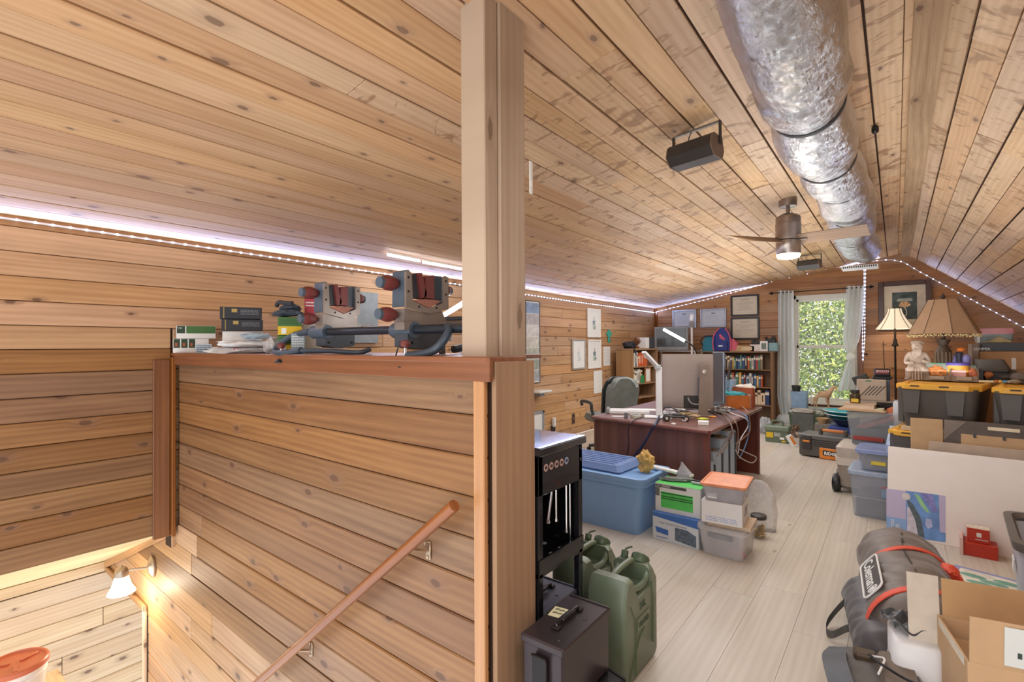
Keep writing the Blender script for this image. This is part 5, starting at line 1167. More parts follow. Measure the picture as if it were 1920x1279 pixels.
# toy buggy: small off road model car
t = dthing('toy_buggy', 'small black and silver model buggy with wheels on the desk front', 'toy', 1268, 790, .1)
BK2 = mat('#34322f', .4); b = B(); b.box(-.10, .1, .0, .05, .03, .05, .006); b.box(-.03, .05, .005, .045, .05, .07, .006); obj('chassis', b, BK2, t, smooth=False)
for x in (-.085, .085):
    for y in (-.02, .07): b = B(); b.M = Matrix.Translation((x, y, .028)) @ Matrix.Rotation(pi/2, 4, 'X'); b.lathe([(.016, -.012), (.027, -.01), (.028, .01), (.016, .012)], seg=16); w0 = obj('wheel', b, VK, t); b = B(b.M); b.lathe([(.014, -.014), (.014, .014)], seg=10); obj('hub', b, mat('#C9B9A6', .3, .7), w0)
t = dthing('game_controller', 'silver grey headset and small electronics heaped behind the lamp base', 'electronics', 1255, 778)
SLV = mat('#A9AAAD', .35, .4)
b = B(); b.blob((0, 0, .02), (.07, .05, .02), 5, .3); obj('controller_body', b, SLV, t); b = B(); b.tube(spline([(-.08, 0, .02), (-.03, .02, .08), (.05, .02, .06), (.1, 0, .02)], 5), .008, 6); obj('headband', b, BK2, t)
t = dthing('brass_parts', 'small brass and tan parts on the desk in front of the monitor', 'parts', 1290, 779); b = B(); b.blob((0, 0, .015), (.09, .05, .016), 7, .6); obj('part_pile', b, mat('#9C8458', .4, .4, var=.4, scale=40), t, stuff=True)
t = dthing('headphones', 'tangle of tan and grey cables on the desk right of the monitor stand', 'cable', 1345, 772)
r_ = random.Random(4)
for k, c in enumerate(('#C9A98A', '#4a4542', '#B8B2AC', '#3a3634', '#D8CFC6')):
    b = B(); b.tube(spline([(r_.uniform(-.12, .12), r_.uniform(-.08, .12), r_.uniform(.006, .05)) for _ in range(7)], 6), .004, 5); obj('cord', b, mat(c, .5), t)
t.name = 'cable_tangle'
t = dthing('desk_papers', 'sheaf of white papers lying across the desk under the monitor', 'papers', 1300, 768)
for k in range(3): b = B(Matrix.Rotation(.2*k-.2, 4, 'Z')); b.box(-.2, .24, -.02, .14, .001+k*.004, .004+k*.004, .0005); obj('sheet', b, PWH, t, smooth=False)
t = dthing('book_flat', 'flat dark grey tablet lying on the desk left of the orange box', 'tablet', 1362, 768, .4); b = B(); b.box(-.13, .1, -.04, .1, 0, .012, .003); obj('tablet_body', b, mat('#6a625e', .4), t, smooth=False); t.name = 'tablet'
t = dthing('purple_cloth', 'lavender and white folded cloth on the desk behind the pole', 'cloth', 1352, 754); b = B(); b.blob((0, 0, .03), (.14, .07, .035), 17, .3); obj('cloth_fold', b, mat('#A8A0BC', .7), t)
sm = (('silver_wheel', 'small silver wheel lying beside the toy buggy on the desk', 1283, 791, '#B5B2AE', (.02, .02, .012)), ('wire_coil', 'coil of grey wire on the desk left of the toy buggy', 1248, 787, '#8d8a88', (.035, .025, .014)),
      ('adapter', 'dark power adapter on the desk under the large monitor', 1283, 776, '#2f2d2e', (.05, .025, .018)), ('white_connector', 'small white connector in front of the toy buggy', 1263, 797, '#E2E0DC', (.02, .012, .01)),
      ('brown_glove', 'folded dark brown glove on the desk behind the monitor stand', 1346, 776, '#4a3f38', (.10, .05, .022)), ('orange_bits', 'few orange plastic bits right of the monitor stand base', 1336, 783, '#D8902E', (.035, .014, .008)),
      ('grey_pouch', 'flat grey pouch on the desk between stand and pole', 1352, 768, '#8f8f8c', (.11, .05, .02)), ('clear_cup', 'small clear plastic cup right of the lamp base', 1246, 781, '#C9C9C6', (.022, .022, .03)),
      ('paper_scrap', 'crumpled white paper scrap on the desk under the monitor', 1270, 772, '#E6E3DE', (.09, .04, .018)), ('tan_connector', 'tan cable connector pile left of the monitor stand', 1303, 783, '#B99A7C', (.05, .03, .015)))
for nm, lb, x, y, c, sz in sm:
    t = dthing(nm, lb, nm.split('_')[-1], x, y); b = B(); b.blob((0, 0, sz[2]*.95), sz, len(lb), .32); obj('item_body', b, mat(c, .45, var=.25, scale=35), t, ang=30)
r_ = random.Random(21)
for k, (x, y, c, lb) in enumerate(((1255, 783, '#3a3634', 'black thin cord curled around the white lamp base'), (1290, 786, '#8a7a6c', 'tan cord curled in front of the monitor stand base'), (1350, 765, '#2f2c2b', 'black cord bundle between the stand and the pole'), (1372, 762, '#9b9794', 'grey cord curled beside the orange desk box'))):
    t = dthing('cord_curl', lb, 'cable', x, y); b = B(); b.tube(spline([(.07*cos(i*1.9+k)*r_.uniform(.5, 1.3), .05*sin(i*1.9+k), .006+.03*r_.random()) for i in range(9)], 5), .0038, 5); obj('wire', b, mat(c, .5), t)
# orange storage box with cloth, tissue
pb, pr_, rzb, wb = edge((1365, 766), (1408, 766), DZ); zt_ = ztop(1400, 742, pr_)-DZ
t = thing('storage_box', 'orange open box with grey end panel full of teal cloth on the desk', 'box', tuple(pb), rzb); OB = mat('#B8672C', .5)
hb = max(.12, zt_); wb = max(wb, .2)
for nm, a in (('side', (0, wb, 0, .01)), ('side', (0, wb, .2, .21)), ('end', (0, .01, .01, .2))): b = B(); b.box(a[0], a[1], a[2], a[3], 0, hb, .002); obj(nm, b, OB, t, smooth=False)
b = B(); b.box(wb-.01, wb+.002, 0, .21, 0, hb+.01, .002); obj('end', b, mat('#B5ABA6', .5), t, smooth=False); b = B(); b.box(0.01, wb-.01, .01, .2, 0, .01); obj('bottom', b, OB, t, smooth=False)
b = B(); b.blob((wb*.45, .1, hb), (wb*.5, .08, .04), 8, .3); q = obj('cloth', b, mat('#2F95A0', .7), t)
q = B(); q.blob((0, 0, .0), (.06, .05, .06), 9, .3); q = obj('tissue', q, mat('#E4E2DC', .7)); q.location = tuple(pb+Vector((.12, .0, 0)) if False else Vector((pr_.x-.05, pr_.y+.14, DZ+hb+.06))); tag(q, 'crumpled white tissue sticking out of the orange desk box', 'tissue')
pb = P(1395, 745, Z=DZ); t = thing('red_brown_box', 'open red brown box behind the orange box on the desk', 'box', (P(1394, 740, Y=6.06).x, 6.06, DZ), 0); b = B(); b.tub(.22, .13, .22, 1, .01, .006); obj('box_body', b, mat('#9C4A24', .5), t); b = B(); b.blob((0, 0, .22), (.1, .05, .03), 11, .35); obj('wrappers', b, mat('#D8C9BC', .5, var=.3, scale=30), t)
pb = P(1375, 720, D=6.2); t = thing('clear_bin', 'clear plastic bin with blue tint on the far end of the desk', 'bin', (P(1368, 720, Y=6.06).x-.06, 6.06, DZ), 0); 
CLR = mat('#A9C4DC', .15, var=.03, alpha=.45)
b = B(); b.tub(.24, .15, .3, .85, .03, .004, rim=.01); obj('bin_body', b, CLR, t); b = B(); b.blob((0, 0, .12), (.09, .05, .1), 13, .3); obj('contents', b, mat('#B7B2B6', .6, var=.3), t)
pb = P(1362, 735, D=5.9); t = thing('spray_bottle', 'small turquoise bottle on the desk beside the pole', 'bottle', (P(1362, 735, Y=5.98).x, 5.98, DZ)); b = B(); b.lathe([(.03, 0), (.035, .1), (.02, .14), (.012, .19)], seg=14); obj('bottle_body', b, mat('#5FB8C4', .3), t)
# cables over the right desk edge
CC = ['#6a5a54', '#8c7668', '#C9C6C8', '#5b87b8', '#8a6a50', '#7a6258', '#b9b5b2', '#403836']
def w3(x, y, D): return P(x, y, D=D)
cabs = [((1300, 765), (1340, 775), (1366, 790), (1372, 808), (1355, 835), (1345, 855)), ((1320, 762), (1352, 772), (1378, 790), (1384, 820), (1380, 845)), ((1345, 757), (1372, 775), (1398, 785), (1402, 800), (1388, 825), (1384, 850)),
        ((1330, 765), (1375, 770), (1400, 782), (1404, 810), (1396, 840), (1386, 860)), ((1355, 745), (1382, 757), (1400, 770), (1406, 790), (1404, 812), (1380, 832)), ((1350, 770), (1372, 800), (1366, 830), (1352, 850)), ((1385, 842), (1402, 850), (1418, 858), (1410, 868), (1388, 858), (1380, 845))]
for k, cpx in enumerate(cabs):
    pts = []
    for i, (x, y) in enumerate(cpx):
        if k < 6 and i < 2: pts.append(P(x, y, Z=DZ+.012))
        else: pts.append(P(x, y, X=-1.17+.004*k))
    o_ = pts[0]; t = thing('power_cable', ('grey brown cable', 'tan cable', 'white cable', 'blue white cable', 'brown cable', 'dark cable', 'looped tan cable')[k]+(' hanging over the right edge of the desk' if k < 6 else ' ring hanging lowest beside the desk end'), 'cable', tuple(o_), 0, 'cables hanging over the right edge of the desk')
    b = B(); b.tube(spline([p-o_ for p in pts], 7), .0055, 6); obj('wire', b, mat(CC[k], .45), t)
# cables on the front panel
for nm, col, pts, r in (('dark blue thick cable slanting down the front of the desk', '#26304f', [D_(1238, 777, DZ+.02), D_(1228, 797, DZ+.008)], .011), ('thin brown cable hanging down the front of the desk', '#3b2a2c', [D_(1230, 777, DZ+.01), D_(1196, 784, DZ+.01)], .006)):
    n_ = Vector((du.y, -du.x, 0)); o1 = d0+n_*.04
    def onf(x, y): d = ray(x, y); tt_ = (o1.x*n_.x+o1.y*n_.y)/(d.x*n_.x+d.y*n_.y); return Vector((tt_*d.x, tt_*d.y, CZ+tt_*d.z))
    pts += [onf(x, y) for x, y in (((1222, 806), (1205, 835), (1184, 862), (1176, 880)) if r > .01 else ((1184, 792), (1178, 808), (1179, 835), (1172, 872)))]
    t = thing('power_cable', nm, 'cable', tuple(pts[0])); b = B(); b.tube(spline([p-t.location for p in pts], 6), r, 8); obj('wire', b, mat(col, .4), t)
# hard cases under the desk
SIC = mat('#AFC0CE', .35, .1, var=.04); BRZ = mat('#9c8464', .35, .2)
ycs = [(4.42, .5), (4.60, .5), (4.80, .58), (5.02, .6)]
for k, (yc, hc) in enumerate(((4.46, .44), (4.70, .50), (4.94, .58), (5.16, .62))):
    t = thing('hard_case', ('bronze lidded silver hard case standing nearest under the desk side', 'second silver hard case from the front under the desk side', 'third silver hard case from the front under the desk side', 'farthest and tallest silver hard case under the desk side')[k], 'case', (-1.50, yc, 0), 0, 'hard cases standing under the desk')
    b = B(); b.loft([rr(.24, .10, .05, 3, 0), rr(.25, .105, .05, 3, .02), rr(.25, .105, .05, 3, hc-.03), rr(.235, .095, .05, 3, hc)]); obj('case_shell', b, SIC, t)
    b = B(); b.loft([rr(.252, .107, .05, 3, .02), rr(.258, .112, .05, 3, .03), rr(.258, .112, .05, 3, .05), rr(.252, .107, .05, 3, .06)], (0, 0)); 
    b.box(.24, .262, -.012, .012, .03, hc-.02, .004); obj('seam_rib', b, VD, t)
    b = B(); b.box(-.1, .1, -.06, .06, hc-.004, hc+.012, .005); obj('lid_panel', b, BRZ, t, smooth=False)
    b = B(); b.tube(spline([(-.08, 0, hc), (-.07, 0, hc+.05), (.07, 0, hc+.05), (.08, 0, hc)], 5), .014, 8); h_ = obj('handle', b, BRZ if k == 0 else VD, t)
    for x in (-.15, .17): b = B(); b.box(x-.03, x+.03, -.075, -.0, hc-.01, hc+.014, .004); obj('latch', b, BRZ, t, smooth=False)
t = thing('steel_mug', 'round steel bowl shaped part resting on the cases under the desk', 'bowl', (-1.38, 4.95, .59)); b = B(); b.lathe([(.03, 0), (.05, .01), (.055, .06), (.04, .08)], seg=14); obj('mug_body', b, SLV, t)
# ================================================================ BOXES IN FRONT OF THE DESK
BLT = mat('#83ABDA', .4, var=.03); BLL = mat('#8FA9D8', .25, var=.03, alpha=.75)
pa, pc_, rz, w_ = edge((1078, 973), (1203, 1006), 0)
t = thing('storage_tote', 'large sky blue plastic storage tote in front of the desk', 'tote', (-1.98, 3.83, 0), radians(-2))
hT = .42
b = B(); b.tub(.93, .5, hT, .9, .05, .005, 4, rim=.015, rimz=.05); obj('tote_body', b, BLT, t)
b = B(); b.loft([rr(.485, .27, .06, 4, hT-.02), rr(.49, .275, .06, 4, hT+.0), rr(.49, .275, .06, 4, hT+.018), rr(.46, .25, .05, 4, hT+.022), rr(.44, .23, .05, 4, hT+.008)]); obj('tote_lid', b, BLT, t)
t = thing('plastic_tray', 'translucent blue ribbed tray lying on the large blue tote', 'tray', (-2.07, 3.86, hT+.023), radians(-4))
b = B(); b.loft([rr(.34, .2, .03, 3, 0), rr(.35, .205, .03, 3, .0), rr(.33, .19, .03, 3, .05)]); obj('lid_body', b, BLL, t)
for k in range(6): b = B(); b.box(-.3, .28, -.16+k*.058, -.145+k*.058, .05, .06, .004); obj('rib', b, BLL, t, smooth=False)
p = P(1214, 880, Z=hT+.05); t = thing('paper_bag', 'crumpled yellow brown paper bag on the right end of the blue tote', 'bag', (-1.60, 3.83, hT+.024)); b = B(); b.blob((0, 0, .075), (.06, .06, .085), 41, .45); obj('bag_paper', b, mat('#C9A25A', .6, var=.3, bump=.3), t, ang=25)
# printed carton low: tumbler, green machine box
pa, pc_, rz, w_ = edge((1224, 1010), (1310, 1032), 0)
t = thing('printed_carton', 'white and blue printed carton with machine picture standing on the floor', 'box', tuple(pa), rz); hh = .205; dp = .27
b = B(); b.box(0, w_, 0, dp, 0, hh, .002); obj('carton', b, mat('#CDD3DA', .5, var=.03), t, smooth=False)
BL = mat('#3E6CB4', .5); b = B(); b.prism([(0.002, hh-.03), (w_-.001, hh-.06), (w_-.001, hh-.001), (.002, hh-.001)], -.001, 0, 'y'); obj('blue_band', b, BL, t, smooth=False)
b = B(); b.box(.001, w_-.001, .001, dp*.6, hh, hh+.0008); obj('blue_top', b, BL, t, smooth=False)
text('lettering', 'Case Trim & Prep Center', .02, mat('#7b8796', .5), t, (.05, -.001, hh-.075)); 
b = B(); b.prism([(.03, .06), (.12, .05), (.12, .09), (.02, .1)], -.001, 0, 'y'); obj('tray_print', b, BL, t, smooth=False)
b = B(); b.prism([(w_*.5, .03), (w_*.95, .01), (w_*.95, .09), (w_*.75, .12), (w_*.5, .12)], -.0012, 0, 'y'); obj('machine_print', b, mat('#5d6b7a', .5, var=.4, scale=40), t, smooth=False); seg_lines(t, .03, .12, .02, .035, 0, 1, BL, 2)
zt0 = hh+.001
pa2 = pa+Vector((.01, .03, 0)); GRN = mat('#54C25A', .45); 
t = thing('green_cart_carton', 'white carton with picture of a green tool chest on top of the printed carton', 'box', (pa2.x, pa2.y, zt0), rz+.03); w2 = w_*.98; h2 = .21
b = B(); b.box(0, w2, 0, .25, 0, h2, .002); obj('carton', b, mat('#D8D8D4', .5, var=.03), t, smooth=False)
decal('window_print', t, w2*.13, w2*.84, .035, h2*.72, 0, GRN)
for z in (.10, .115, .14): decal('drawer_line', t, w2*.14, w2*.83, z, z+.006, -.001, mat('#173f1c', .5))
decal('dark_band', t, w2*.01, w2*.7, h2*.86, h2*.96, 0, mat('#4b4f4a', .5)); text('lettering', 'U.S. GENERAL', .017, WHT, t, (w2*.04, -.001, h2*.885))
b = B(); b.box(0, w2, 0, .25, h2, h2+.0008); obj('green_top', b, GRN, t, smooth=False); decal('top_strip', t, .001, w2*.1, h2*.55, h2*.85, 0, mat('#6d706c', .5))
zt1 = zt0+h2+.001; c_ = Vector((pa2.x+.12, pa2.y+.12, zt1))
t = thing('grey_glove', 'grey crumpled cloth strip lying on the green printed carton', 'cloth', tuple(c_), .4); b = B(); b.blob((0, 0, .015), (.12, .03, .018), 51, .35); obj('cloth', b, mat('#6e706c', .7), t)
t = thing('plastic_pouch', 'peaked clear plastic pouch standing on the green printed carton', 'bag', (c_.x+.03, c_.y+.09, zt1)); b = B(); b.loft([rr(.06, .03, .02, 3, 0), rr(.055, .03, .02, 3, .05), rr(.02, .01, .005, 3, .1, -.01), rr(.005, .004, .002, 3, .13, -.02)]); obj('pouch_film', b, mat('#B5B1B6', .25, alpha=.75, bump=.3), t, ang=25)
t = thing('white_strip', 'long white plastic strip lying behind the green printed carton', 'strip', (c_.x-.3, c_.y+.18, hT+.023), -.3); b = B(); b.box(0, .4, 0, .05, 0, .02, .003); obj('strip_body', b, PWH, t, smooth=False)
t = thing('dark_tool', 'black handled tool with metal end lying on the green printed carton', 'tool', (c_.x+.12, c_.y+.03, zt1), -.2); b = B(); b.tube([(-.08, 0, .012), (.1, .03, .012)], .011, 8); obj('tool_handle', b, VK, t); b = B(); b.tube([(.0, -.03, .01), (.12, -.02, .01)], .01, 8); obj('tool_head', b, SLV, t)
# clear bin with small box, orange lidded bin on top
pa, pc_, rz, w_ = edge((1312, 1037), (1392, 1058), 0); hb = .19; dB = .32
mid = (pa+pc_)/2; nrm = Vector((-sin(rz), cos(rz), 0)); CL2 = mat('#E0DCDE', .2, var=.03, alpha=.42)
t = thing('clear_bin', 'low milky clear bin holding toys at the bottom of the stack beside the jar', 'bin', tuple(mid+nrm*dB/2), rz)
b = B(); b.tub(w_*1.1, dB, hb, .86, .03, .004, rim=.012); obj('bin_body', b, CL2, t)
b = B(); b.loft([rr(w_*.57, dB*.52, .03, 3, hb), rr(w_*.57, dB*.52, .03, 3, hb+.012)]); obj('bin_lid', b, CL2, t); b = B(); b.blob((-.03, 0, .06), (.1, .09, .05), 3, .3); obj('contents', b, mat('#5b5f68', .6, var=.4, scale=25), t)
for k in range(2): b = B(); b.blob((.06+.06*k, -.11+.01*k, .04), (.02, .012, .02), k, .1, 2); obj('red_toy', b, mat('#D8463C', .5), t)
decal('label_strip', t, -w_*.3, w_*.28, hb-.06, hb-.03, -dB/2-.002, mat('#8d8f94', .5))
z0 = hb+.013; p0 = mid+nrm*dB*.5
t = thing('wooden_board_block', 'flat light wooden board between the white carton and the clear bin', 'board', (p0.x+.02, p0.y, z0), rz+.1); b = B(); b.box(-.13, .15, -.13, .12, 0, .025, .002); obj('board', b, W_PALE, t, smooth=False)
z1 = z0+.026
t = thing('white_carton', 'white carton with handwriting in the stack beside the brass jar', 'box', (p0.x-.01, p0.y-.01, z1), rz+.12); wC, hC = .26, .15; b = B(); b.box(-wC/2, wC/2, -.15, .15, 0, hC, .002); obj('carton', b, mat('#E2E0DF', .5, var=.02), t, smooth=False); seg_lines(t, -.1, .1, .015, .05, -.15, 3, mat('#9fb0d8', .5), 3)
b = B(); 
for k in range(3): b.tube([(wC/2+.001, -.05+.04*k, .05), (wC/2+.001, -.03+.04*k, .11)], .002, 4)
obj('handwriting', b, mat('#55555a', .5), t)
z2 = z1+hC+.001
t = thing('lidded_bin', 'small clear bin with an orange lid on top of the white carton', 'bin', (p0.x, p0.y+.0, z2), rz+.12); b = B(); b.tub(.27, .34, .11, .88, .025, .003); obj('bin_body', b, mat('#C8C5CB', .15, alpha=.5), t)
b = B(); b.loft([rr(.145, .18, .025, 4, .105), rr(.147, .182, .025, 4, .108), rr(.147, .182, .025, 4, .122), rr(.135, .17, .02, 4, .125), rr(.13, .165, .02, 4, .119)]); obj('bin_lid', b, mat('#DE8F66', .4), t); decal('label', t, -.1, -.04, .02, .06, -.155, PWH)
b = B(); b.blob((0, 0, .05), (.1, .13, .04), 6, .2); obj('contents', b, mat('#9CA6B4', .6, var=.2), t)
# jar of brass, plastic bag
pj = P(1420, 1012, Z=0); t = thing('glass_jar', 'clear jar of brass cartridge cases with black lid on the floor', 'jar', (pj.x, pj.y+.05, 0))
b = B(); b.lathe([(.05, 0), (.058, .008), (.058, .13), (.05, .145)], seg=20); obj('jar_body', b, mat('#D8D4C8', .08, alpha=.14, var=0), t); b = B(); b.lathe([(.055, .145), (.056, .148), (.056, .17), (.05, .174)], seg=20); obj('jar_lid', b, mat('#3A3330', .4), t)
BRS = mat('#B08A3C', .3, .7, var=.2); r_ = random.Random(9); b = B()
for k in range(120):
    a = r_.uniform(0, 6.28); r = .04*sqrt(r_.random()); z = .012+.075*r_.random(); d = Vector((r_.gauss(0, 1), r_.gauss(0, 1), r_.gauss(0, .5))).normalized()*.011; c = Vector((r*cos(a), r*sin(a), z)); b.tube([c-d, c+d], .005, 5)
obj('brass_cases', b, BRS, t, stuff=True)
t = thing('plastic_bag', 'upright clear plastic bag wedged behind the orange lidded bin', 'bag', (pj.x-.03, pj.y+.25, 0)); b = B(); b.loft([rr(.11, .05, .02, 3, 0), rr(.12, .06, .03, 3, .15), rr(.1, .04, .02, 3, .28), rr(.05, .015, .01, 3, .36), rr(.03, .01, .005, 3, .38)]); n_ = len(b.v)
b.v = [v+Vector((noise.noise(v*30), noise.noise(v*30+Vector((9, 0, 0))), 0))*.02 for v in b.v]; obj('bag_film', b, mat('#DEDAD8', .15, alpha=.4, bump=.5, scale=25), t, ang=20)
# ================================================================ RIGHT SIDE STORAGE
TOT = mat('#57504A', .45, var=.05); TOY = mat('#E2A93C', .4, var=.04)
ta, tb2, rzt, wt_ = edge((1697, 719), (1872, 729), 1.12)
wt_ = .53; TD = .80; rzt *= .45
def tote(label, loc, rz):
    t = thing('storage_tote', label, 'tote', loc, rz, 'black totes with yellow lids'); h = .36
    b = B(); b.tub(wt_*.96, TD*.96, h-.03, .86, .05, .005, 4); b.v = [Vector((v.x+wt_/2, v.y+TD/2, v.z)) for v in b.v]; obj('tote_body', b, TOT, t)
    for x in (.2, .72):
        b = B(); b.prism([(wt_*x-.06, h-.05), (wt_*x+.06, h-.05), (wt_*x+.045, .12), (wt_*x-.045, .12)], .010, .05, 'y'); obj('handle_recess', b, TOT, t, smooth=False)
    for y in (.12, .3, .5, .7): b = B(); b.box(.0, .04, TD*y, TD*y+.05, .03, h-.05, .006); obj('rib', b, TOT, t, smooth=False)
    def ch(k, z): c = .07; W, D = wt_, TD; return [(c-k, -k, z), (W-c+k, -k, z), (W+k, c-k, z), (W+k, D-c+k, z), (W-c+k, D+k, z), (c-k, D+k, z), (-k, D-c+k, z), (-k, c-k, z)]
    b = B(); b.loft([ch(0, h-.045), ch(.004, h-.04), ch(.004, h-.008), ch(-.006, h), ch(-.03, h), ch(-.035, h-.008)]); l_ = obj('tote_lid', b, TOY, t, smooth=False)
    for x in (.25, .6): b = B(); b.box(wt_*x-.03, wt_*x+.03, -.006, .02, h-.022, h-.01); obj('slot', b, mat('#4d3a26', .6), l_, smooth=False)
    for x, y in ((.1, .06), (.1, .16)): b = B(); b.lathe([(.018, h-.008), (.018, h+.006), (.012, h+.008)], (wt_*x, TD*y+.03, 0), 10); obj('knob', b, TOY, l_)
    return t
ux = Vector((cos(rzt), sin(rzt), 0)); uy = Vector((-sin(rzt), cos(rzt), 0)); t0_ = Vector((ta.x, ta.y, 0))-ux*.07
for k in range(3): tote(('bottom black tote with yellow lid in the left stack', 'middle black tote with yellow lid in the left stack', 'top black tote with yellow lid carrying the statue and lamps')[k], tuple(t0_+Vector((0, 0, .362*k+.035*(k == 2)))-ux*(.06 if k == 1 else 0)), rzt)
for k in range(3): tote(('bottom black tote of the right stack at the photo edge', 'middle black tote of the right stack at the photo edge', 'top black tote of the right stack at the photo edge')[k], tuple(t0_+ux*(wt_+.06)+Vector((0, 0, .362*k+.035*(k == 2)))), rzt)
for s_, lb in ((0, 'left'), (wt_+.06, 'right')):
    b = B(); b.box(.03, wt_-.03, .03, TD-.03, 0, .034, .002); q = obj('foam_sheet', b, mat('#cdb38c', .7), smooth=False); q.location = t0_+ux*s_+Vector((0, 0, .7235)); q.rotation_euler = (0, 0, rzt); tag(q, 'flat cardboard sheet between the two upper totes of the %s stack' % lb, 'cardboard')
TZ = 1.12
def tt(name, label, cat, x, y, rz=0, group=None, dz=0): p = P(x, 700, D=6.12-(y-700)*.03 if y > 702 else 6.2); return thing(name, label, cat, (p.x, p.y, TZ+.001+dz), camrz(p)+rz, group)
def Hh(t, x, y): return ztop(x, y, t.location)-t.location.z
# bearded seated statue
t = tt('statue', 'beige seated bearded man statue on the yellow tote lid', 'statue', 1719, 705); H = Hh(t, 1720, 640); ST = mat('#A89584', .7, var=.1, bump=.3, scale=30)
def skin(name, pts, edges, par, m, sub=1):
    me = bpy.data.meshes.new(name); me.from_pydata([p[:3] for p in pts], edges, []); o = bpy.data.objects.new(name, me); COL.objects.link(o)
    md = o.modifiers.new('s', 'SKIN'); 
    for i, p in enumerate(pts): me.skin_vertices[0].data[i].radius = (p[3], p[3])
    me.skin_vertices[0].data[0].use_root = True; sb = o.modifiers.new('b', 'SUBSURF'); sb.levels = sb.render_levels = sub+1
    dg = bpy.context.evaluated_depsgraph_get(); m2 = bpy.data.meshes.new_from_object(o.evaluated_get(dg)); bpy.data.objects.remove(o)
    m2.name = name; m2.materials.clear(); m2.materials.append(m); q = bpy.data.objects.new(name, m2); COL.objects.link(q); q.parent = par
    for p_ in m2.polygons: p_.use_smooth = True
    return q
h = H
pts = [(0, .0, .30*h, .13*h), (0, 0, .45*h, .12*h), (0, 0, .60*h, .15*h), (0.01*h, -.0, .72*h, .05*h), (.02*h, -.01, .78*h, .05*h), (.03*h, -.02*h, .84*h, .05*h),
       (-.15*h, 0, .66*h, .08*h), (-.21*h, -.02*h, .53*h, .06*h), (-.22*h, -.10*h, .43*h, .055*h), (-.04*h, -.18*h, .44*h, .045*h),
       (.17*h, 0, .66*h, .08*h), (.23*h, -.02*h, .54*h, .06*h), (.24*h, -.08*h, .44*h, .055*h), (.1*h, -.17*h, .50*h, .045*h),
       (-.12*h, -.14*h, .32*h, .1*h), (-.13*h, -.28*h, .30*h, .085*h), (-.15*h, -.28*h, .12*h, .065*h), (-.15*h, -.32*h, .03*h, .05*h),
       (.12*h, -.14*h, .32*h, .1*h), (.15*h, -.28*h, .30*h, .085*h), (.2*h, -.24*h, .12*h, .065*h), (.22*h, -.26*h, .03*h, .05*h)]
b = B(); b.blob((.02*h, -.02*h, .865*h), (.125*h, .14*h, .135*h), 2, .1); b.tube([(.0, 0, .72*h), (.02*h, -.01*h, .88*h)], [.09*h, .07*h], 10); obj('head', b, ST, t)
skin('figure', pts, [(0, 1), (1, 2), (2, 3), (3, 4), (4, 5), (2, 6), (6, 7), (7, 8), (8, 9), (2, 10), (10, 11), (11, 12), (12, 13), (0, 14), (14, 15), (15, 16), (16, 17), (0, 18), (18, 19), (19, 20), (20, 21)], t, ST)
b = B()
for k in range(7): x = (-.06+.02*k)*h; b.tube(spline([(x*.9+.02*h, -.14*h, .82*h), (x*1.2+.01*h, -.18*h, .74*h), (x*1.2, -.17*h, .66*h), (x*.8-.02*h, -.17*h, .56*h+abs(x))], 4), [.02*h]*12+[.008*h], 6)
obj('beard', b, ST, t)
for s_ in (-1, 1): b = B(); b.lathe([(.002, -.016*h), (.018*h, 0), (.002, .012*h)], (.02*h+s_*.035*h, -.155*h, .88*h), 8); obj('eye', b, ST, t)
b = B(); b.tube([(.02*h, -.15*h, .90*h), (.02*h, -.19*h, .85*h)], [.012*h, .02*h], 6); obj('nose', b, ST, t)
b = B(); b.blob((.02*h, .02*h, .96*h), (.135*h, .14*h, .06*h), 3, .3); obj('hair', b, ST, t)
b = B()
for k in range(9): a = radians(200+k*16); b.tube(spline([(.2*h*cos(a)*1.1, -.12*h+.14*h*sin(a), .30*h), (.22*h*cos(a), -.14*h+.17*h*sin(a), .16*h), (.23*h*cos(a), -.14*h+.19*h*sin(a), .0)], 4), .028*h, 6)
obj('robe_folds', b, ST, t)
b = B(); b.loft([rr(.26*h, .22*h, .04*h, 3, 0), rr(.24*h, .2*h, .04*h, 3, .05*h), rr(.2*h, .16*h, .04*h, 3, .3*h)]); b.v = [Vector((v.x, v.y+.03*h, v.z)) for v in b.v]; obj('seat_block', b, ST, t)
# table lamp with big shade
t = tt('table_lamp', 'large brown table lamp with wide fabric shade and beaded fringe on the totes', 'lamp', 1770, 700, .05); BRW = mat('#4A3A2C', .5, .2, var=.15)
hb0, hb1, hs0, hs1 = Hh(t, 1770, 637), Hh(t, 1770, 621), Hh(t, 1770, 626), Hh(t, 1770, 562)
D_l = Vector((t.location.x, t.location.y)).length; sx = D_l*cos(atan2(1770-960, FPX))**2/FPX
SH = mat('#9A7A5C', .85, var=.06, bump=.05)
r0_, r1_ = sx*72, sx*30
rings = []
for v in range(7):
    k = v/6; r = r1_+(r0_-r1_)*k**1.06; rings.append([(r*cos(2*pi*j/8+.2)*1., r*.72*sin(2*pi*j/8+.2), hs1+(hs0-hs1)*k) for j in range(8)])
b = B(); b.loft(rings, (0, 0)); inn = [[(p[0]*.985, p[1]*.985, p[2]) for p in rg] for rg in rings]; b.loft(inn[::-1], (0, 0)); sh = obj('lamp_shade', b, SH, t, smooth=False)
for j in range(8): b = B(); b.tube([rg[j] for rg in rings], .004, 4); obj('shade_seam', b, mat('#5a4636', .8), sh)
b = B(); r_ = random.Random(3)
for j in range(8):
    p, q = Vector(rings[-1][j]), Vector(rings[-1][(j+1) % 8])
    for k in range(14):
        c = p.lerp(q, (k+r_.random()*.5)/14)-Vector((0, 0, .006+.02*r_.random())); b.box(c.x-.005, c.x+.005, c.y-.005, c.y+.005, c.z-.008, c.z+.006, .002)
obj('bead_fringe', b, mat('#C9B27A', .4, .3), t, stuff=True)
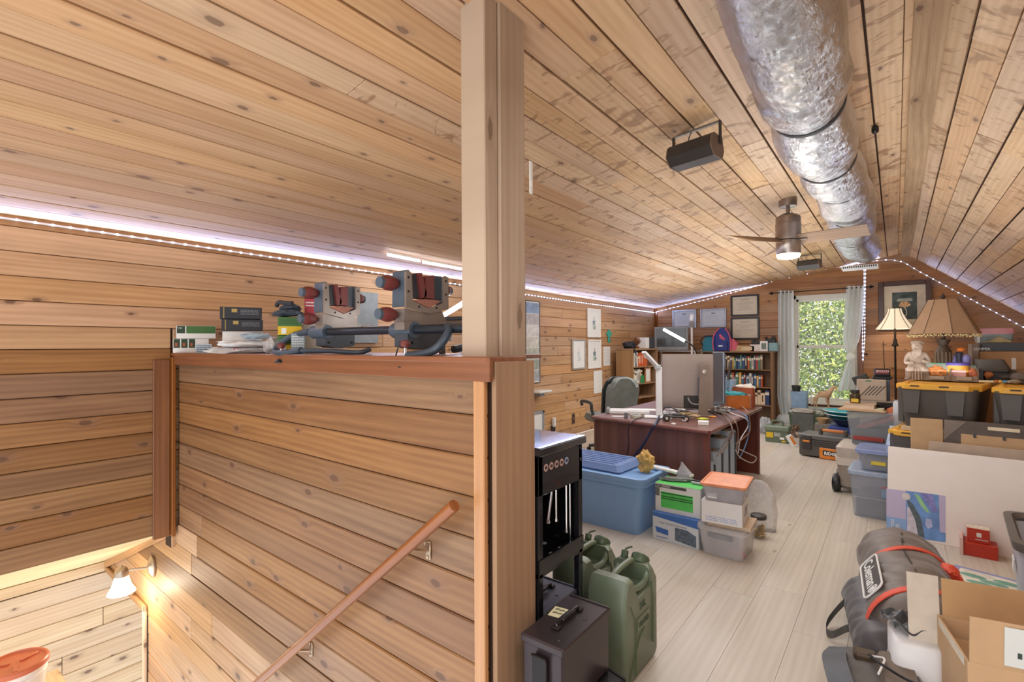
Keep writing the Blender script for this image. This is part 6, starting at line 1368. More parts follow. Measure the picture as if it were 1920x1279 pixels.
b = B(); R = sx*16.5; b.lathe([(R*.6, 0), (R*.75, .01), (R*.45, .04), (R*.35, .06), (R*.9, hb0*.35), (R*1.05, hb0*.5), (R*1., hb0*.68), (R*.5, hb0*.86), (R*.8, hb0*.97), (R*.86, hb0), (R*.3, hb0+.005)], seg=24); u_ = obj('urn', b, BRW, t)
for j in range(14):
    a = 2*pi*j/14; b = B(); b.tube([(R*.93*cos(a), R*.93*sin(a), hb0*.38), (R*1.06*cos(a), R*1.06*sin(a), hb0*.52), (R*1.0*cos(a), R*1.0*sin(a), hb0*.68)], .006, 5); obj('flute', b, mat('#7a6248', .5), u_)
b = B(); b.tube([(0, 0, hb0), (0, 0, hs1+.01)], .014, 10); obj('lamp_neck', b, BRW, t)
b = B(); b.lathe([(.008, hs1), (.016, hs1+.015), (.02, hs1+.03), (.01, hs1+.045), (.003, hs1+.06)], seg=12); obj('finial', b, BRW, t)
# grey hopper bins with bags
GB = mat('#8A7A6A', .5, var=.04)
def hopper(label, x, y, w_, h_, d_):
    t = tt('hopper_bin', label, 'bin', x, y, -.03, 'grey hopper bins on the totes')
    for sx_ in (-1, 1): b = B(); b.prism([(0, 0), (d_, 0), (d_, h_), (.03, h_*.95), (-.02, h_*.45)], sx_*w_/2-.003, sx_*w_/2+.003, 'x'); obj('side', b, GB, t, smooth=False)
    b = B(); b.prism([(-w_*.46, 0), (w_*.46, 0), (w_*.5, h_*.42), (w_*.3, h_*.42), (w_*.24, h_*.3), (-w_*.24, h_*.3), (-w_*.3, h_*.42), (-w_*.5, h_*.42)], -.006, 0, 'y'); obj('front', b, GB, t, smooth=False)
    b = B(); b.box(-w_/2, w_/2, d_-.005, d_, 0, h_); obj('back', b, GB, t, smooth=False); b = B(); b.box(-w_/2, w_/2, 0, d_, 0, .005); obj('bottom', b, GB, t, smooth=False)
    b = B(); b.box(-w_*.3, w_*.28, -.024, -.018, h_*.1, h_*.36, .002); b.box(-w_*.3, w_*.28, -.02, -.0, h_*.34, h_*.37); obj('label_holder', b, mat('#A39585', .5), t, smooth=False)
    return t
wH = sx*46
hopper('grey open hopper bin holding a green zip bag, beside the statue', 1757, 709, wH, wH*.65, .2)
hopper('grey open hopper bin holding a yellow pot, right of the first hopper', 1808, 710, wH, wH*.65, .2)
ZB = mat('#B9C4B8', .2, alpha=.55, bump=.2)
def zipbag(label, x, y, col, col2, w_=.1, h_=.1):
    t = tt('zip_bag', label, 'bag', x, y, 0, 'green topped zip bags', .012); t.location += Vector((sin(-camrz(t.location)), cos(camrz(t.location)), 0))*.09
    b = B(); b.loft([rr(w_, .03, .02, 3, 0), rr(w_*1.1, .04, .03, 3, h_*.5), rr(w_, .012, .01, 3, h_), rr(w_*.98, .004, .002, 3, h_*1.12)]); obj('bag_film', b, ZB, t, ang=50)
    b = B(); b.box(-w_, w_, -.006, .006, h_*1.05, h_*1.14, .002); obj('zip_strip', b, mat('#2FA074', .4), t, smooth=False)
    b = B(); b.blob((0, -.03, h_*.5), (w_*.8, .025, h_*.38), 6, .5); obj('contents', b, mat(col, .5, var=.3, scale=30), t, ang=20)
zipbag('zip bag with green strip and orange snacks in the left hopper bin', 1757, 709, '#D98A4A', 0, .085, .125)
zipbag('zip bag with green strip and orange contents at the right in the second hopper', 1824, 709, '#D9825A', 0, .04, .11)
t = tt('plastic_pot', 'yellow plastic pot with purple lid standing in the right hopper bin', 'container', 1799, 710, 0, dz=.012); t.location += Vector((0, .1, 0))
b = B(); b.lathe([(.055, 0), (.06, .0), (.075, .12), (.078, .13), (.07, .13)], seg=24); obj('pot_body', b, mat('#E0A540', .4), t); b = B(); b.lathe([(.082, .125), (.084, .13), (.084, .145), (.07, .15), (.04, .153)], seg=24); obj('pot_lid', b, mat('#5A4FA8', .35), t)
b = B(); b.box(-.05, .05, -.073, -.068, .01, .085, .002); obj('label', b, mat('#E2A9A0', .5), t, smooth=False)
t = tt('spinning_toy', 'black and violet plastic gadget with orange tip behind the yellow pot', 'gadget', 1799, 700, 0); 
zz = Hh(t, 1799, 660)
b = B(); b.box(-.07, .07, -.03, .03, 0, zz*.6, .01); obj('gadget_body', b, mat('#2a2b36', .4), t, smooth=False); b = B(); b.blob((-.05, 0, zz*.72), (.035, .03, .05), 3, .1, 2); b2 = B(); b2.blob((.05, 0, zz*.72), (.035, .03, .05), 4, .1, 2); obj('lobe', b, mat('#8A86C0', .4), t); obj('lobe', b2, mat('#8A86C0', .4), t)
b = B(); b.lathe([(.03, zz*.55), (.022, zz*.85), (.03, zz*.95), (.02, zz)], seg=14); obj('neck', b, mat('#3a3a4a', .4), t); b = B(); b.blob((.01, 0, zz+.02), (.03, .015, .02), 8, .4, 2); obj('orange_tip', b, mat('#E07A2E', .5), t)
for k, (x, y) in enumerate(((1733, 707), (1775, 708), (1783, 707), (1825, 709))):
    t = tt('red_clip', ('small red clip left of the first hopper bin', 'small red clip between the hopper bins, left one', 'small red clip between the hopper bins, right one', 'small red clip right of the second hopper bin')[k], 'clip', x, y); b = B(); b.blob((0, 0, .008), (.014, .01, .008), k, .3, 1); obj('clip_body', b, mat('#C24A44', .5), t)
# dark items further right
t = tt('camera_bag', 'grey black camera bag on the totes at the right edge', 'bag', 1856, 706, .1); zz = Hh(t, 1856, 674); b = B(); b.box(-.09, -.035, 0, .1, 0, zz*.5, .006); obj('side_pouch', b, VK, t, smooth=False)
b = B(); b.loft([rr(.1, .05, .02, 3, zz*.45, .02, .04), rr(.11, .06, .03, 3, zz*.6, .02, .04), rr(.09, .05, .03, 3, zz, .0, .04)]); obj('bag_body', b, mat('#4A453F', .6), t); b = B(); b.box(-.03, .12, 0, .12, 0, zz*.45, .006); obj('lower_bag', b, mat('#2b2a2a', .6), t, smooth=False); b = B(); b.blob((-.01, -.01, zz*.3), (.03, .015, .03), 5, .4, 2); obj('orange_tag', b, mat('#A8602E', .5), t)
t = tt('folded_jacket', 'folded dark brown jacket behind the camera bag at the right edge', 'cloth', 1888, 704, .1); b = B(); b.blob((0, .02, .05), (.11, .08, .05), 71, .25); obj('cloth_fold', b, mat('#4a4038', .8), t)
t = tt('cloth_cap', 'grey brown cloth cap cut by the right photo edge', 'cap', 1915, 708, 0); b = B(); b.blob((0, .03, .045), (.07, .07, .045), 72, .1); obj('crown', b, mat('#6a6058', .8), t); b = B(); b.loft([rr(.085, .08, .05, 4, 0, 0, .03), rr(.085, .08, .05, 4, .02, 0, .03)]); obj('brim', b, mat('#51473f', .8), t)
t = tt('cream_strip', 'cream folded paper strip in front of the camera bag', 'paper', 1850, 711); b = B(); b.box(-.05, .06, 0, .03, 0, .018, .003); obj('paper', b, mat('#E0D2AC', .6), t, smooth=False)
r_ = random.Random(12)
for k, (c, nm) in enumerate((('#C9782E', 'orange'), ('#E0B860', 'yellow'), ('#5FA0C0', 'blue'), ('#B9A48C', 'tan'))):
    t = tt('small_toy', 'tiny %s toy piece on the tote lid in front of the folded jacket' % nm, 'toy', 1868+k*8, 711); b = B(); b.blob((0, 0, .012), (.016, .012, .013), k+3, .4, 2); obj('toy_body', b, mat(c, .5), t)
t = tt('stone', 'small grey brown stone near the right edge of the tote lid', 'stone', 1903, 712); b = B(); b.blob((0, 0, .018), (.035, .025, .018), 9, .3, 2); obj('stone_body', b, mat('#8f8472', .8, bump=.2), t)
# cardboard carton, black panel, pink lidded bin behind
Yb = P(1840, 690, Z=TZ).y+.55
a, c = P(1837, 660, Y=Yb), P(1960, 660, Y=Yb)
YB0 = t0_.y+TD+.02
def stand(name, label, cat, x0, x1, yt, Y, dep, m, z0=0, ch=.003, nm='panel'):
    a, c = P(x0, yt, Y=Y), P(x1, yt, Y=Y); t = thing(name, label, cat, ((a.x+c.x)/2, Y, z0)); w_ = (c.x-a.x)/2; b = B(); b.box(-w_, w_, 0, dep, 0, a.z-z0, ch); obj(nm, b, m, t, smooth=False); return t, w_, a.z-z0
CBD = mat('#B98F66', .75, var=.06)
t, w_, h_ = stand('cardboard_carton', 'tall plain cardboard carton behind the items on the totes', 'box', 1836, 1960, 659, 6.42, .5, CBD, nm='carton'); decal('flap_seam', t, -w_+.02, w_, h_-.17, h_-.165, 0, mat('#8f6c4a', .8)); decal('white_tag', t, -w_*.0, w_*.14, h_-.17, h_-.06, 0, PWH)
zc = h_
t, w_, h_ = stand('flat_box', 'long black flat box lying on the tall cardboard carton', 'box', 1841, 1960, 643, 6.43, .42, mat('#34363A', .4), z0=zc+.001); zc2 = zc+.001+h_
a = P(1832, 640, Y=6.45); c = P(1904, 640, Y=6.45); 
t = thing('lidded_bin', 'clear bin with pink lid holding a painting print, highest at the right', 'bin', ((a.x+c.x)/2, 6.62, zc2+.001)); w_ = c.x-a.x; hh = P(1868, 616, Y=6.45).z-zc2; b = B(); b.tub(w_*.97, .33, hh*.62, .9, .03, .004); obj('bin_body', b, mat('#8f9a98', .3, var=.3, scale=8, alpha=.9), t); b = B(); b.loft([rr(w_*.5, .175, .03, 3, hh*.6), rr(w_*.5, .175, .03, 3, hh)]); obj('bin_lid', b, mat('#C98A92', .4), t); b = B(); b.prism([(-w_*.1, hh*.2), (w_*.05, hh*.45), (w_*.4, hh*.1), (w_*.4, hh*.02), (-w_*.4, hh*.02)], -.172, -.168, 'y'); obj('painting_print', b, mat('#A9956A', .6, var=.3), t, smooth=False); b = B(); b.box(-w_*.5, -w_*.42, -.176, -.17, .0, hh*.9, .002); obj('bin_corner', b, mat('#D6D0CE', .4), t, smooth=False)
t, w_, h_ = stand('game_box', 'brown grey box standing beside the tall carton behind the hopper bins', 'box', 1822, 1835, 645, 6.35, .3, mat('#8A7462', .6), nm='carton'); text('lettering', 'SEMPER', .035, PWH, t, (-w_+.01, -.002, h_-.06))
# tall leaning sheets and canvas
def lean(name, label, cat, x0, x1, yt, Yb_, Yt, th, m, rz=0, nm='sheet'):
    a, c = P(x0, yt, Y=Yt), P(x1, yt, Y=Yt); w_ = (c.x-a.x)/2; t = thing(name, label, cat, (a.x+w_*cos(rz), Yb_+w_*sin(rz), 0), rz); b = B(); b.M = Matrix.Rotation(-atan2(Yt-Yb_, a.z), 4, 'X'); L_ = sqrt(a.z**2+(Yt-Yb_)**2); b.box(-w_, w_, 0, th, 0, L_, .003); obj(nm, b, m, t, smooth=False); return t, w_, L_, b.M
KR = mat('#C2A078', .8, var=.05)
lean('cardboard_sheet', 'plain tan cardboard sheet with rounded corner leaning on the totes', 'cardboard', 1707, 1768, 783, 5.12, 5.22, .012, KR)
t, w_, L_, M_ = lean('picture_frame_back', 'large dark brown frame seen from the back leaning on the totes', 'frame', 1766, 2000, 786, 5.12, 5.20, .03, mat('#5B5048', .6), rz=-.16); 
b = B(M_); b.box(-w_+.1, w_, -.004, 0, .1, L_-.10); obj('backing_board', b, KR, t, smooth=False); b = B(M_); b.box(-w_+.25, -w_+.42, -.005, -.0, L_-.055, L_-.03); obj('white_strip', b, mat('#E6D6B6', .6), t, smooth=False)
for k in range(4): b = B(M_); b.box(-w_+.17+.16*k, -w_+.185+.16*k, -.012, 0, L_-.12, L_-.095); obj('clip', b, VK, t, smooth=False)
b = B(M_); b.prism([(-w_, L_-.005), (-w_+.13, L_-.005), (-w_+.0, L_-.16)], -.002, 0, 'y'); obj('corner_gusset', b, mat('#7a6c60', .5), t, smooth=False)
t, w_, L_, M_ = lean('cardboard_sheet', 'plastic wrapped brown cardboard behind the white canvas', 'cardboard', 1737, 2010, 826, 4.96, 5.07, .012, mat('#AE8A66', .5), rz=-.14); b = B(M_); b.box(-w_, w_, -.003, -.002, L_*.5, L_); obj('plastic_wrap', b, mat('#D9C9B4', .1, alpha=.25), t, smooth=False)
t, w_, L_, M_ = lean('canvas', 'large blank white canvas leaning in front of the totes', 'canvas', 1661, 2010, 836, 4.78, 4.92, .02, mat('#E2D6CC', .35, var=.02, coat=.15), rz=-.1, nm='canvas_board')
def onc(x, y): d = ray(x, y); R3 = Matrix.Rotation(t.rotation_euler.z, 3, 'Z'); n = R3 @ (M_.to_3x3() @ Vector((0, -1, 0))); o_ = t.location; k = ((o_.x)*n.x+(o_.y)*n.y+(o_.z-CZ)*n.z)/(d.x*n.x+d.y*n.y+d.z*n.z); p = R3.inverted() @ (Vector((k*d.x, k*d.y, CZ+k*d.z))-t.location); q = M_.inverted() @ p; return q.x, q.z
def cpoly(nm, poly, m, off): b = B(M_); b.prism([onc(*p) for p in poly], -off, -.0001, 'y'); return obj(nm, b, m, t, smooth=False)
LAV = mat('#B4A8C4', .4, var=.03); SKY = mat('#7FA0CC', .4, var=.03)
cpoly('label_lavender', [(1662, 916), (1773, 930), (1773, 1015), (1662, 999)], LAV, .001)
cpoly('label_blue', [(1662, 968), (1699, 974), (1699, 1005), (1662, 999)], SKY, .0015)
cpoly('label_art', [(1698, 920), (1760, 928), (1762, 997), (1773, 1000), (1773, 1017), (1700, 1007)], mat('#5F86BC', .4, var=.25, scale=14), .0018)
cpoly('label_white_patch', [(1701, 950), (1714, 958), (1722, 985), (1720, 1006), (1701, 1004)], mat('#C3BCC8', .5, var=.2, scale=40), .0022)
cpoly('label_dark_band', [(1700, 936), (1712, 945), (1726, 970), (1734, 1008), (1722, 1007), (1716, 975), (1704, 950)], mat('#4e5a60', .5, var=.3, scale=50), .0025)
cpoly('label_green_streak', [(1714, 924), (1724, 930), (1733, 945), (1744, 962), (1738, 961), (1726, 948)], mat('#8FC08A', .5), .0028)
cpoly('label_violet_streak', [(1724, 924), (1748, 927), (1758, 960), (1750, 962), (1738, 944)], mat('#7A78B4', .5, var=.3, scale=30), .0028)
cpoly('label_pale_drop', [(1736, 972), (1746, 974), (1749, 988), (1740, 992), (1735, 984)], mat('#A9B0D4', .5), .003)
x_, z_ = onc(1699, 931); b = B(M_ @ Matrix.Translation((x_, -.003, z_)) @ Matrix.Rotation(pi/2, 4, 'X')); b.lathe([(.026, 0), (.026, .001)], seg=18); obj('label_round', b, mat('#C9C4C0', .5), t)
for s_, (px, py) in (('Artist', (1677, 998)), ('Loft', (1687, 1000))):
    x_, z_ = onc(px, py); q = text('lettering', s_, .042, PWH, t, tuple(M_ @ Vector((x_, -.0035, z_))), rot=(pi/2, -pi/2, 0))
# clear storage bins stack left of the canvas
CG = mat('#B4BAC8', .14, var=.05, alpha=.33); CGL = mat('#A8B6CC', .2, var=.04, alpha=.8)
pa, pc_, rz, w_ = edge((1600, 968), (1664, 978), 0)
def bin_at(label, name, p, rz, w_, d_, h_, m, ml, tp=.88, z=0, cont=None, lidh=.03, seed=1):
    t = thing(name, label, 'bin', tuple(p+Vector((0, 0, z))), rz, None); b = B(); b.tub(w_, d_, h_-lidh, tp, .04, .004, 4); b.v = [Vector((v.x+w_/2, v.y+d_/2, v.z)) for v in b.v]; obj('bin_body', b, m, t)
    if ml: b = B(); b.loft([rr(w_/2+.012, d_/2+.012, .045, 4, h_-lidh-.004, w_/2, d_/2), rr(w_/2+.014, d_/2+.014, .045, 4, h_-.006, w_/2, d_/2), rr(w_/2+.0, d_/2+.0, .04, 4, h_, w_/2, d_/2), rr(w_/2-.03, d_/2-.03, .03, 4, h_-.006, w_/2, d_/2)]); obj('bin_lid', b, ml, t)
    if cont: b = B(); b.box(w_*.1, w_*.9, d_*.1, d_*.9, .01, h_*cont[1], .01); obj('contents', b, mat(cont[0], .6, var=.3, scale=9), t, smooth=False)
    return t
p0 = Vector((P(1592, 968, Z=0).x, P(1600, 968, Z=0).y, 0))
H1_ = ztop(1600, 880, p0)
t = bin_at('large clear grey bin on the floor left of the canvas', 'storage_bin', p0, radians(-3), .42, .46, H1_, CG, CGL, cont=('#6b665f', .45))
decal('product_label', t, .22, .33, H1_*.5, H1_*.74, .012, mat('#6F9AB8', .5)); decal('label_header', t, .22, .33, H1_*.68, H1_*.74, .011, mat('#B33A34', .5)); decal('label_yellow', t, .27, .32, H1_*.52, H1_*.6, .011, mat('#D8C23A', .5))
for z in (.42, .86): decal('bin_line', t, .03, .4, H1_*z, H1_*z+.004, .02, PWH)
p1 = Vector((P(1606, 870, Y=p0.y+.05).x, p0.y+.05, H1_+.001)); H2_ = ztop(1609, 841, p1)-H1_
t = bin_at('smaller clear bin with bluish lid on top of the large grey bin', 'storage_bin', p1, radians(-3), .36, .36, max(.13, H2_), CG, mat('#8FA0CC', .2, alpha=.8), cont=('#8a7a5c', .5)); b = B(); b.box(.1, .2, .0, .01, .05, .08, .002); b.v = b.v; obj('yellow_tool', b, mat('#D0B83A', .5), t, smooth=False)
# cooler with wheel
GRC = mat('#9A8C80', .45, var=.03); GRL = mat('#D0C4B8', .45, var=.03)
pc0 = P(1567, 922, Z=0); cx, cy = pc0.x, pc0.y-.03
t = thing('cooler', 'grey beige wheeled cooler with pale band beside the orange tool box', 'cooler', (cx, cy, 0), radians(-3)); HC = ztop(1575, 832, Vector((cx, cy, 0)))
b = B(); b.loft([rr(.24, .19, .05, 4, .07, .27, .2), rr(.26, .205, .05, 4, HC-.2, .27, .2)]); obj('cooler_body', b, GRC, t)
b = B(); b.loft([rr(.268, .21, .05, 4, HC-.2, .27, .2), rr(.272, .215, .05, 4, HC-.13, .27, .2)]); obj('pale_band', b, GRL, t)
b = B(); b.loft([rr(.262, .208, .05, 4, HC-.13, .27, .2), rr(.268, .214, .05, 4, HC-.03, .27, .2), rr(.24, .18, .05, 4, HC, .27, .2)]); obj('cooler_lid', b, mat('#B8ACA0', .45), t)
b = B(); b.tube(spline([(.2, -.02, HC-.2), (.2, -.04, HC-.02), (.21, -.04, HC+.0), (.35, -.04, HC+.0), (.36, -.04, HC-.02), (.36, -.02, HC-.2)], 3), .014, 8); obj('pull_handle', b, GRL, t)
for y in (.06, .32): b = B(); b.M = Matrix.Translation((.005, y, .085)) @ Matrix.Rotation(pi/2, 4, 'Y'); b.lathe([(.04, -.035), (.078, -.032), (.085, -.02), (.085, .02), (.078, .03), (.04, .032)], seg=24); w0 = obj('wheel', b, VK, t); b = B(b.M); b.lathe([(.035, -.04), (.035, .034)], seg=14); obj('hub', b, mat('#55524e', .5), w0)
# big clear bin on the cooler
bw, bd, bh = .46, .4, .33
p = Vector((cx+.085, cy+.02, HC+.001)); zt_ = ztop(1620, 769, p); bh = zt_-HC
t = bin_at('big clear bin full of grey and rust coloured things on the cooler', 'storage_bin', p, radians(-6), bw, bd, bh, mat('#B4B8BC', .12, var=.05, alpha=.28), None, tp=.82, cont=('#4a4a4e', .5), lidh=.0)
b = B(); b.box(.06, .40, .05, .3, bh*.35, bh*.5, .01); b.v = [Vector((v.x, v.y, v.z+(v.x-.06)*.45)) for v in b.v]; obj('rust_book', b, mat('#B0664C', .6), t, smooth=False); b = B(); b.box(.06, .3, .01, .02, bh*.16, bh*.28, .004); obj('red_tool', b, mat('#9A3A34', .5), t, smooth=False)
b = B(); b.box(.02, .3, .02, .3, bh*.75, bh*.95, .004); b.v = [Vector((v.x, v.y, v.z+(v.x-.02)*.2)) for v in b.v]; obj('cream_box', b, mat('#C9C6A8', .6), t, smooth=False)
b = B(); b.box(.30, .42, .1, .3, bh*.9, bh*1.15, .02); obj('orange_box', b, mat('#C9744C', .6), t, smooth=False)
zb = HC+bh+.001+.0
b = B(); b.box(-.06, .32, -.02, .25, 0, .012, .002); q = obj('cardboard_sheet', b, KR, smooth=False); q.location = (p.x+.0, p.y, zb); q.rotation_euler = (0, 0, radians(-6)); tag(q, 'thin cardboard sheet lying across the big clear bin', 'cardboard')
zb += .013
def st(name, label, cat, x, y, rz=0, z=None, dy=0): q = P(x, y, Z=z if z else zb); return thing(name, label, cat, (q.x, q.y+dy, z if z else zb), camrz(q)+rz)
bp_ = Vector((p.x+.02, p.y+.03, zb))
t = thing('thick_book', 'thick closed book with pale page edges on the cardboard sheet', 'book', (p.x-.01, p.y+.02, zb), radians(-6)); b = B(); b.box(0, .24, 0, .17, .004, .046, .001); obj('page_block', b, mat('#D9C2A8', .7, var=.05), t, smooth=False); b = B(); b.box(-.004, .245, -.004, .174, .046, .05); b.box(-.004, .245, -.004, .174, 0, .004); obj('covers', b, mat('#C9A98C', .5), t, smooth=False)
zk = zb+.051
t = thing('glass_jar', 'brown jar with yellow label and dark lid on the thick book', 'jar', (p.x+.075, p.y+.12, zk)); b = B(); b.lathe([(.04, 0), (.045, .01), (.045, .085), (.03, .1)], seg=20); obj('jar_body', b, mat('#4c3d2c', .15, var=.3, scale=30), t); b = B(); b.lathe([(.038, .1), (.038, .125), (.034, .127)], seg=18); obj('jar_lid', b, mat('#33302c', .5), t); b = B(); b.box(-.03, .03, -.048, -.044, .01, .045, .002); obj('label', b, mat('#D8B83A', .5), t, smooth=False)
t = thing('binoculars', 'black binoculars lying on top of the clear bin right of the book', 'binoculars', (p.x+.34, p.y+.10, zb), radians(25)); b = B(); b.tube([(-.07, 0, .035), (.02, 0, .04), (.07, .0, .045)], [.034, .026, .02], 14); obj('barrel', b, VK, t); b = B(); b.tube([(-.06, .075, .035), (.03, .07, .04), (.08, .065, .045)], [.034, .026, .02], 14); obj('barrel', b, VK, t); b = B(); b.box(-.02, .02, 0, .07, .03, .05, .005); obj('hinge', b, VK, t, smooth=False)
# support carton behind with electronics
t = thing('grey_carton', 'tall grey beige carton behind the cooler holding electronics', 'box', (cx+.18, cy+.50, 0), radians(-3)); zq = ztop(1630, 752, t.location+Vector((.1, 0, 0))); b = B(); b.box(0, .36, 0, .3, 0, zq, .003); obj('carton', b, mat('#B0A498', .6), t, smooth=False); g0 = t.location.copy()
def on3(name, label, cat, x, y0, dy=.02, rz=0, zz_=None): 
    q = P(x, y0, Y=g0.y+dy); return thing(name, label, cat, (q.x, q.y, zz_ or zq+.001), rz)
t = on3('vented_unit', 'grey beige panel with slanted vent slots standing behind the jar', 'appliance', 1634, 740, .03); w_ = .125; h_ = P(1634, 712, Y=t.location.y).z-t.location.z; b = B(); b.box(-w_, w_, 0, .08, 0, h_, .006); obj('unit_body', b, mat('#BBA996', .5), t, smooth=False)
for k in range(5): b = B(); b.prism([(-.06+.03*k-.03, h_*.25), (-.05+.03*k-.03, h_*.25), (.0+.03*k, h_*.7), (-.01+.03*k, h_*.7)], -.001, .002, 'y'); obj('vent_slot', b, mat('#3a332c', .7), t, smooth=False)
b = B(); b.box(-.05, .0, -.001, .0, h_-.02, h_-.008); obj('green_label', b, mat('#2F7A4C', .5), t, smooth=False)
zv = zq+h_+.002
t = thing('charger', 'black and red tool battery charger above the vented panel', 'charger', (g0.x+.19, g0.y+.12, zv), .1); b = B(); b.box(-.08, .08, 0, .1, 0, .03, .006); obj('charger_base', b, VK, t, smooth=False); b = B(Matrix.Translation((0, .02, .03)) @ Matrix.Rotation(-.35, 4, 'X')); b.box(-.07, .07, 0, .06, 0, .09, .012); obj('battery_pack', b, mat('#26242a', .4), t, smooth=False); b = B(Matrix.Translation((0, .02, .03)) @ Matrix.Rotation(-.35, 4, 'X')); b.box(-.055, .055, -.002, 0, .03, .07); obj('red_face', b, mat('#8E3A3E', .4), t, smooth=False)
q = text('lettering', 'BOSCH', .034, PWH, t, (-.052, .03, .072), rot=(pi/2-.35, 0, 0))
b = B(); b.box(-.1, .1, 0, .13, 0, h_-.001, .003); q = obj('blue_grey_carton', b, mat('#5b6a7a', .5), smooth=False); q.location = (g0.x+.03, g0.y+.15, zq+.001); tag(q, 'small blue grey carton hidden behind the vented panel', 'box'); q.location = (g0.x+.15, g0.y+.115, zq+.001)
t = thing('blue_bag', 'shiny blue plastic bag hanging beside the curtain knot', 'bag', (g0.x+.03, g0.y+.14, zq+.001)); b = B(); b.loft([rr(.06, .03, .02, 3, 0), rr(.08, .04, .03, 3, .09), rr(.05, .02, .01, 3, .17, .02)]); obj('bag_film', b, mat('#6A9AD0', .25, var=.3, bump=.4), t, ang=20)
t = thing('dark_pouch', 'dark green grey pouch tilted above the blue bag', 'pouch', (g0.x+.03, g0.y+.14, zq+.172)); b = B(Matrix.Rotation(-.4, 4, 'Y')); b.box(-.08, .06, 0, .03, 0, .09, .008); obj('pouch_body', b, mat('#383B38', .6), t, smooth=False)
b = B(); b.box(0, .02, 0, .12, 0, .07, .002); q = obj('red_box', b, mat('#A8343A', .5), smooth=False); q.location = (g0.x+.335, g0.y+.03, zq+.001); tag(q, 'thin red box on edge right of the vented panel', 'box')
t = thing('white_container', 'white rounded plastic container at the right behind the rust book', 'container', (cx+.50, cy+.10, 0), 0); zz = ztop(1681, 752, t.location); b = B(); b.loft([rr(.045, .08, .03, 4, 0), rr(.045, .08, .03, 4, zz-.03), rr(.035, .06, .02, 4, zz)]); obj('container_body', b, mat('#D8DCE4', .3, alpha=.85), t)
# ================================================================ WINDOW END OF THE FLOOR
Yh = 9.75
a, c = P(1482, 764, Y=Yh), P(1574, 766, Y=Yh); t = thing('storage_bench', 'long low grey chest under the window carrying the horse', 'chest', (a.x, Yh, 0)); hz_ = a.z; CHG = mat('#6E726E', .5, var=.06)
b = B(); b.box(0, c.x-a.x, 0, .38, 0, hz_-.02, .008); obj('chest_body', b, CHG, t, smooth=False); b = B(); b.box(-.015, c.x-a.x+.015, -.015, .4, hz_-.02, hz_, .006); obj('chest_lid', b, mat('#8f9694', .4), t, smooth=False)
# horse model
hp0 = P(1543, 762, Y=Yh+.12); t = thing('horse_figurine', 'tan and white model horse standing under the window', 'horse', (hp0.x, Yh+.14, hz_+.001), 0); Hs = P(1548, 721, Y=Yh+.14).z-hz_; L = P(1568, 740, Y=Yh+.14).x-P(1518, 740, Y=Yh+.14).x
s = L; TAN = mat('#D2AC86', .5, var=.2, scale=7)
x = lambda k: (k-.45)*s
pts = [(x(.42), 0, .56*Hs, .10*s), (x(.18), 0, .60*Hs, .11*s), (x(.62), 0, .58*Hs, .11*s), (x(.73), 0, .70*Hs, .075*s), (x(.82), 0, .86*Hs, .052*s), (x(.87), 0, .92*Hs, .045*s), (x(.99), 0, .78*Hs, .026*s),
       (x(.14), .04*s, .44*Hs, .05*s), (x(.10), .04*s, .26*Hs, .025*s), (x(.13), .04*s, .03*Hs, .02*s), (x(.22), -.04*s, .44*Hs, .05*s), (x(.19), -.04*s, .26*Hs, .025*s), (x(.22), -.04*s, .03*Hs, .02*s),
       (x(.64), .04*s, .40*Hs, .035*s), (x(.66), .04*s, .22*Hs, .022*s), (x(.64), .04*s, .03*Hs, .02*s), (x(.58), -.04*s, .40*Hs, .035*s), (x(.60), -.04*s, .22*Hs, .022*s), (x(.70), -.04*s, .03*Hs, .02*s)]
pts = [(p[0], p[1], p[2], p[3]*1.3) for p in pts]; skin('horse_body', pts, [(0, 1), (0, 2), (2, 3), (3, 4), (4, 5), (5, 6), (1, 7), (7, 8), (8, 9), (1, 10), (10, 11), (11, 12), (2, 13), (13, 14), (14, 15), (2, 16), (16, 17), (17, 18)], t, TAN, 1)
b = B(); b.tube(spline([(x(.10), 0, .66*Hs), (x(.02), 0, .6*Hs), (x(.0), 0, .35*Hs), (x(.03), 0, .12*Hs)], 5), [.02*s]*8+[.03*s]*8, 8); obj('tail', b, mat('#E6DFD2', .6), t)
b = B()
for k in range(6): u_ = k/5; c0 = Vector((x(.66+.18*u_), 0, (.74+.2*u_)*Hs)); b.tube([c0+Vector((-.02*s, 0, .03*s)), c0+Vector((-.05*s, 0, -.02*s))], [.022*s, .012*s], 6)
obj('mane', b, mat('#E6DFD2', .6), t)
for sy in (-1, 1): b = B(); b.tube([(x(.845), sy*.02*s, .97*Hs), (x(.84), sy*.02*s, 1.03*Hs)], [.014*s, .003*s], 6); obj('ear', b, TAN, t)
# clear blue bin under the curtain with dark pot
t = thing('clear_bin', 'clear blue bin with purple label under the left curtain', 'bin', (P(1500, 760, Y=Yh).x-.02, Yh+.13, hz_+.001)); hh = P(1505, 735, Y=Yh).z-hz_; b = B(); b.tub(.26, .2, hh, .92, .02, .004, rim=.008); obj('bin_body', b, mat('#9FC0DC', .15, alpha=.6), t); b = B(); b.box(-.1, .1, -.08, .08, .01, hh*.7, .01); obj('contents', b, mat('#8C7FB0', .5, var=.4, scale=14), t, smooth=False)
b = B(); b.lathe([(.06, hh*.95), (.075, hh+.09), (.06, hh+.1)], (-.05, 0, 0), 16); obj('black_pot', b, mat('#2b302c', .5), t)
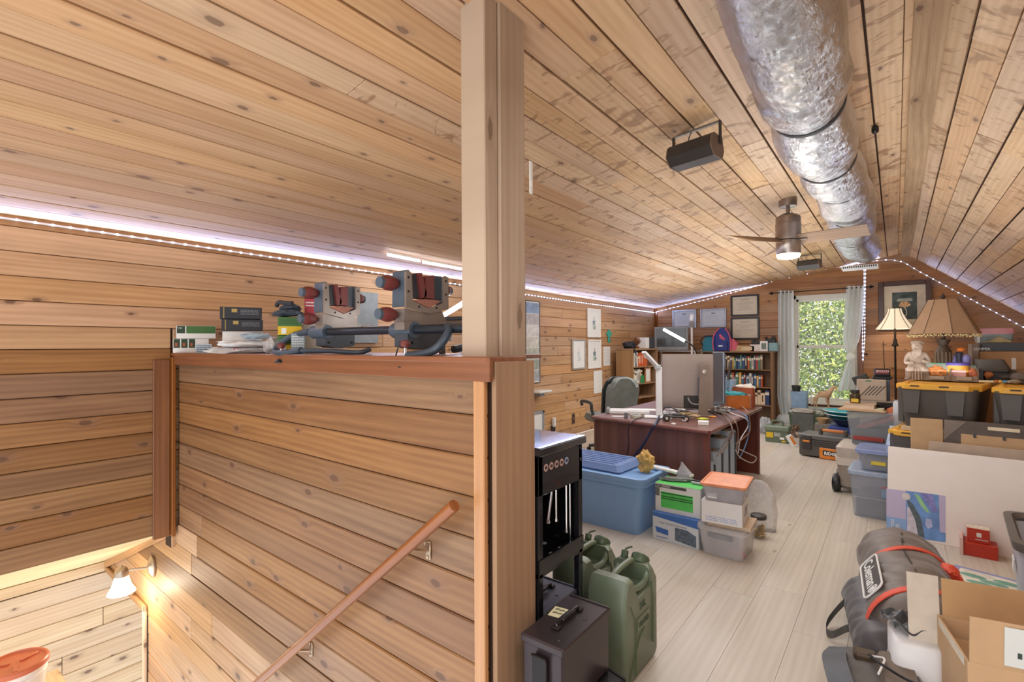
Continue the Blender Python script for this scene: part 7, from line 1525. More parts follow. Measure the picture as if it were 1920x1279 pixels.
# green crate with wrapped things
p = P(1487, 806, D=8.75); zc_ = .26
t = thing('green_crate', 'dark green open crate heaped with plastic wrapped things behind the tool box', 'crate', (P(1483, 800, Z=.03).x*0+P(1510, 812, Z=0).x, P(1510, 812, Z=0).y+.22, 0), 0); b = B(); b.tub(.5, .34, .3, .9, .03, .006, rim=.01); obj('crate_body', b, mat('#4C5F44', .5), t)
for k in range(4): b = B(); b.blob((-.17+.11*k, -.02*(k % 2), .31), (.09, .1, .05), 80+k, .35); obj('wrapped_item', b, mat(('#C9CFC2', '#B9BDB4', '#D2D6C8', '#A9AFA2')[k], .35, bump=.3), t, ang=25)
gc = t.location.copy()
t = thing('plastic_bag', 'clear crumpled plastic bag lying on the low grey chest under the window', 'bag', (P(1510, 768, Y=Yh).x, Yh-.22, 0)); b = B(); b.box(-.16, .16, -.1, .12, 0, hz_-.06, .01); obj('box_under', b, mat('#5a5d58', .6), t, smooth=False); b = B(); b.blob((0, 0, hz_-.02), (.17, .1, .05), 31, .35); obj('bag_film', b, mat('#C2BEB2', .25, alpha=.8, bump=.4), t, ang=25)
t = thing('paper_ball', 'light brown folded paper bowl behind the orange tool box handle', 'bowl', (P(1543, 790, Y=8.6).x, 8.6, 0)); zz = P(1543, 784, Y=8.6).z; b = B(); b.box(-.1, .1, -.08, .1, 0, zz-.08, .006); obj('box_under', b, mat('#7c7468', .6), t, smooth=False); b = B(); b.lathe([(.05, zz-.079), (.09, zz-.0), (.085, zz), (.045, zz-.07)], seg=14); obj('bowl_body', b, mat('#B8946A', .7, bump=.2), t)
# teal basins
bx_ = P(1594, 790, Y=8.35).x
t = thing('blue_tote', 'dark blue box under the stacked teal basins behind the cooler', 'box', (bx_, 8.35, 0)); zz = P(1570, 797, Y=8.35).z; b = B(); b.box(-.24, .24, -.2, .22, 0, zz, .01); obj('box_body', b, mat('#3A4A8C', .5), t, smooth=False)
for k, (c, lb) in enumerate((('#2b3a4a', 'dark navy basin at the bottom of the stack behind the cooler'), ('#2FA3B0', 'teal basin in the middle of the stack behind the cooler'), ('#39B4C0', 'teal basin on top of the stack behind the cooler'))):
    t = thing('basin', lb, 'bowl', (bx_-.02*k+.02, 8.35, zz+.001+.05*k), 0, 'stacked basins behind the cooler'); b = B(); b.lathe([(.16, 0), (.27, .10), (.30, .105), (.30, .112), (.275, .105), (.155, .006)], seg=30); obj('basin_body', b, mat(c, .3), t)
    b = B(); b.loft([[(r*cos(2*pi*j/30), r*sin(2*pi*j/30), z) for j in range(30)] for r, z in ((.296, .106), (.303, .106), (.303, .115), (.296, .115), (.296, .106))], (0, 0)); obj('rim', b, mat('#E0E6E8', .4) if k else mat('#2b3a4a', .3), t)
# tool box with orange badge
pa, pc_, rz, w_ = edge((1498, 854), (1566, 864), 0); w_ = .56
t = thing('tool_box', 'dark grey rolling tool box with orange badge and handle on the floor', 'tool box', tuple(pa), rz); h_ = ztop(1500, 812, pa); DG = mat('#54504C', .45, var=.05); ORG = mat('#D9822E', .4)
b = B(); b.box(0, w_, 0, .34, .015, h_*.78, .012); obj('box_body', b, DG, t, smooth=False); b = B(); b.box(-.005, w_+.005, -.008, .345, h_*.78, h_, .012); obj('box_lid', b, mat('#5f5d5c', .4), t, smooth=False)
b = B(); b.box(.04, .15, -.02, .0, h_*.35, h_*.95, .006); obj('latch_panel', b, mat('#3a3836', .5), t, smooth=False); b = B(); b.box(.055, .135, -.03, -.018, h_*.66, h_*.74, .003); obj('latch', b, ORG, t, smooth=False)
b = B(); b.box(.24, w_-.04, -.012, 0, h_*.02, h_*.48, .006); obj('badge', b, ORG, t, smooth=False); b = B(); b.box(.28, w_-.08, -.014, -.011, h_*.17, h_*.38, .002); obj('badge_plate', b, VK, t, smooth=False); text('lettering', 'RIDGID', .052, PWH, t, (.295, -.016, h_*.21), bold=.002)
for x_ in (.2, .0): pass
b = B(); b.box(.2, .235, .1, .16, h_, h_+.075, .005); obj('handle_post', b, DG, t, smooth=False); b = B(); b.box(w_-.08, w_-.045, .1, .16, h_, h_+.075, .005); obj('handle_post', b, DG, t, smooth=False); b = B(); b.box(.235, w_-.08, .105, .155, h_+.035, h_+.07, .008); obj('handle', b, mat('#C77A3E', .5), t, smooth=False)
for z in (.52, .6, .68): b = B(); b.box(.17, w_-.01, -.004, 0, h_*z, h_*z+.008); obj('groove', b, mat('#2e2c2a', .6), t, smooth=False)
# green ammunition can
pa, pc_, rz, w_ = edge((1433, 828), (1480, 833), 0)
t = thing('ammunition_can', 'green plastic ammunition can with yellow label on the floor near the desk', 'ammunition can', tuple(pa), rz); h_ = ztop(1433, 797, pa); GN = mat('#5E6B58', .5, var=.05)
b = B(); b.loft([rr(w_*.47, .09, .02, 3, 0, w_/2, .1), rr(w_*.48, .095, .02, 3, h_*.72, w_/2, .1)]); obj('can_body', b, GN, t); b = B(); b.loft([rr(w_*.5, .105, .02, 3, h_*.72, w_/2, .1), rr(w_*.5, .105, .02, 3, h_*.93, w_/2, .1), rr(w_*.47, .09, .02, 3, h_, w_/2, .1)]); obj('can_lid', b, mat('#6b7865', .5), t)
b = B(); b.tube(spline([(w_*.28, .1, h_), (w_*.3, .1, h_+.06), (w_*.68, .1, h_+.06), (w_*.7, .1, h_)], 4), .014, 8); obj('handle', b, GN, t); decal('yellow_label', t, w_*.08, w_*.36, h_*.28, h_*.6, .004, YEL); decal('white_label', t, w_*.62, w_*.8, h_*.22, h_*.34, .004, PWH); seg_lines(t, w_*.4, w_*.66, h_*.38, h_*.62, .004, 3, PWH, 6); decal('small_label', t, w_*.7, w_*.84, h_*.06, h_*.16, .006, YEL)
t = thing('hanging_pack', 'white and orange card pack leaning between the green can and tool box', 'pack', tuple(P(1491, 838, Z=0)), .3); b = B(Matrix.Rotation(-.5, 4, 'Y')); b.box(-.04, .04, 0, .02, 0, .18, .002); obj('card', b, PWH, t, smooth=False); b = B(Matrix.Rotation(-.5, 4, 'Y')); b.box(-.0, .035, -.004, 0, .03, .15); obj('orange_print', b, ORG, t, smooth=False)
t = thing('cable_heap', 'heap of brown and yellow cords between the green can and tool box', 'cable', tuple(P(1487, 822, Z=0)+Vector((0, .1, 0)))); b = B(); r_ = random.Random(3)
for k in range(5): b.tube(spline([(r_.uniform(-.08, .08), r_.uniform(-.08, .08), r_.uniform(.01, .2)) for _ in range(6)], 4), .008, 5)
obj('cords', b, mat('#7a5f48', .6, var=.4, scale=20), t, stuff=True)
t = thing('plastic_bag', 'clear plastic bag with small things beside the dark bookcase foot', 'bag', (P(1428, 822, Z=0).x-.05, P(1428, 822, Z=0).y+.5, 0)); b = B(); b.blob((0, 0, .13), (.1, .09, .14), 44, .3); obj('bag_film', b, mat('#B9BCC0', .25, alpha=.75, bump=.4), t, ang=25)
# white long bag strip between totes and bins
t = thing('plastic_bag', 'tall white and blue plastic bag squeezed between the totes and the clear bin', 'bag', (P(1692, 850, Y=5.55).x-.06, 5.55, 0)); zz = P(1690, 800, Y=5.55).z; b = B(); b.loft([rr(.06, .07, .03, 3, 0), rr(.07, .08, .03, 3, zz*.5), rr(.05, .06, .03, 3, zz*.8), rr(.02, .02, .01, 3, zz)]); b.v = [v+Vector((noise.noise(v*20), noise.noise(v*20+Vector((7, 0, 0))), 0))*.02 for v in b.v]; obj('bag_film', b, mat('#C3D0E2', .3, var=.3, bump=.4), t, ang=20)
# ================================================================ NEAR THINGS BY THE POST
BKM = mat('#1B1B1F', .22, .3, var=.03, coat=.3)
cxr, cyf = -1.085, 1.905; CH_ = 1.06; cx0, cy0 = -1.75, 1.57
t = thing('tool_cart', 'black steel tool cart with screwdrivers hung inside behind the post', 'cart', (cx0, cy0, 0)); W, D = cxr-cx0, cyf-cy0
b = B(); b.box(-.01, W+.015, -.01, D+.015, CH_-.035, CH_, .006); obj('top', b, mat('#26262b', .12, .2, var=.02, coat=.6), t, smooth=False)
b = B(); b.box(0.02, W, 0, D, CH_-.19, CH_-.036, .003); obj('upper_tray', b, BKM, t, smooth=False)
for x, y in ((0, 0), (W-.03, 0), (0, D-.03), (W-.03, D-.03)): b = B(); b.box(x, x+.03, y, y+.03, .05, CH_-.036, .003); obj('leg', b, BKM, t, smooth=False)
b = B(); b.box(0, W, 0, D, .56, .575); b.box(W-.006, W+.004, 0, D, .575, .63); b.box(0, W, D-.004, D+.004, .575, .61); obj('shelf', b, BKM, t, smooth=False)
b = B(); b.box(.02, W-.05, .0, .012, .58, CH_-.19); obj('side_panel', b, mat('#2b2b2f', .4), t, smooth=False)
b = B(); b.box(0.03, .045, 0, D, .56, CH_-.19); obj('end_panel', b, BKM, t, smooth=False)
b = B(); b.box(0.03, W-.03, D-.012, D-.004, .575, CH_-.19); obj('side_panel', b, BKM, t, smooth=False)
for z in (CH_-.05, CH_-.10, .605): b = B(); b.M = Matrix.Translation((W+.0, D-.015, z)) @ Matrix.Rotation(pi/2, 4, 'Y'); b.lathe([(.008, 0), (.007, .005)], seg=8); obj('bolt', b, mat('#3a3a3e', .3, .6), t)
for k, s_ in enumerate('METZT'[:5]):
    b = B(); b.M = Matrix.Translation((W+.001, .09+.038*k-.04, CH_-.085)) @ Matrix.Rotation(pi/2, 4, 'Y'); b.lathe([(.015, 0), (.015, .001)], seg=16); q = obj('round_sticker', b, mat('#B99A92' if k < 4 else '#8fa0c0', .4), t)
    b = B(); b.box(W+.001, W+.003, .082+.038*k-.04, .098+.038*k-.04, CH_-.091, CH_-.079, .001); obj('sticker_mark', b, mat('#3a2a2a', .5), t, smooth=False)
for k in range(4): b = B(); b.box(0.05, W-.02, .05+.07*k, .055+.07*k, .575, .576); 
b = B()
for i in range(4):
    for j in range(5): b.lathe([(.014, .5755), (.014, .5765)], (W-.07-.09*j, .06+.07*i, 0), 10)
obj('perforation', b, mat('#b9b4ac', .6), t, stuff=True)
SLB = mat('#C9C9CC', .2, .9)
for k, (y, l, r) in enumerate(((.28, .30, .003), (.25, .20, .004), (.17, .13, .004), (.14, .12, .006))):
    t2 = thing('screwdriver', ('longest thin steel rod hanging in the black cart beside the leg', 'second steel screwdriver shaft from the cart leg', 'steel screwdriver shaft hanging vertically in the middle of the cart', 'slanted steel screwdriver with pale tip hanging in the cart')[k], 'screwdriver', (cx0+W-.03, cy0+y, CH_-.191), 0, 'screwdrivers hanging in the black cart')
    b = B(); b.tube([(0, 0, 0), (0, -.03 if k == 3 else 0, -l)], r, 8); obj('shaft', b, SLB, t2); b = B(); b.tube([(0, -.03 if k == 3 else 0, -l), (0, (-.03 if k == 3 else 0), -l-.012)], r*1.5, 8); obj('tip', b, SLB, t2)
for k, (y, c, lb) in enumerate(((.05, '#8E2E28', 'dull red cloth bundle hanging inside the black cart'), (.0, '#3b3b40', 'black grip pliers hanging inside the black cart nearest the post'))):
    t2 = thing('hanging_tool', lb, 'tool', (cx0+W-.1, cy0+y+.04, CH_-.25)); b = B(); b.blob((0, 0, -.03), (.03, .05, .08), 20+k, .3); obj('tool_body', b, mat(c, .6), t2)
# jerry cans
JG = mat('#6E7B66', .36, var=.05)
def jerry(label, x0, x1, y0, y1):
    t = thing('water_can', label, 'water can', ((x0+x1)/2, (y0+y1)/2, 0), 0, 'green plastic water cans'); w = (x1-x0)/2; d = (y1-y0)/2; h = .45
    # body: side profile in the YZ plane, with the handle recess between shoulders
    prof = [(-d, .02), (-d+.02, 0), (d-.02, 0), (d, .02), (d, h-.08), (d-.05, h-.015), (d-.09, h-.015), (.10, h-.10), (-.05, h-.10), (-.105, h-.0), (-.15, h+.0), (-d, h-.06)]
    b = B(); n = len(prof); rg = []
    def ins(k): 
        cy = sum(p[0] for p in prof)/n; return [(p[0]*(1-k), p[1]+(h/2-p[1])*k) for p in prof]
    for x, k in ((-w, .07), (-w+.02, .0), (w-.02, .0), (w, .07)): rg.append([(x, p[0], p[1]) for p in ins(k)])
    b.loft(rg); obj('can_body', b, JG, t, ang=50)
    for x in (0,): b = B(); b.tube(spline([(x, -.12, h-.02), (x, -.06, h-.005), (x, .06, h-.005), (x, .11, h-.02)], 4), .015, 10); obj('handle', b, JG, t)
    for s_ in (-1, 1): b = B(); b.tube(spline([(s_*(w-.018), -.12, h-.02), (s_*(w-.018), -.05, h-.07), (s_*(w-.018), .06, h-.08), (s_*(w-.018), .11, h-.03)], 4), .014, 8); obj('handle', b, JG, t)
    b = B(); b.M = Matrix.Translation((.02, d-.05, h-.035)) @ Matrix.Rotation(-.75, 4, 'X'); b.lathe([(.04, 0), (.043, .01), (.043, .035), (.04, .04), (.03, .045)], seg=20); c_ = obj('cap', b, mat('#4E6048', .4), t)
    b = B(); b.M = Matrix.Translation((-.05, d-.06, h-.03)) @ Matrix.Rotation(-.3, 4, 'X'); b.lathe([(.017, 0), (.017, .04), (.014, .045)], seg=14); obj('vent_cap', b, mat('#4E6048', .4), c_)
    b = B(); b.tube(spline([(-.03, d-.08, h+.0), (-.045, d-.05, h+.02), (-.02, d-.03, h+.03)], 5), .005, 6); obj('cap_strap', b, mat('#4E6048', .4), c_)
    X = w+.0
    def rel(nm, pts, r=.005): b = B(); b.tube([(X-.001, y, z) for y, z in pts], r, 6); obj(nm, b, mat('#56664c', .4), t)
    rel('rib', [(-.12, .33), (-.07, .25), (-.07, .02)]); rel('rib', [(-.145, .02), (-.04, .16), (.02, .19)]); rel('rib', [(.10, .36), (.12, .3), (.12, .08)], .007)
    b = B(); b.box(X-.002, X+.004, -.055, .075, .20, .255, .003); obj('name_plate', b, JG, t, smooth=False)
    text('lettering', '20L', .045, mat('#4b5a44', .5), t, (X+.001, -.03, .285), rot=(pi/2, 0, pi/2), ext=.002); text('lettering', 'WATER', .033, mat('#4b5a44', .5), t, (X+.005, -.05, .215), rot=(pi/2, 0, pi/2), ext=.002)
    return t
jerry('green plastic twenty litre water can with raised lettering, the nearer one', -1.085, -.905, 1.94, 2.29)
jerry('green plastic water can partly hidden behind the black cart leg', -1.325, -1.15, 2.02, 2.37)
# ammunition cans
BRN = mat('#3A3134', .3, .25, var=.12, scale=8)
def ammo(label, x0, x1, y0, y1, z0, h, m, rz=0, note=False):
    t = thing('ammunition_can', label, 'ammunition can', ((x0+x1)/2, (y0+y1)/2, z0), rz); w, d = (x1-x0)/2, (y1-y0)/2
    b = B(); b.box(-w+.006, w-.006, -d+.006, d-.006, 0, h-.02, .008); obj('can_body', b, m, t, smooth=False)
    b = B(); b.box(-w, w, -d, d, h-.03, h, .006); obj('lid', b, m, t, smooth=False)
    b = B(); b.box(-w+.004, w-.004, d-.016, d-.008, h, h+.004); obj('lid_ridge', b, m, t, smooth=False)
    hb = B(); hb.tube(spline([(0, -.07, h+.004), (0, -.065, h+.016), (0, .065, h+.016), (0, .07, h+.004)], 4), .006, 6); hb.box(-.012, .012, -.045, .045, h+.01, h+.022, .003); obj('carry_handle', hb, mat('#2b2628', .3, .4), t)
    for y in (-.078, .078): b = B(); b.box(-.016, .016, y-.012, y+.012, h, h+.01, .003); obj('handle_bracket', b, mat('#2b2628', .3, .4), t, smooth=False)
    b = B(); b.box(-.03, .03, -d-.012, -d+.002, h*.35, h*.8, .004); b.tube([(-.03, -d-.014, h*.8), (.03, -d-.014, h*.8)], .005, 6); obj('front_latch', b, mat('#241f21', .3, .5), t)
    for p in ((-w*.7, d*.7), (w*.5, -d*.75), (w*.6, d*.2)): b = B(); b.lathe([(.007, h), (.005, h+.003)], (p[0], p[1], 0), 8); obj('rivet', b, m, t)
    if note:
        b = B(Matrix.Rotation(.15, 4, 'Z')); b.box(-.075, -.015, -.01, .06, h+.001, h+.002); n = obj('note', b, mat('#DDD6AC', .7, var=.03), t, smooth=False)
        b = B(Matrix.Rotation(.15, 4, 'Z'))
        for k, y in enumerate((.042, .036, .016, .012)): b.tube(spline([(-.066+.012*j, y+.004*(j % 2), h+.003) for j in range(4+k % 2)], 3), .0008, 4)
        obj('handwriting', b, mat('#3a3a3a', .6), t)
    return t
ammo('brown black steel ammunition can with a taped note on its lid', -1.05, -.872, 1.40, 1.745, .215, .235, BRN, 0, True)
ammo('black steel ammunition can lowest in front, tilted under the one with the note', -1.01, -.84, 1.44, 1.76, 0.0, .212, mat('#2b2629', .25, .4), -.25)
q = ammo('blue black steel ammunition can mostly hidden behind the post', -1.30, -1.10, 1.60, 1.90, .0, .40, mat('#454B58', .3, .3))
# ================================================================ SLEEPING BAG, BACKPACK, CARTONS
FAB = mat('#6B6058', .5, var=.1, sheen=.2); FABD = mat('#4E4C4E', .5, var=.12, sheen=.2); ORS = mat('#E0553C', .6)
def roll(name, label, cat, p0, p1, R, m, rw=1., rh=.9, seed=0, amp=.05):
    ax = (p1-p0); L_ = ax.length; ax.normalize(); t = thing(name, label, cat, (p0.x, p0.y, 0), atan2(ax.y, ax.x)); b = B(); rings = []; n = 60
    for i in range(n+1):
        u_ = i/n; e = min(1, (1-(1-min(u_, 1-u_)*2/.30)**2))**.5 if min(u_, 1-u_) < .15 else 1; e = max(e, .06); rg = []
        for j in range(48):
            a = 2*pi*j/48; wr_ = 1+amp*(noise.noise(Vector((u_*18, cos(a)*1.5, sin(a)*1.5+seed)))*1.2+.5*noise.noise(Vector((u_*50, cos(a)*2, sin(a)*2+seed))))
            rg.append((u_*L_, cos(a)*R*rw*e*wr_, max(.003, R*rh+sin(a)*R*rh*e*wr_)))
        rings.append(rg)
    b.loft(rings); obj('fabric', b, m, t, ang=70); return t, L_
pA = P(1682, 1040, Z=.17); pA.z = 0; pB = P(1742, 1232, Z=.17); pB.z = 0
pA = pA+(pB-pA).normalized()*(-.08)
t, L_ = roll('sleeping_bag', 'stuffed dark grey brown bag with orange straps and white lettering on the floor', 'bag', pA, pB, .20, FAB, 1.0, .88, 3, .08)
R = .20
def band(u0, u1, nm='strap'):
    b = B(); rings = []
    for dx in (-.023, .023):
        rings.append([((u0+(u1-u0)*(.5+.5*cos(a)))+dx, cos(a)*R*1.035, max(.004, R*.88+sin(a)*R*.88*1.045)) for a in [2*pi*j/36 for j in range(36)]])
    b.loft([[(p[0], p[1]*.97, (p[2]-R*.88)*.97+R*.88) for p in rings[0]], rings[0], rings[1], [(p[0], p[1]*.97, (p[2]-R*.88)*.97+R*.88) for p in rings[1]]], (0, 0)); obj(nm, b, ORS, t)
band(.62, .38); band(1.12, .95)
b = B(); b.tube(spline([(.42, .12, .30), (.5, .2, .22), (.56, .22, .14), (.52, .24, .06)], 5), .02, 6); b2 = B(); b2.blob((.5, .18, .27), (.05, .04, .035), 4, .3); obj('knot', b2, ORS, t); 
b3 = B(); b3.box(.42, .56, .19, .235, .2, .245, .006); obj('strap_tail', b3, ORS, t, smooth=False)
b = B(); b.tube([(x, .0+.01*sin(x*9), R*1.76*(1 if .2 < x < L_-.2 else .93)+.003) for x in [L_*(.12+.76*k/20) for k in range(21)]], .004, 5); obj('seam', b, mat('#3e3833', .6), t)
# badge: white rounded frame and lettering on the left upper flank
ang = radians(38); Zv = Vector((0, -cos(ang), sin(ang))); Xv = Vector((1, 0, 0)); Yv = Zv.cross(Xv)
Mb = Matrix((Xv, Yv, Zv)).transposed().to_4x4(); Mb.translation = Vector((.62, -cos(ang)*R*1.06, R*.88+sin(ang)*R*.88*1.06))
Mb.translation = Mb.translation+Zv*.002
b = B(Mb); b.box(-.0, .40, -.052, .052, -.004, 0, .003); pl_ = obj('badge', b, mat('#5a5552', .5), t, smooth=False)
b = B(Mb); pth = [Vector(p_[:2]+(0.001,)) for p_ in rr(.205, .056, .03, 4, 0, .20, 0)]; b.tube(pth+[pth[0]], .005, 6); obj('badge_frame', b, PWH, t)
q = text('lettering', 'Coleman', .088, PWH, t, (0, 0, 0), ext=.001, bold=.001, sx=1); q.matrix_local = Mb @ Matrix.Translation((.018, -.03, .003)) @ Matrix.Scale(.98, 4, (1, 0, 0))
b = B(Mb @ Matrix.Translation((.37, .0, .003))); b.tube([(.018*cos(a), .026*sin(a), 0) for a in [2*pi*k/16 for k in range(17)]], .0035, 5); b.box(-.008, .008, -.015, .012, 0, .003, .001); obj('lantern_emblem', b, PWH, t)
pA2 = P(1628, 1105, Z=.12); pB2 = P(1672, 1245, Z=.12); pA2.z = pB2.z = 0
sv = (pB2-pA2).normalized(); t, L2 = roll('duffel_bag', 'long dark blue grey bag lying left of the sleeping bag', 'bag', pA2+Vector((-.0, 0, 0)), pB2, .125, FABD, 1.0, .9, 8, .07)
b = B(); pts = [P(1610, 1122, Z=.16), P(1585, 1128, Z=.12), P(1556, 1160, Z=.04), P(1549, 1180, Z=.03), P(1560, 1190, Z=.03), P(1590, 1178, Z=.08), P(1612, 1180, Z=.14)]
ow = t.matrix_basis.inverted() if False else (Matrix.Translation(t.location) @ Matrix.Rotation(t.rotation_euler.z, 4, 'Z')).inverted()
sp = spline([ow @ p for p in pts], 7); 
for i, p in enumerate(sp): pass
b.loft([[tuple(p+Vector((0, 0, s_*.018))+Vector((w_*.003, 0, 0))) for s_, w_ in ((1, 1), (1, -1), (-1, -1), (-1, 1))] for p in sp]); obj('carry_strap', b, mat('#56524e', .7), t, smooth=False)
# backpack at the bottom edge
pp = P(1622, 1262, Z=.14); t = thing('backpack', 'worn grey backpack with straps and black cords at the bottom photo edge', 'backpack', (pp.x+.05, pp.y-.14, 0), radians(8)); GP = mat('#67625E', .8, var=.15, bump=.2)
b = B(); b.loft([rr(.13, .2, .06, 4, 0, 0, 0), rr(.15, .23, .08, 4, .05), rr(.15, .23, .08, 4, .14), rr(.11, .19, .06, 4, .20), rr(.06, .12, .04, 4, .215)]); b.v = [v+Vector((noise.noise(v*9), noise.noise(v*9+Vector((5, 0, 0))), noise.noise(v*9+Vector((0, 5, 0)))))*.03 for v in b.v]; obj('pack_body', b, GP, t, ang=60)
b = B(); b.loft([rr(.055, .13, .03, 3, .15, .06, .02), rr(.06, .14, .03, 3, .22, .06, .02), rr(.05, .12, .03, 3, .25, .06, .02)]); obj('front_pocket', b, mat('#75685C', .8, var=.15), t)
b = B(); b.sheet(lambda u, v: Vector((-.14+.08*u-.04*sin(v*3), -.28+.56*v, .18+.05*sin(v*4)+.02*u)), 4, 14, .012); obj('shoulder_strap', b, mat('#5c6066', .7), t)
b = B(); b.tube(spline([(-.02, .1, .24), (.0, .0, .27), (.06, -.06, .27), (.1, -.1, .28)], 6), .005, 6); obj('black_cord', b, VK, t); b = B(); b.box(.09, .13, -.125, -.095, .27, .285, .003); obj('cord_end', b, VK, t, smooth=False)
b = B(); b.tube(spline([(-.02, .1, .235), (.02, .06, .26), (.01, -.0, .265), (-.01, -.06, .26)], 6), .004, 6); obj('white_cord', b, PWH, t); b = B(); b.box(-.07, .01, .1, .16, .2, .235, .01); obj('buckle', b, mat('#4a3a28', .5), t, smooth=False)
b = B(); b.tube(spline([(.05, .19, .23), (.1, .1, .24), (.13, .02, .22), (.15, -.08, .2)], 6), .005, 6); obj('metal_zip', b, SLV, t)
# white bag and black cloth left of the near carton
c0 = P(1722, 1206, Z=.34); t = thing('white_box', 'white plastic bag filled square left of the near carton', 'bag', (c0.x-.012, c0.y+.07, 0), .1); b = B(); b.loft([rr(.07, .09, .03, 3, 0), rr(.075, .10, .03, 3, .02), rr(.075, .10, .03, 3, .33), rr(.065, .09, .03, 3, .34)]); obj('bag_body', b, mat('#DCDADA', .4, var=.03), t, ang=60)
t.name = 'white_bag'
c1 = t.location.copy(); t = thing('black_cloth', 'crumpled shiny black cloth lying on the white bag', 'cloth', (c1.x+.0, c1.y+.03, .342), .3); b = B(); b.sheet(lambda u, v: Vector(((u-.5)*.17, (v-.5)*.16, .03+.03*noise.noise(Vector((u*4, v*4, 3)))+.008*sin(u*14+v*5))), 26, 20, .006); obj('cloth_fold', b, mat('#34373a', .35, var=.15, sheen=.3), t, ang=70)
# open carton
CBX = mat('#C6A47E', .75, var=.05); CBI = mat('#BA9468', .8, var=.05)
f0 = P(1814, 1240, Z=.45); bl = P(1757, 1152, Z=.45); d_ = Vector((bl.x-f0.x, bl.y-f0.y, 0)); dp = d_.length; rz = atan2(d_.y, d_.x)-pi/2
t = thing('open_carton', 'open brown cardboard carton with raised flaps at the bottom right corner', 'box', (f0.x, f0.y, 0), rz); W = .56; H = .45
for nm, a in (('front_wall', (0, W, 0, .006)), ('back_wall', (0, W, dp-.006, dp)), ('left_wall', (0, .006, .006, dp-.006)), ('right_wall', (W-.006, W, .006, dp-.006))): b = B(); b.box(a[0], a[1], a[2], a[3], 0, H, .001); obj(nm, b, CBX, t, smooth=False)
b = B(); b.box(.006, W-.006, .006, dp-.006, 0, .006); obj('bottom_panel', b, CBX, t, smooth=False)
hf = ztop(1822, 1153, f0)-H
b = B(Matrix.Translation((0, .003, H)) @ Matrix.Rotation(.06, 4, 'X')); b.box(.005, W, -.003, .003, 0, hf, .001); obj('front_flap', b, CBX, t, smooth=False)
b = B(Matrix.Translation((0, .0-.002, H)) @ Matrix.Rotation(.06, 4, 'X')); b.box(.085, .26, -.003, -.001, hf*.1, hf*.93); obj('shipping_label', b, mat('#DCE2E0', .4, var=.02), t, smooth=False); b = B(Matrix.Translation((0, .0-.003, H)) @ Matrix.Rotation(.06, 4, 'X')); b.box(.115, .125, -.003, -.001, hf*.3, hf*.42); b.box(.13, .133, -.003, -.001, hf*.2, hf*.35); obj('label_print', b, mat('#3a4644', .5), t, smooth=False)
hbk = ztop(1770, 1084, bl)-H
b = B(Matrix.Translation((0, dp-.003, H)) @ Matrix.Rotation(-.1, 4, 'X')); b.box(.015, W, -.003, .003, 0, hbk, .001); obj('back_flap', b, CBI, t, smooth=False)
b = B(Matrix.Translation((0.0, dp-.003, H-.14)) @ Matrix.Rotation(-.1, 4, 'X')); b.box(-.085, .01, -.003, .003, 0, .14+hbk, .001); obj('left_flap', b, mat('#C9BDAE', .7), t, smooth=False)
b = B(); b.box(-.0008, 0, .03, dp-.02, H-.03, H-.002); obj('packing_tape', b, mat('#D8CDB8', .25), t, smooth=False)
b = B(); b.box(.02, W-.02, .02, dp-.02, .1, H-.06, .01); obj('packed_contents', b, mat('#B99670', .8), t, smooth=False)
t2 = thing('white_envelope', 'white padded envelope sticking out of the open carton', 'envelope', (f0.x+cos(rz)*.28-sin(rz)*dp*.55, f0.y+sin(rz)*.28+cos(rz)*dp*.55, H-.06), rz); b = B(Matrix.Rotation(.2, 4, 'X') @ Matrix.Rotation(.12, 4, 'Y')); b.box(-.12, .16, -.008, .008, .0, .13, .005); obj('envelope_body', b, mat('#E4DCE2', .4, bump=.1), t2, smooth=False)
t2 = thing('white_envelope', 'small white paper corner poking up at the left inside the open carton', 'envelope', (f0.x+cos(rz)*.1-sin(rz)*dp*.4, f0.y+sin(rz)*.1+cos(rz)*dp*.4, H-.06), rz); b = B(Matrix.Rotation(.35, 4, 'Y')); b.box(-.04, .05, -.004, .004, 0, .10, .002); obj('envelope_body', b, mat('#E0DAD4', .5), t2, smooth=False)
# clear tub with grey rim
tc = P(1858, 955, Z=.45); t = thing('clear_tub', 'tall clear tub with dark grey rim cut by the right photo edge', 'tub', (tc.x+.02, tc.y-.62, 0), radians(-4)); b = B(); b.tub(.52, .64, .43, .88, .06, .004, 4); b.v = [Vector((v.x+.27, v.y+.32, v.z)) for v in b.v]; obj('tub_body', b, mat('#D0D2DC', .3, var=.03, alpha=.72), t)
def rim(k, z): return rr(.27+k, .33+k, .07, 4, z, .27, .32)
b = B(); b.loft([rim(-.014, .405), rim(.006, .405), rim(.012, .43), rim(.012, .45), rim(-.02, .455), rim(-.035, .43), rim(-.014, .405)], (0, 0)); obj('tub_rim', b, mat('#6A6560', .4), t)
b = B(); b.box(.05, .48, .05, .58, .01, .3, .02); obj('contents', b, mat('#9a8870', .6, var=.3, scale=8), t, smooth=False); b = B(); b.box(.012, .016, .3, .4, .2, .27); obj('white_label', b, PWH, t, smooth=False)
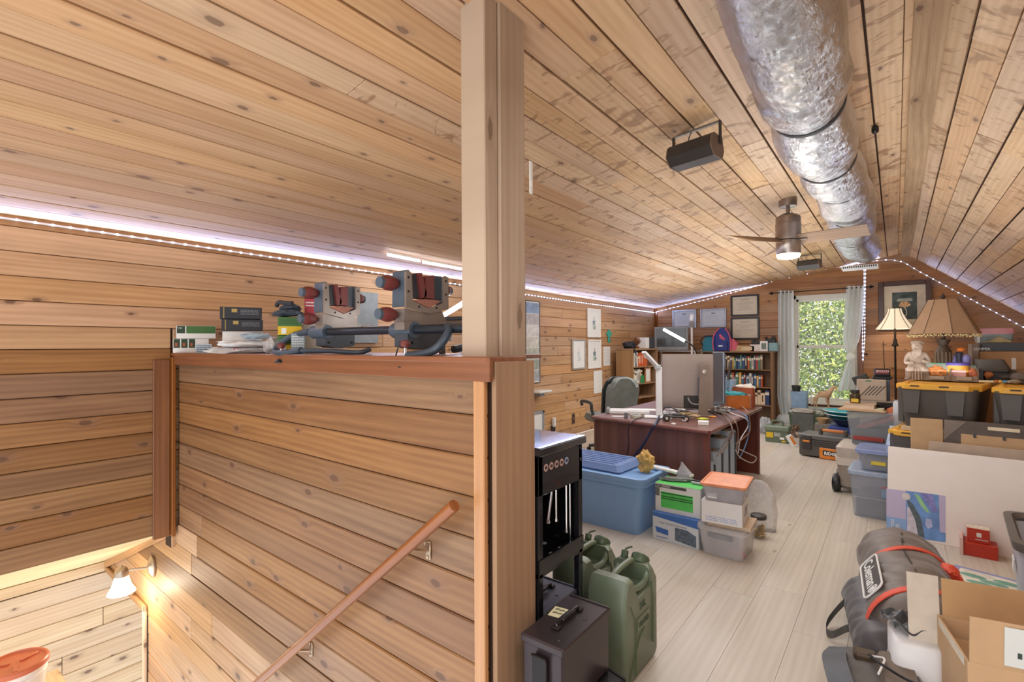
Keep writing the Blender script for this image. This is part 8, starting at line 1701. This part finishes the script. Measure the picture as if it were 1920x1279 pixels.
# red boxes
REDM = mat('#B8331E', .45, var=.04); pr0 = P(1807, 1040, Z=0); pr1 = P(1872, 1053, Z=0)
ra_ = atan2(pr1.y-pr0.y, pr1.x-pr0.x); w_ = (pr1-pr0).length
t = thing('red_carton', 'larger red carton lying flat on the floor under the small one', 'box', tuple(pr0), ra_); hR = ztop(1807, 1016, pr0); b = B(); b.box(0, w_, 0, .16, 0, hR, .002); obj('carton', b, REDM, t, smooth=False); b = B(); b.box(-.02, -.001, -.01, .14, 0, hR*1.3, .002); obj('white_flap', b, mat('#DAB8AC', .6), t, smooth=False)
up_ = Vector((0, 0, hR+.001)); t = thing('red_carton', 'small red carton with white logo on top of the larger red one', 'box', tuple(pr0+up_+Vector((cos(ra_)*.02-sin(ra_)*.03, sin(ra_)*.02+cos(ra_)*.03, 0))), ra_); hS = .095; ws = w_*.66; b = B(); b.box(0, ws, 0, .09, 0, hS, .002); obj('carton', b, REDM, t, smooth=False)
b = B(); b.box(0, ws, 0.001, .09, hS, hS+.0008); obj('printed_top', b, mat('#D8CDBA', .6, var=.3, scale=60), t, smooth=False)
for x in (.42, .53): b = B(); b.box(ws*x, ws*x+.012, -.001, 0, hS*.42, hS*.72); obj('emblem', b, PWH, t, smooth=False)
b = B(); b.box(ws*.4, ws*.64, -.001, 0, hS*.55, hS*.6); obj('emblem', b, PWH, t, smooth=False); text('lettering', 'HORNADY', hS*.14, PWH, t, (ws*.36, -.001, hS*.2))
# picture book on the floor
pk = P(1785, 1090, Z=.02); t = thing('picture_book', 'book with blue border and green leaf print lying behind the open carton', 'book', (pk.x+.06, pk.y-.04, 0), radians(-14)); b = B(); b.box(-.1, .24, -.02, .30, 0, .028, .002); obj('pages', b, mat('#E2DCD2', .6), t, smooth=False); b = B(); b.box(-.103, .243, -.023, .303, .028, .032, .001); obj('cover', b, mat('#8C90BC', .4), t, smooth=False)
b = B(); b.box(-.07, .21, .01, .27, .032, .0325); obj('cover_print', b, mat('#DAD2C2', .5, var=.2), t, smooth=False); 
for k, (x, y) in enumerate(((.0, .18), (.1, .14), (.15, .2), (.05, .08))): b = B(); b.lathe([(.05, .0325), (.045, .034)], (x, y, 0), 14, 1.3, .6); obj('leaf_print', b, mat('#6FA08C', .5), t)
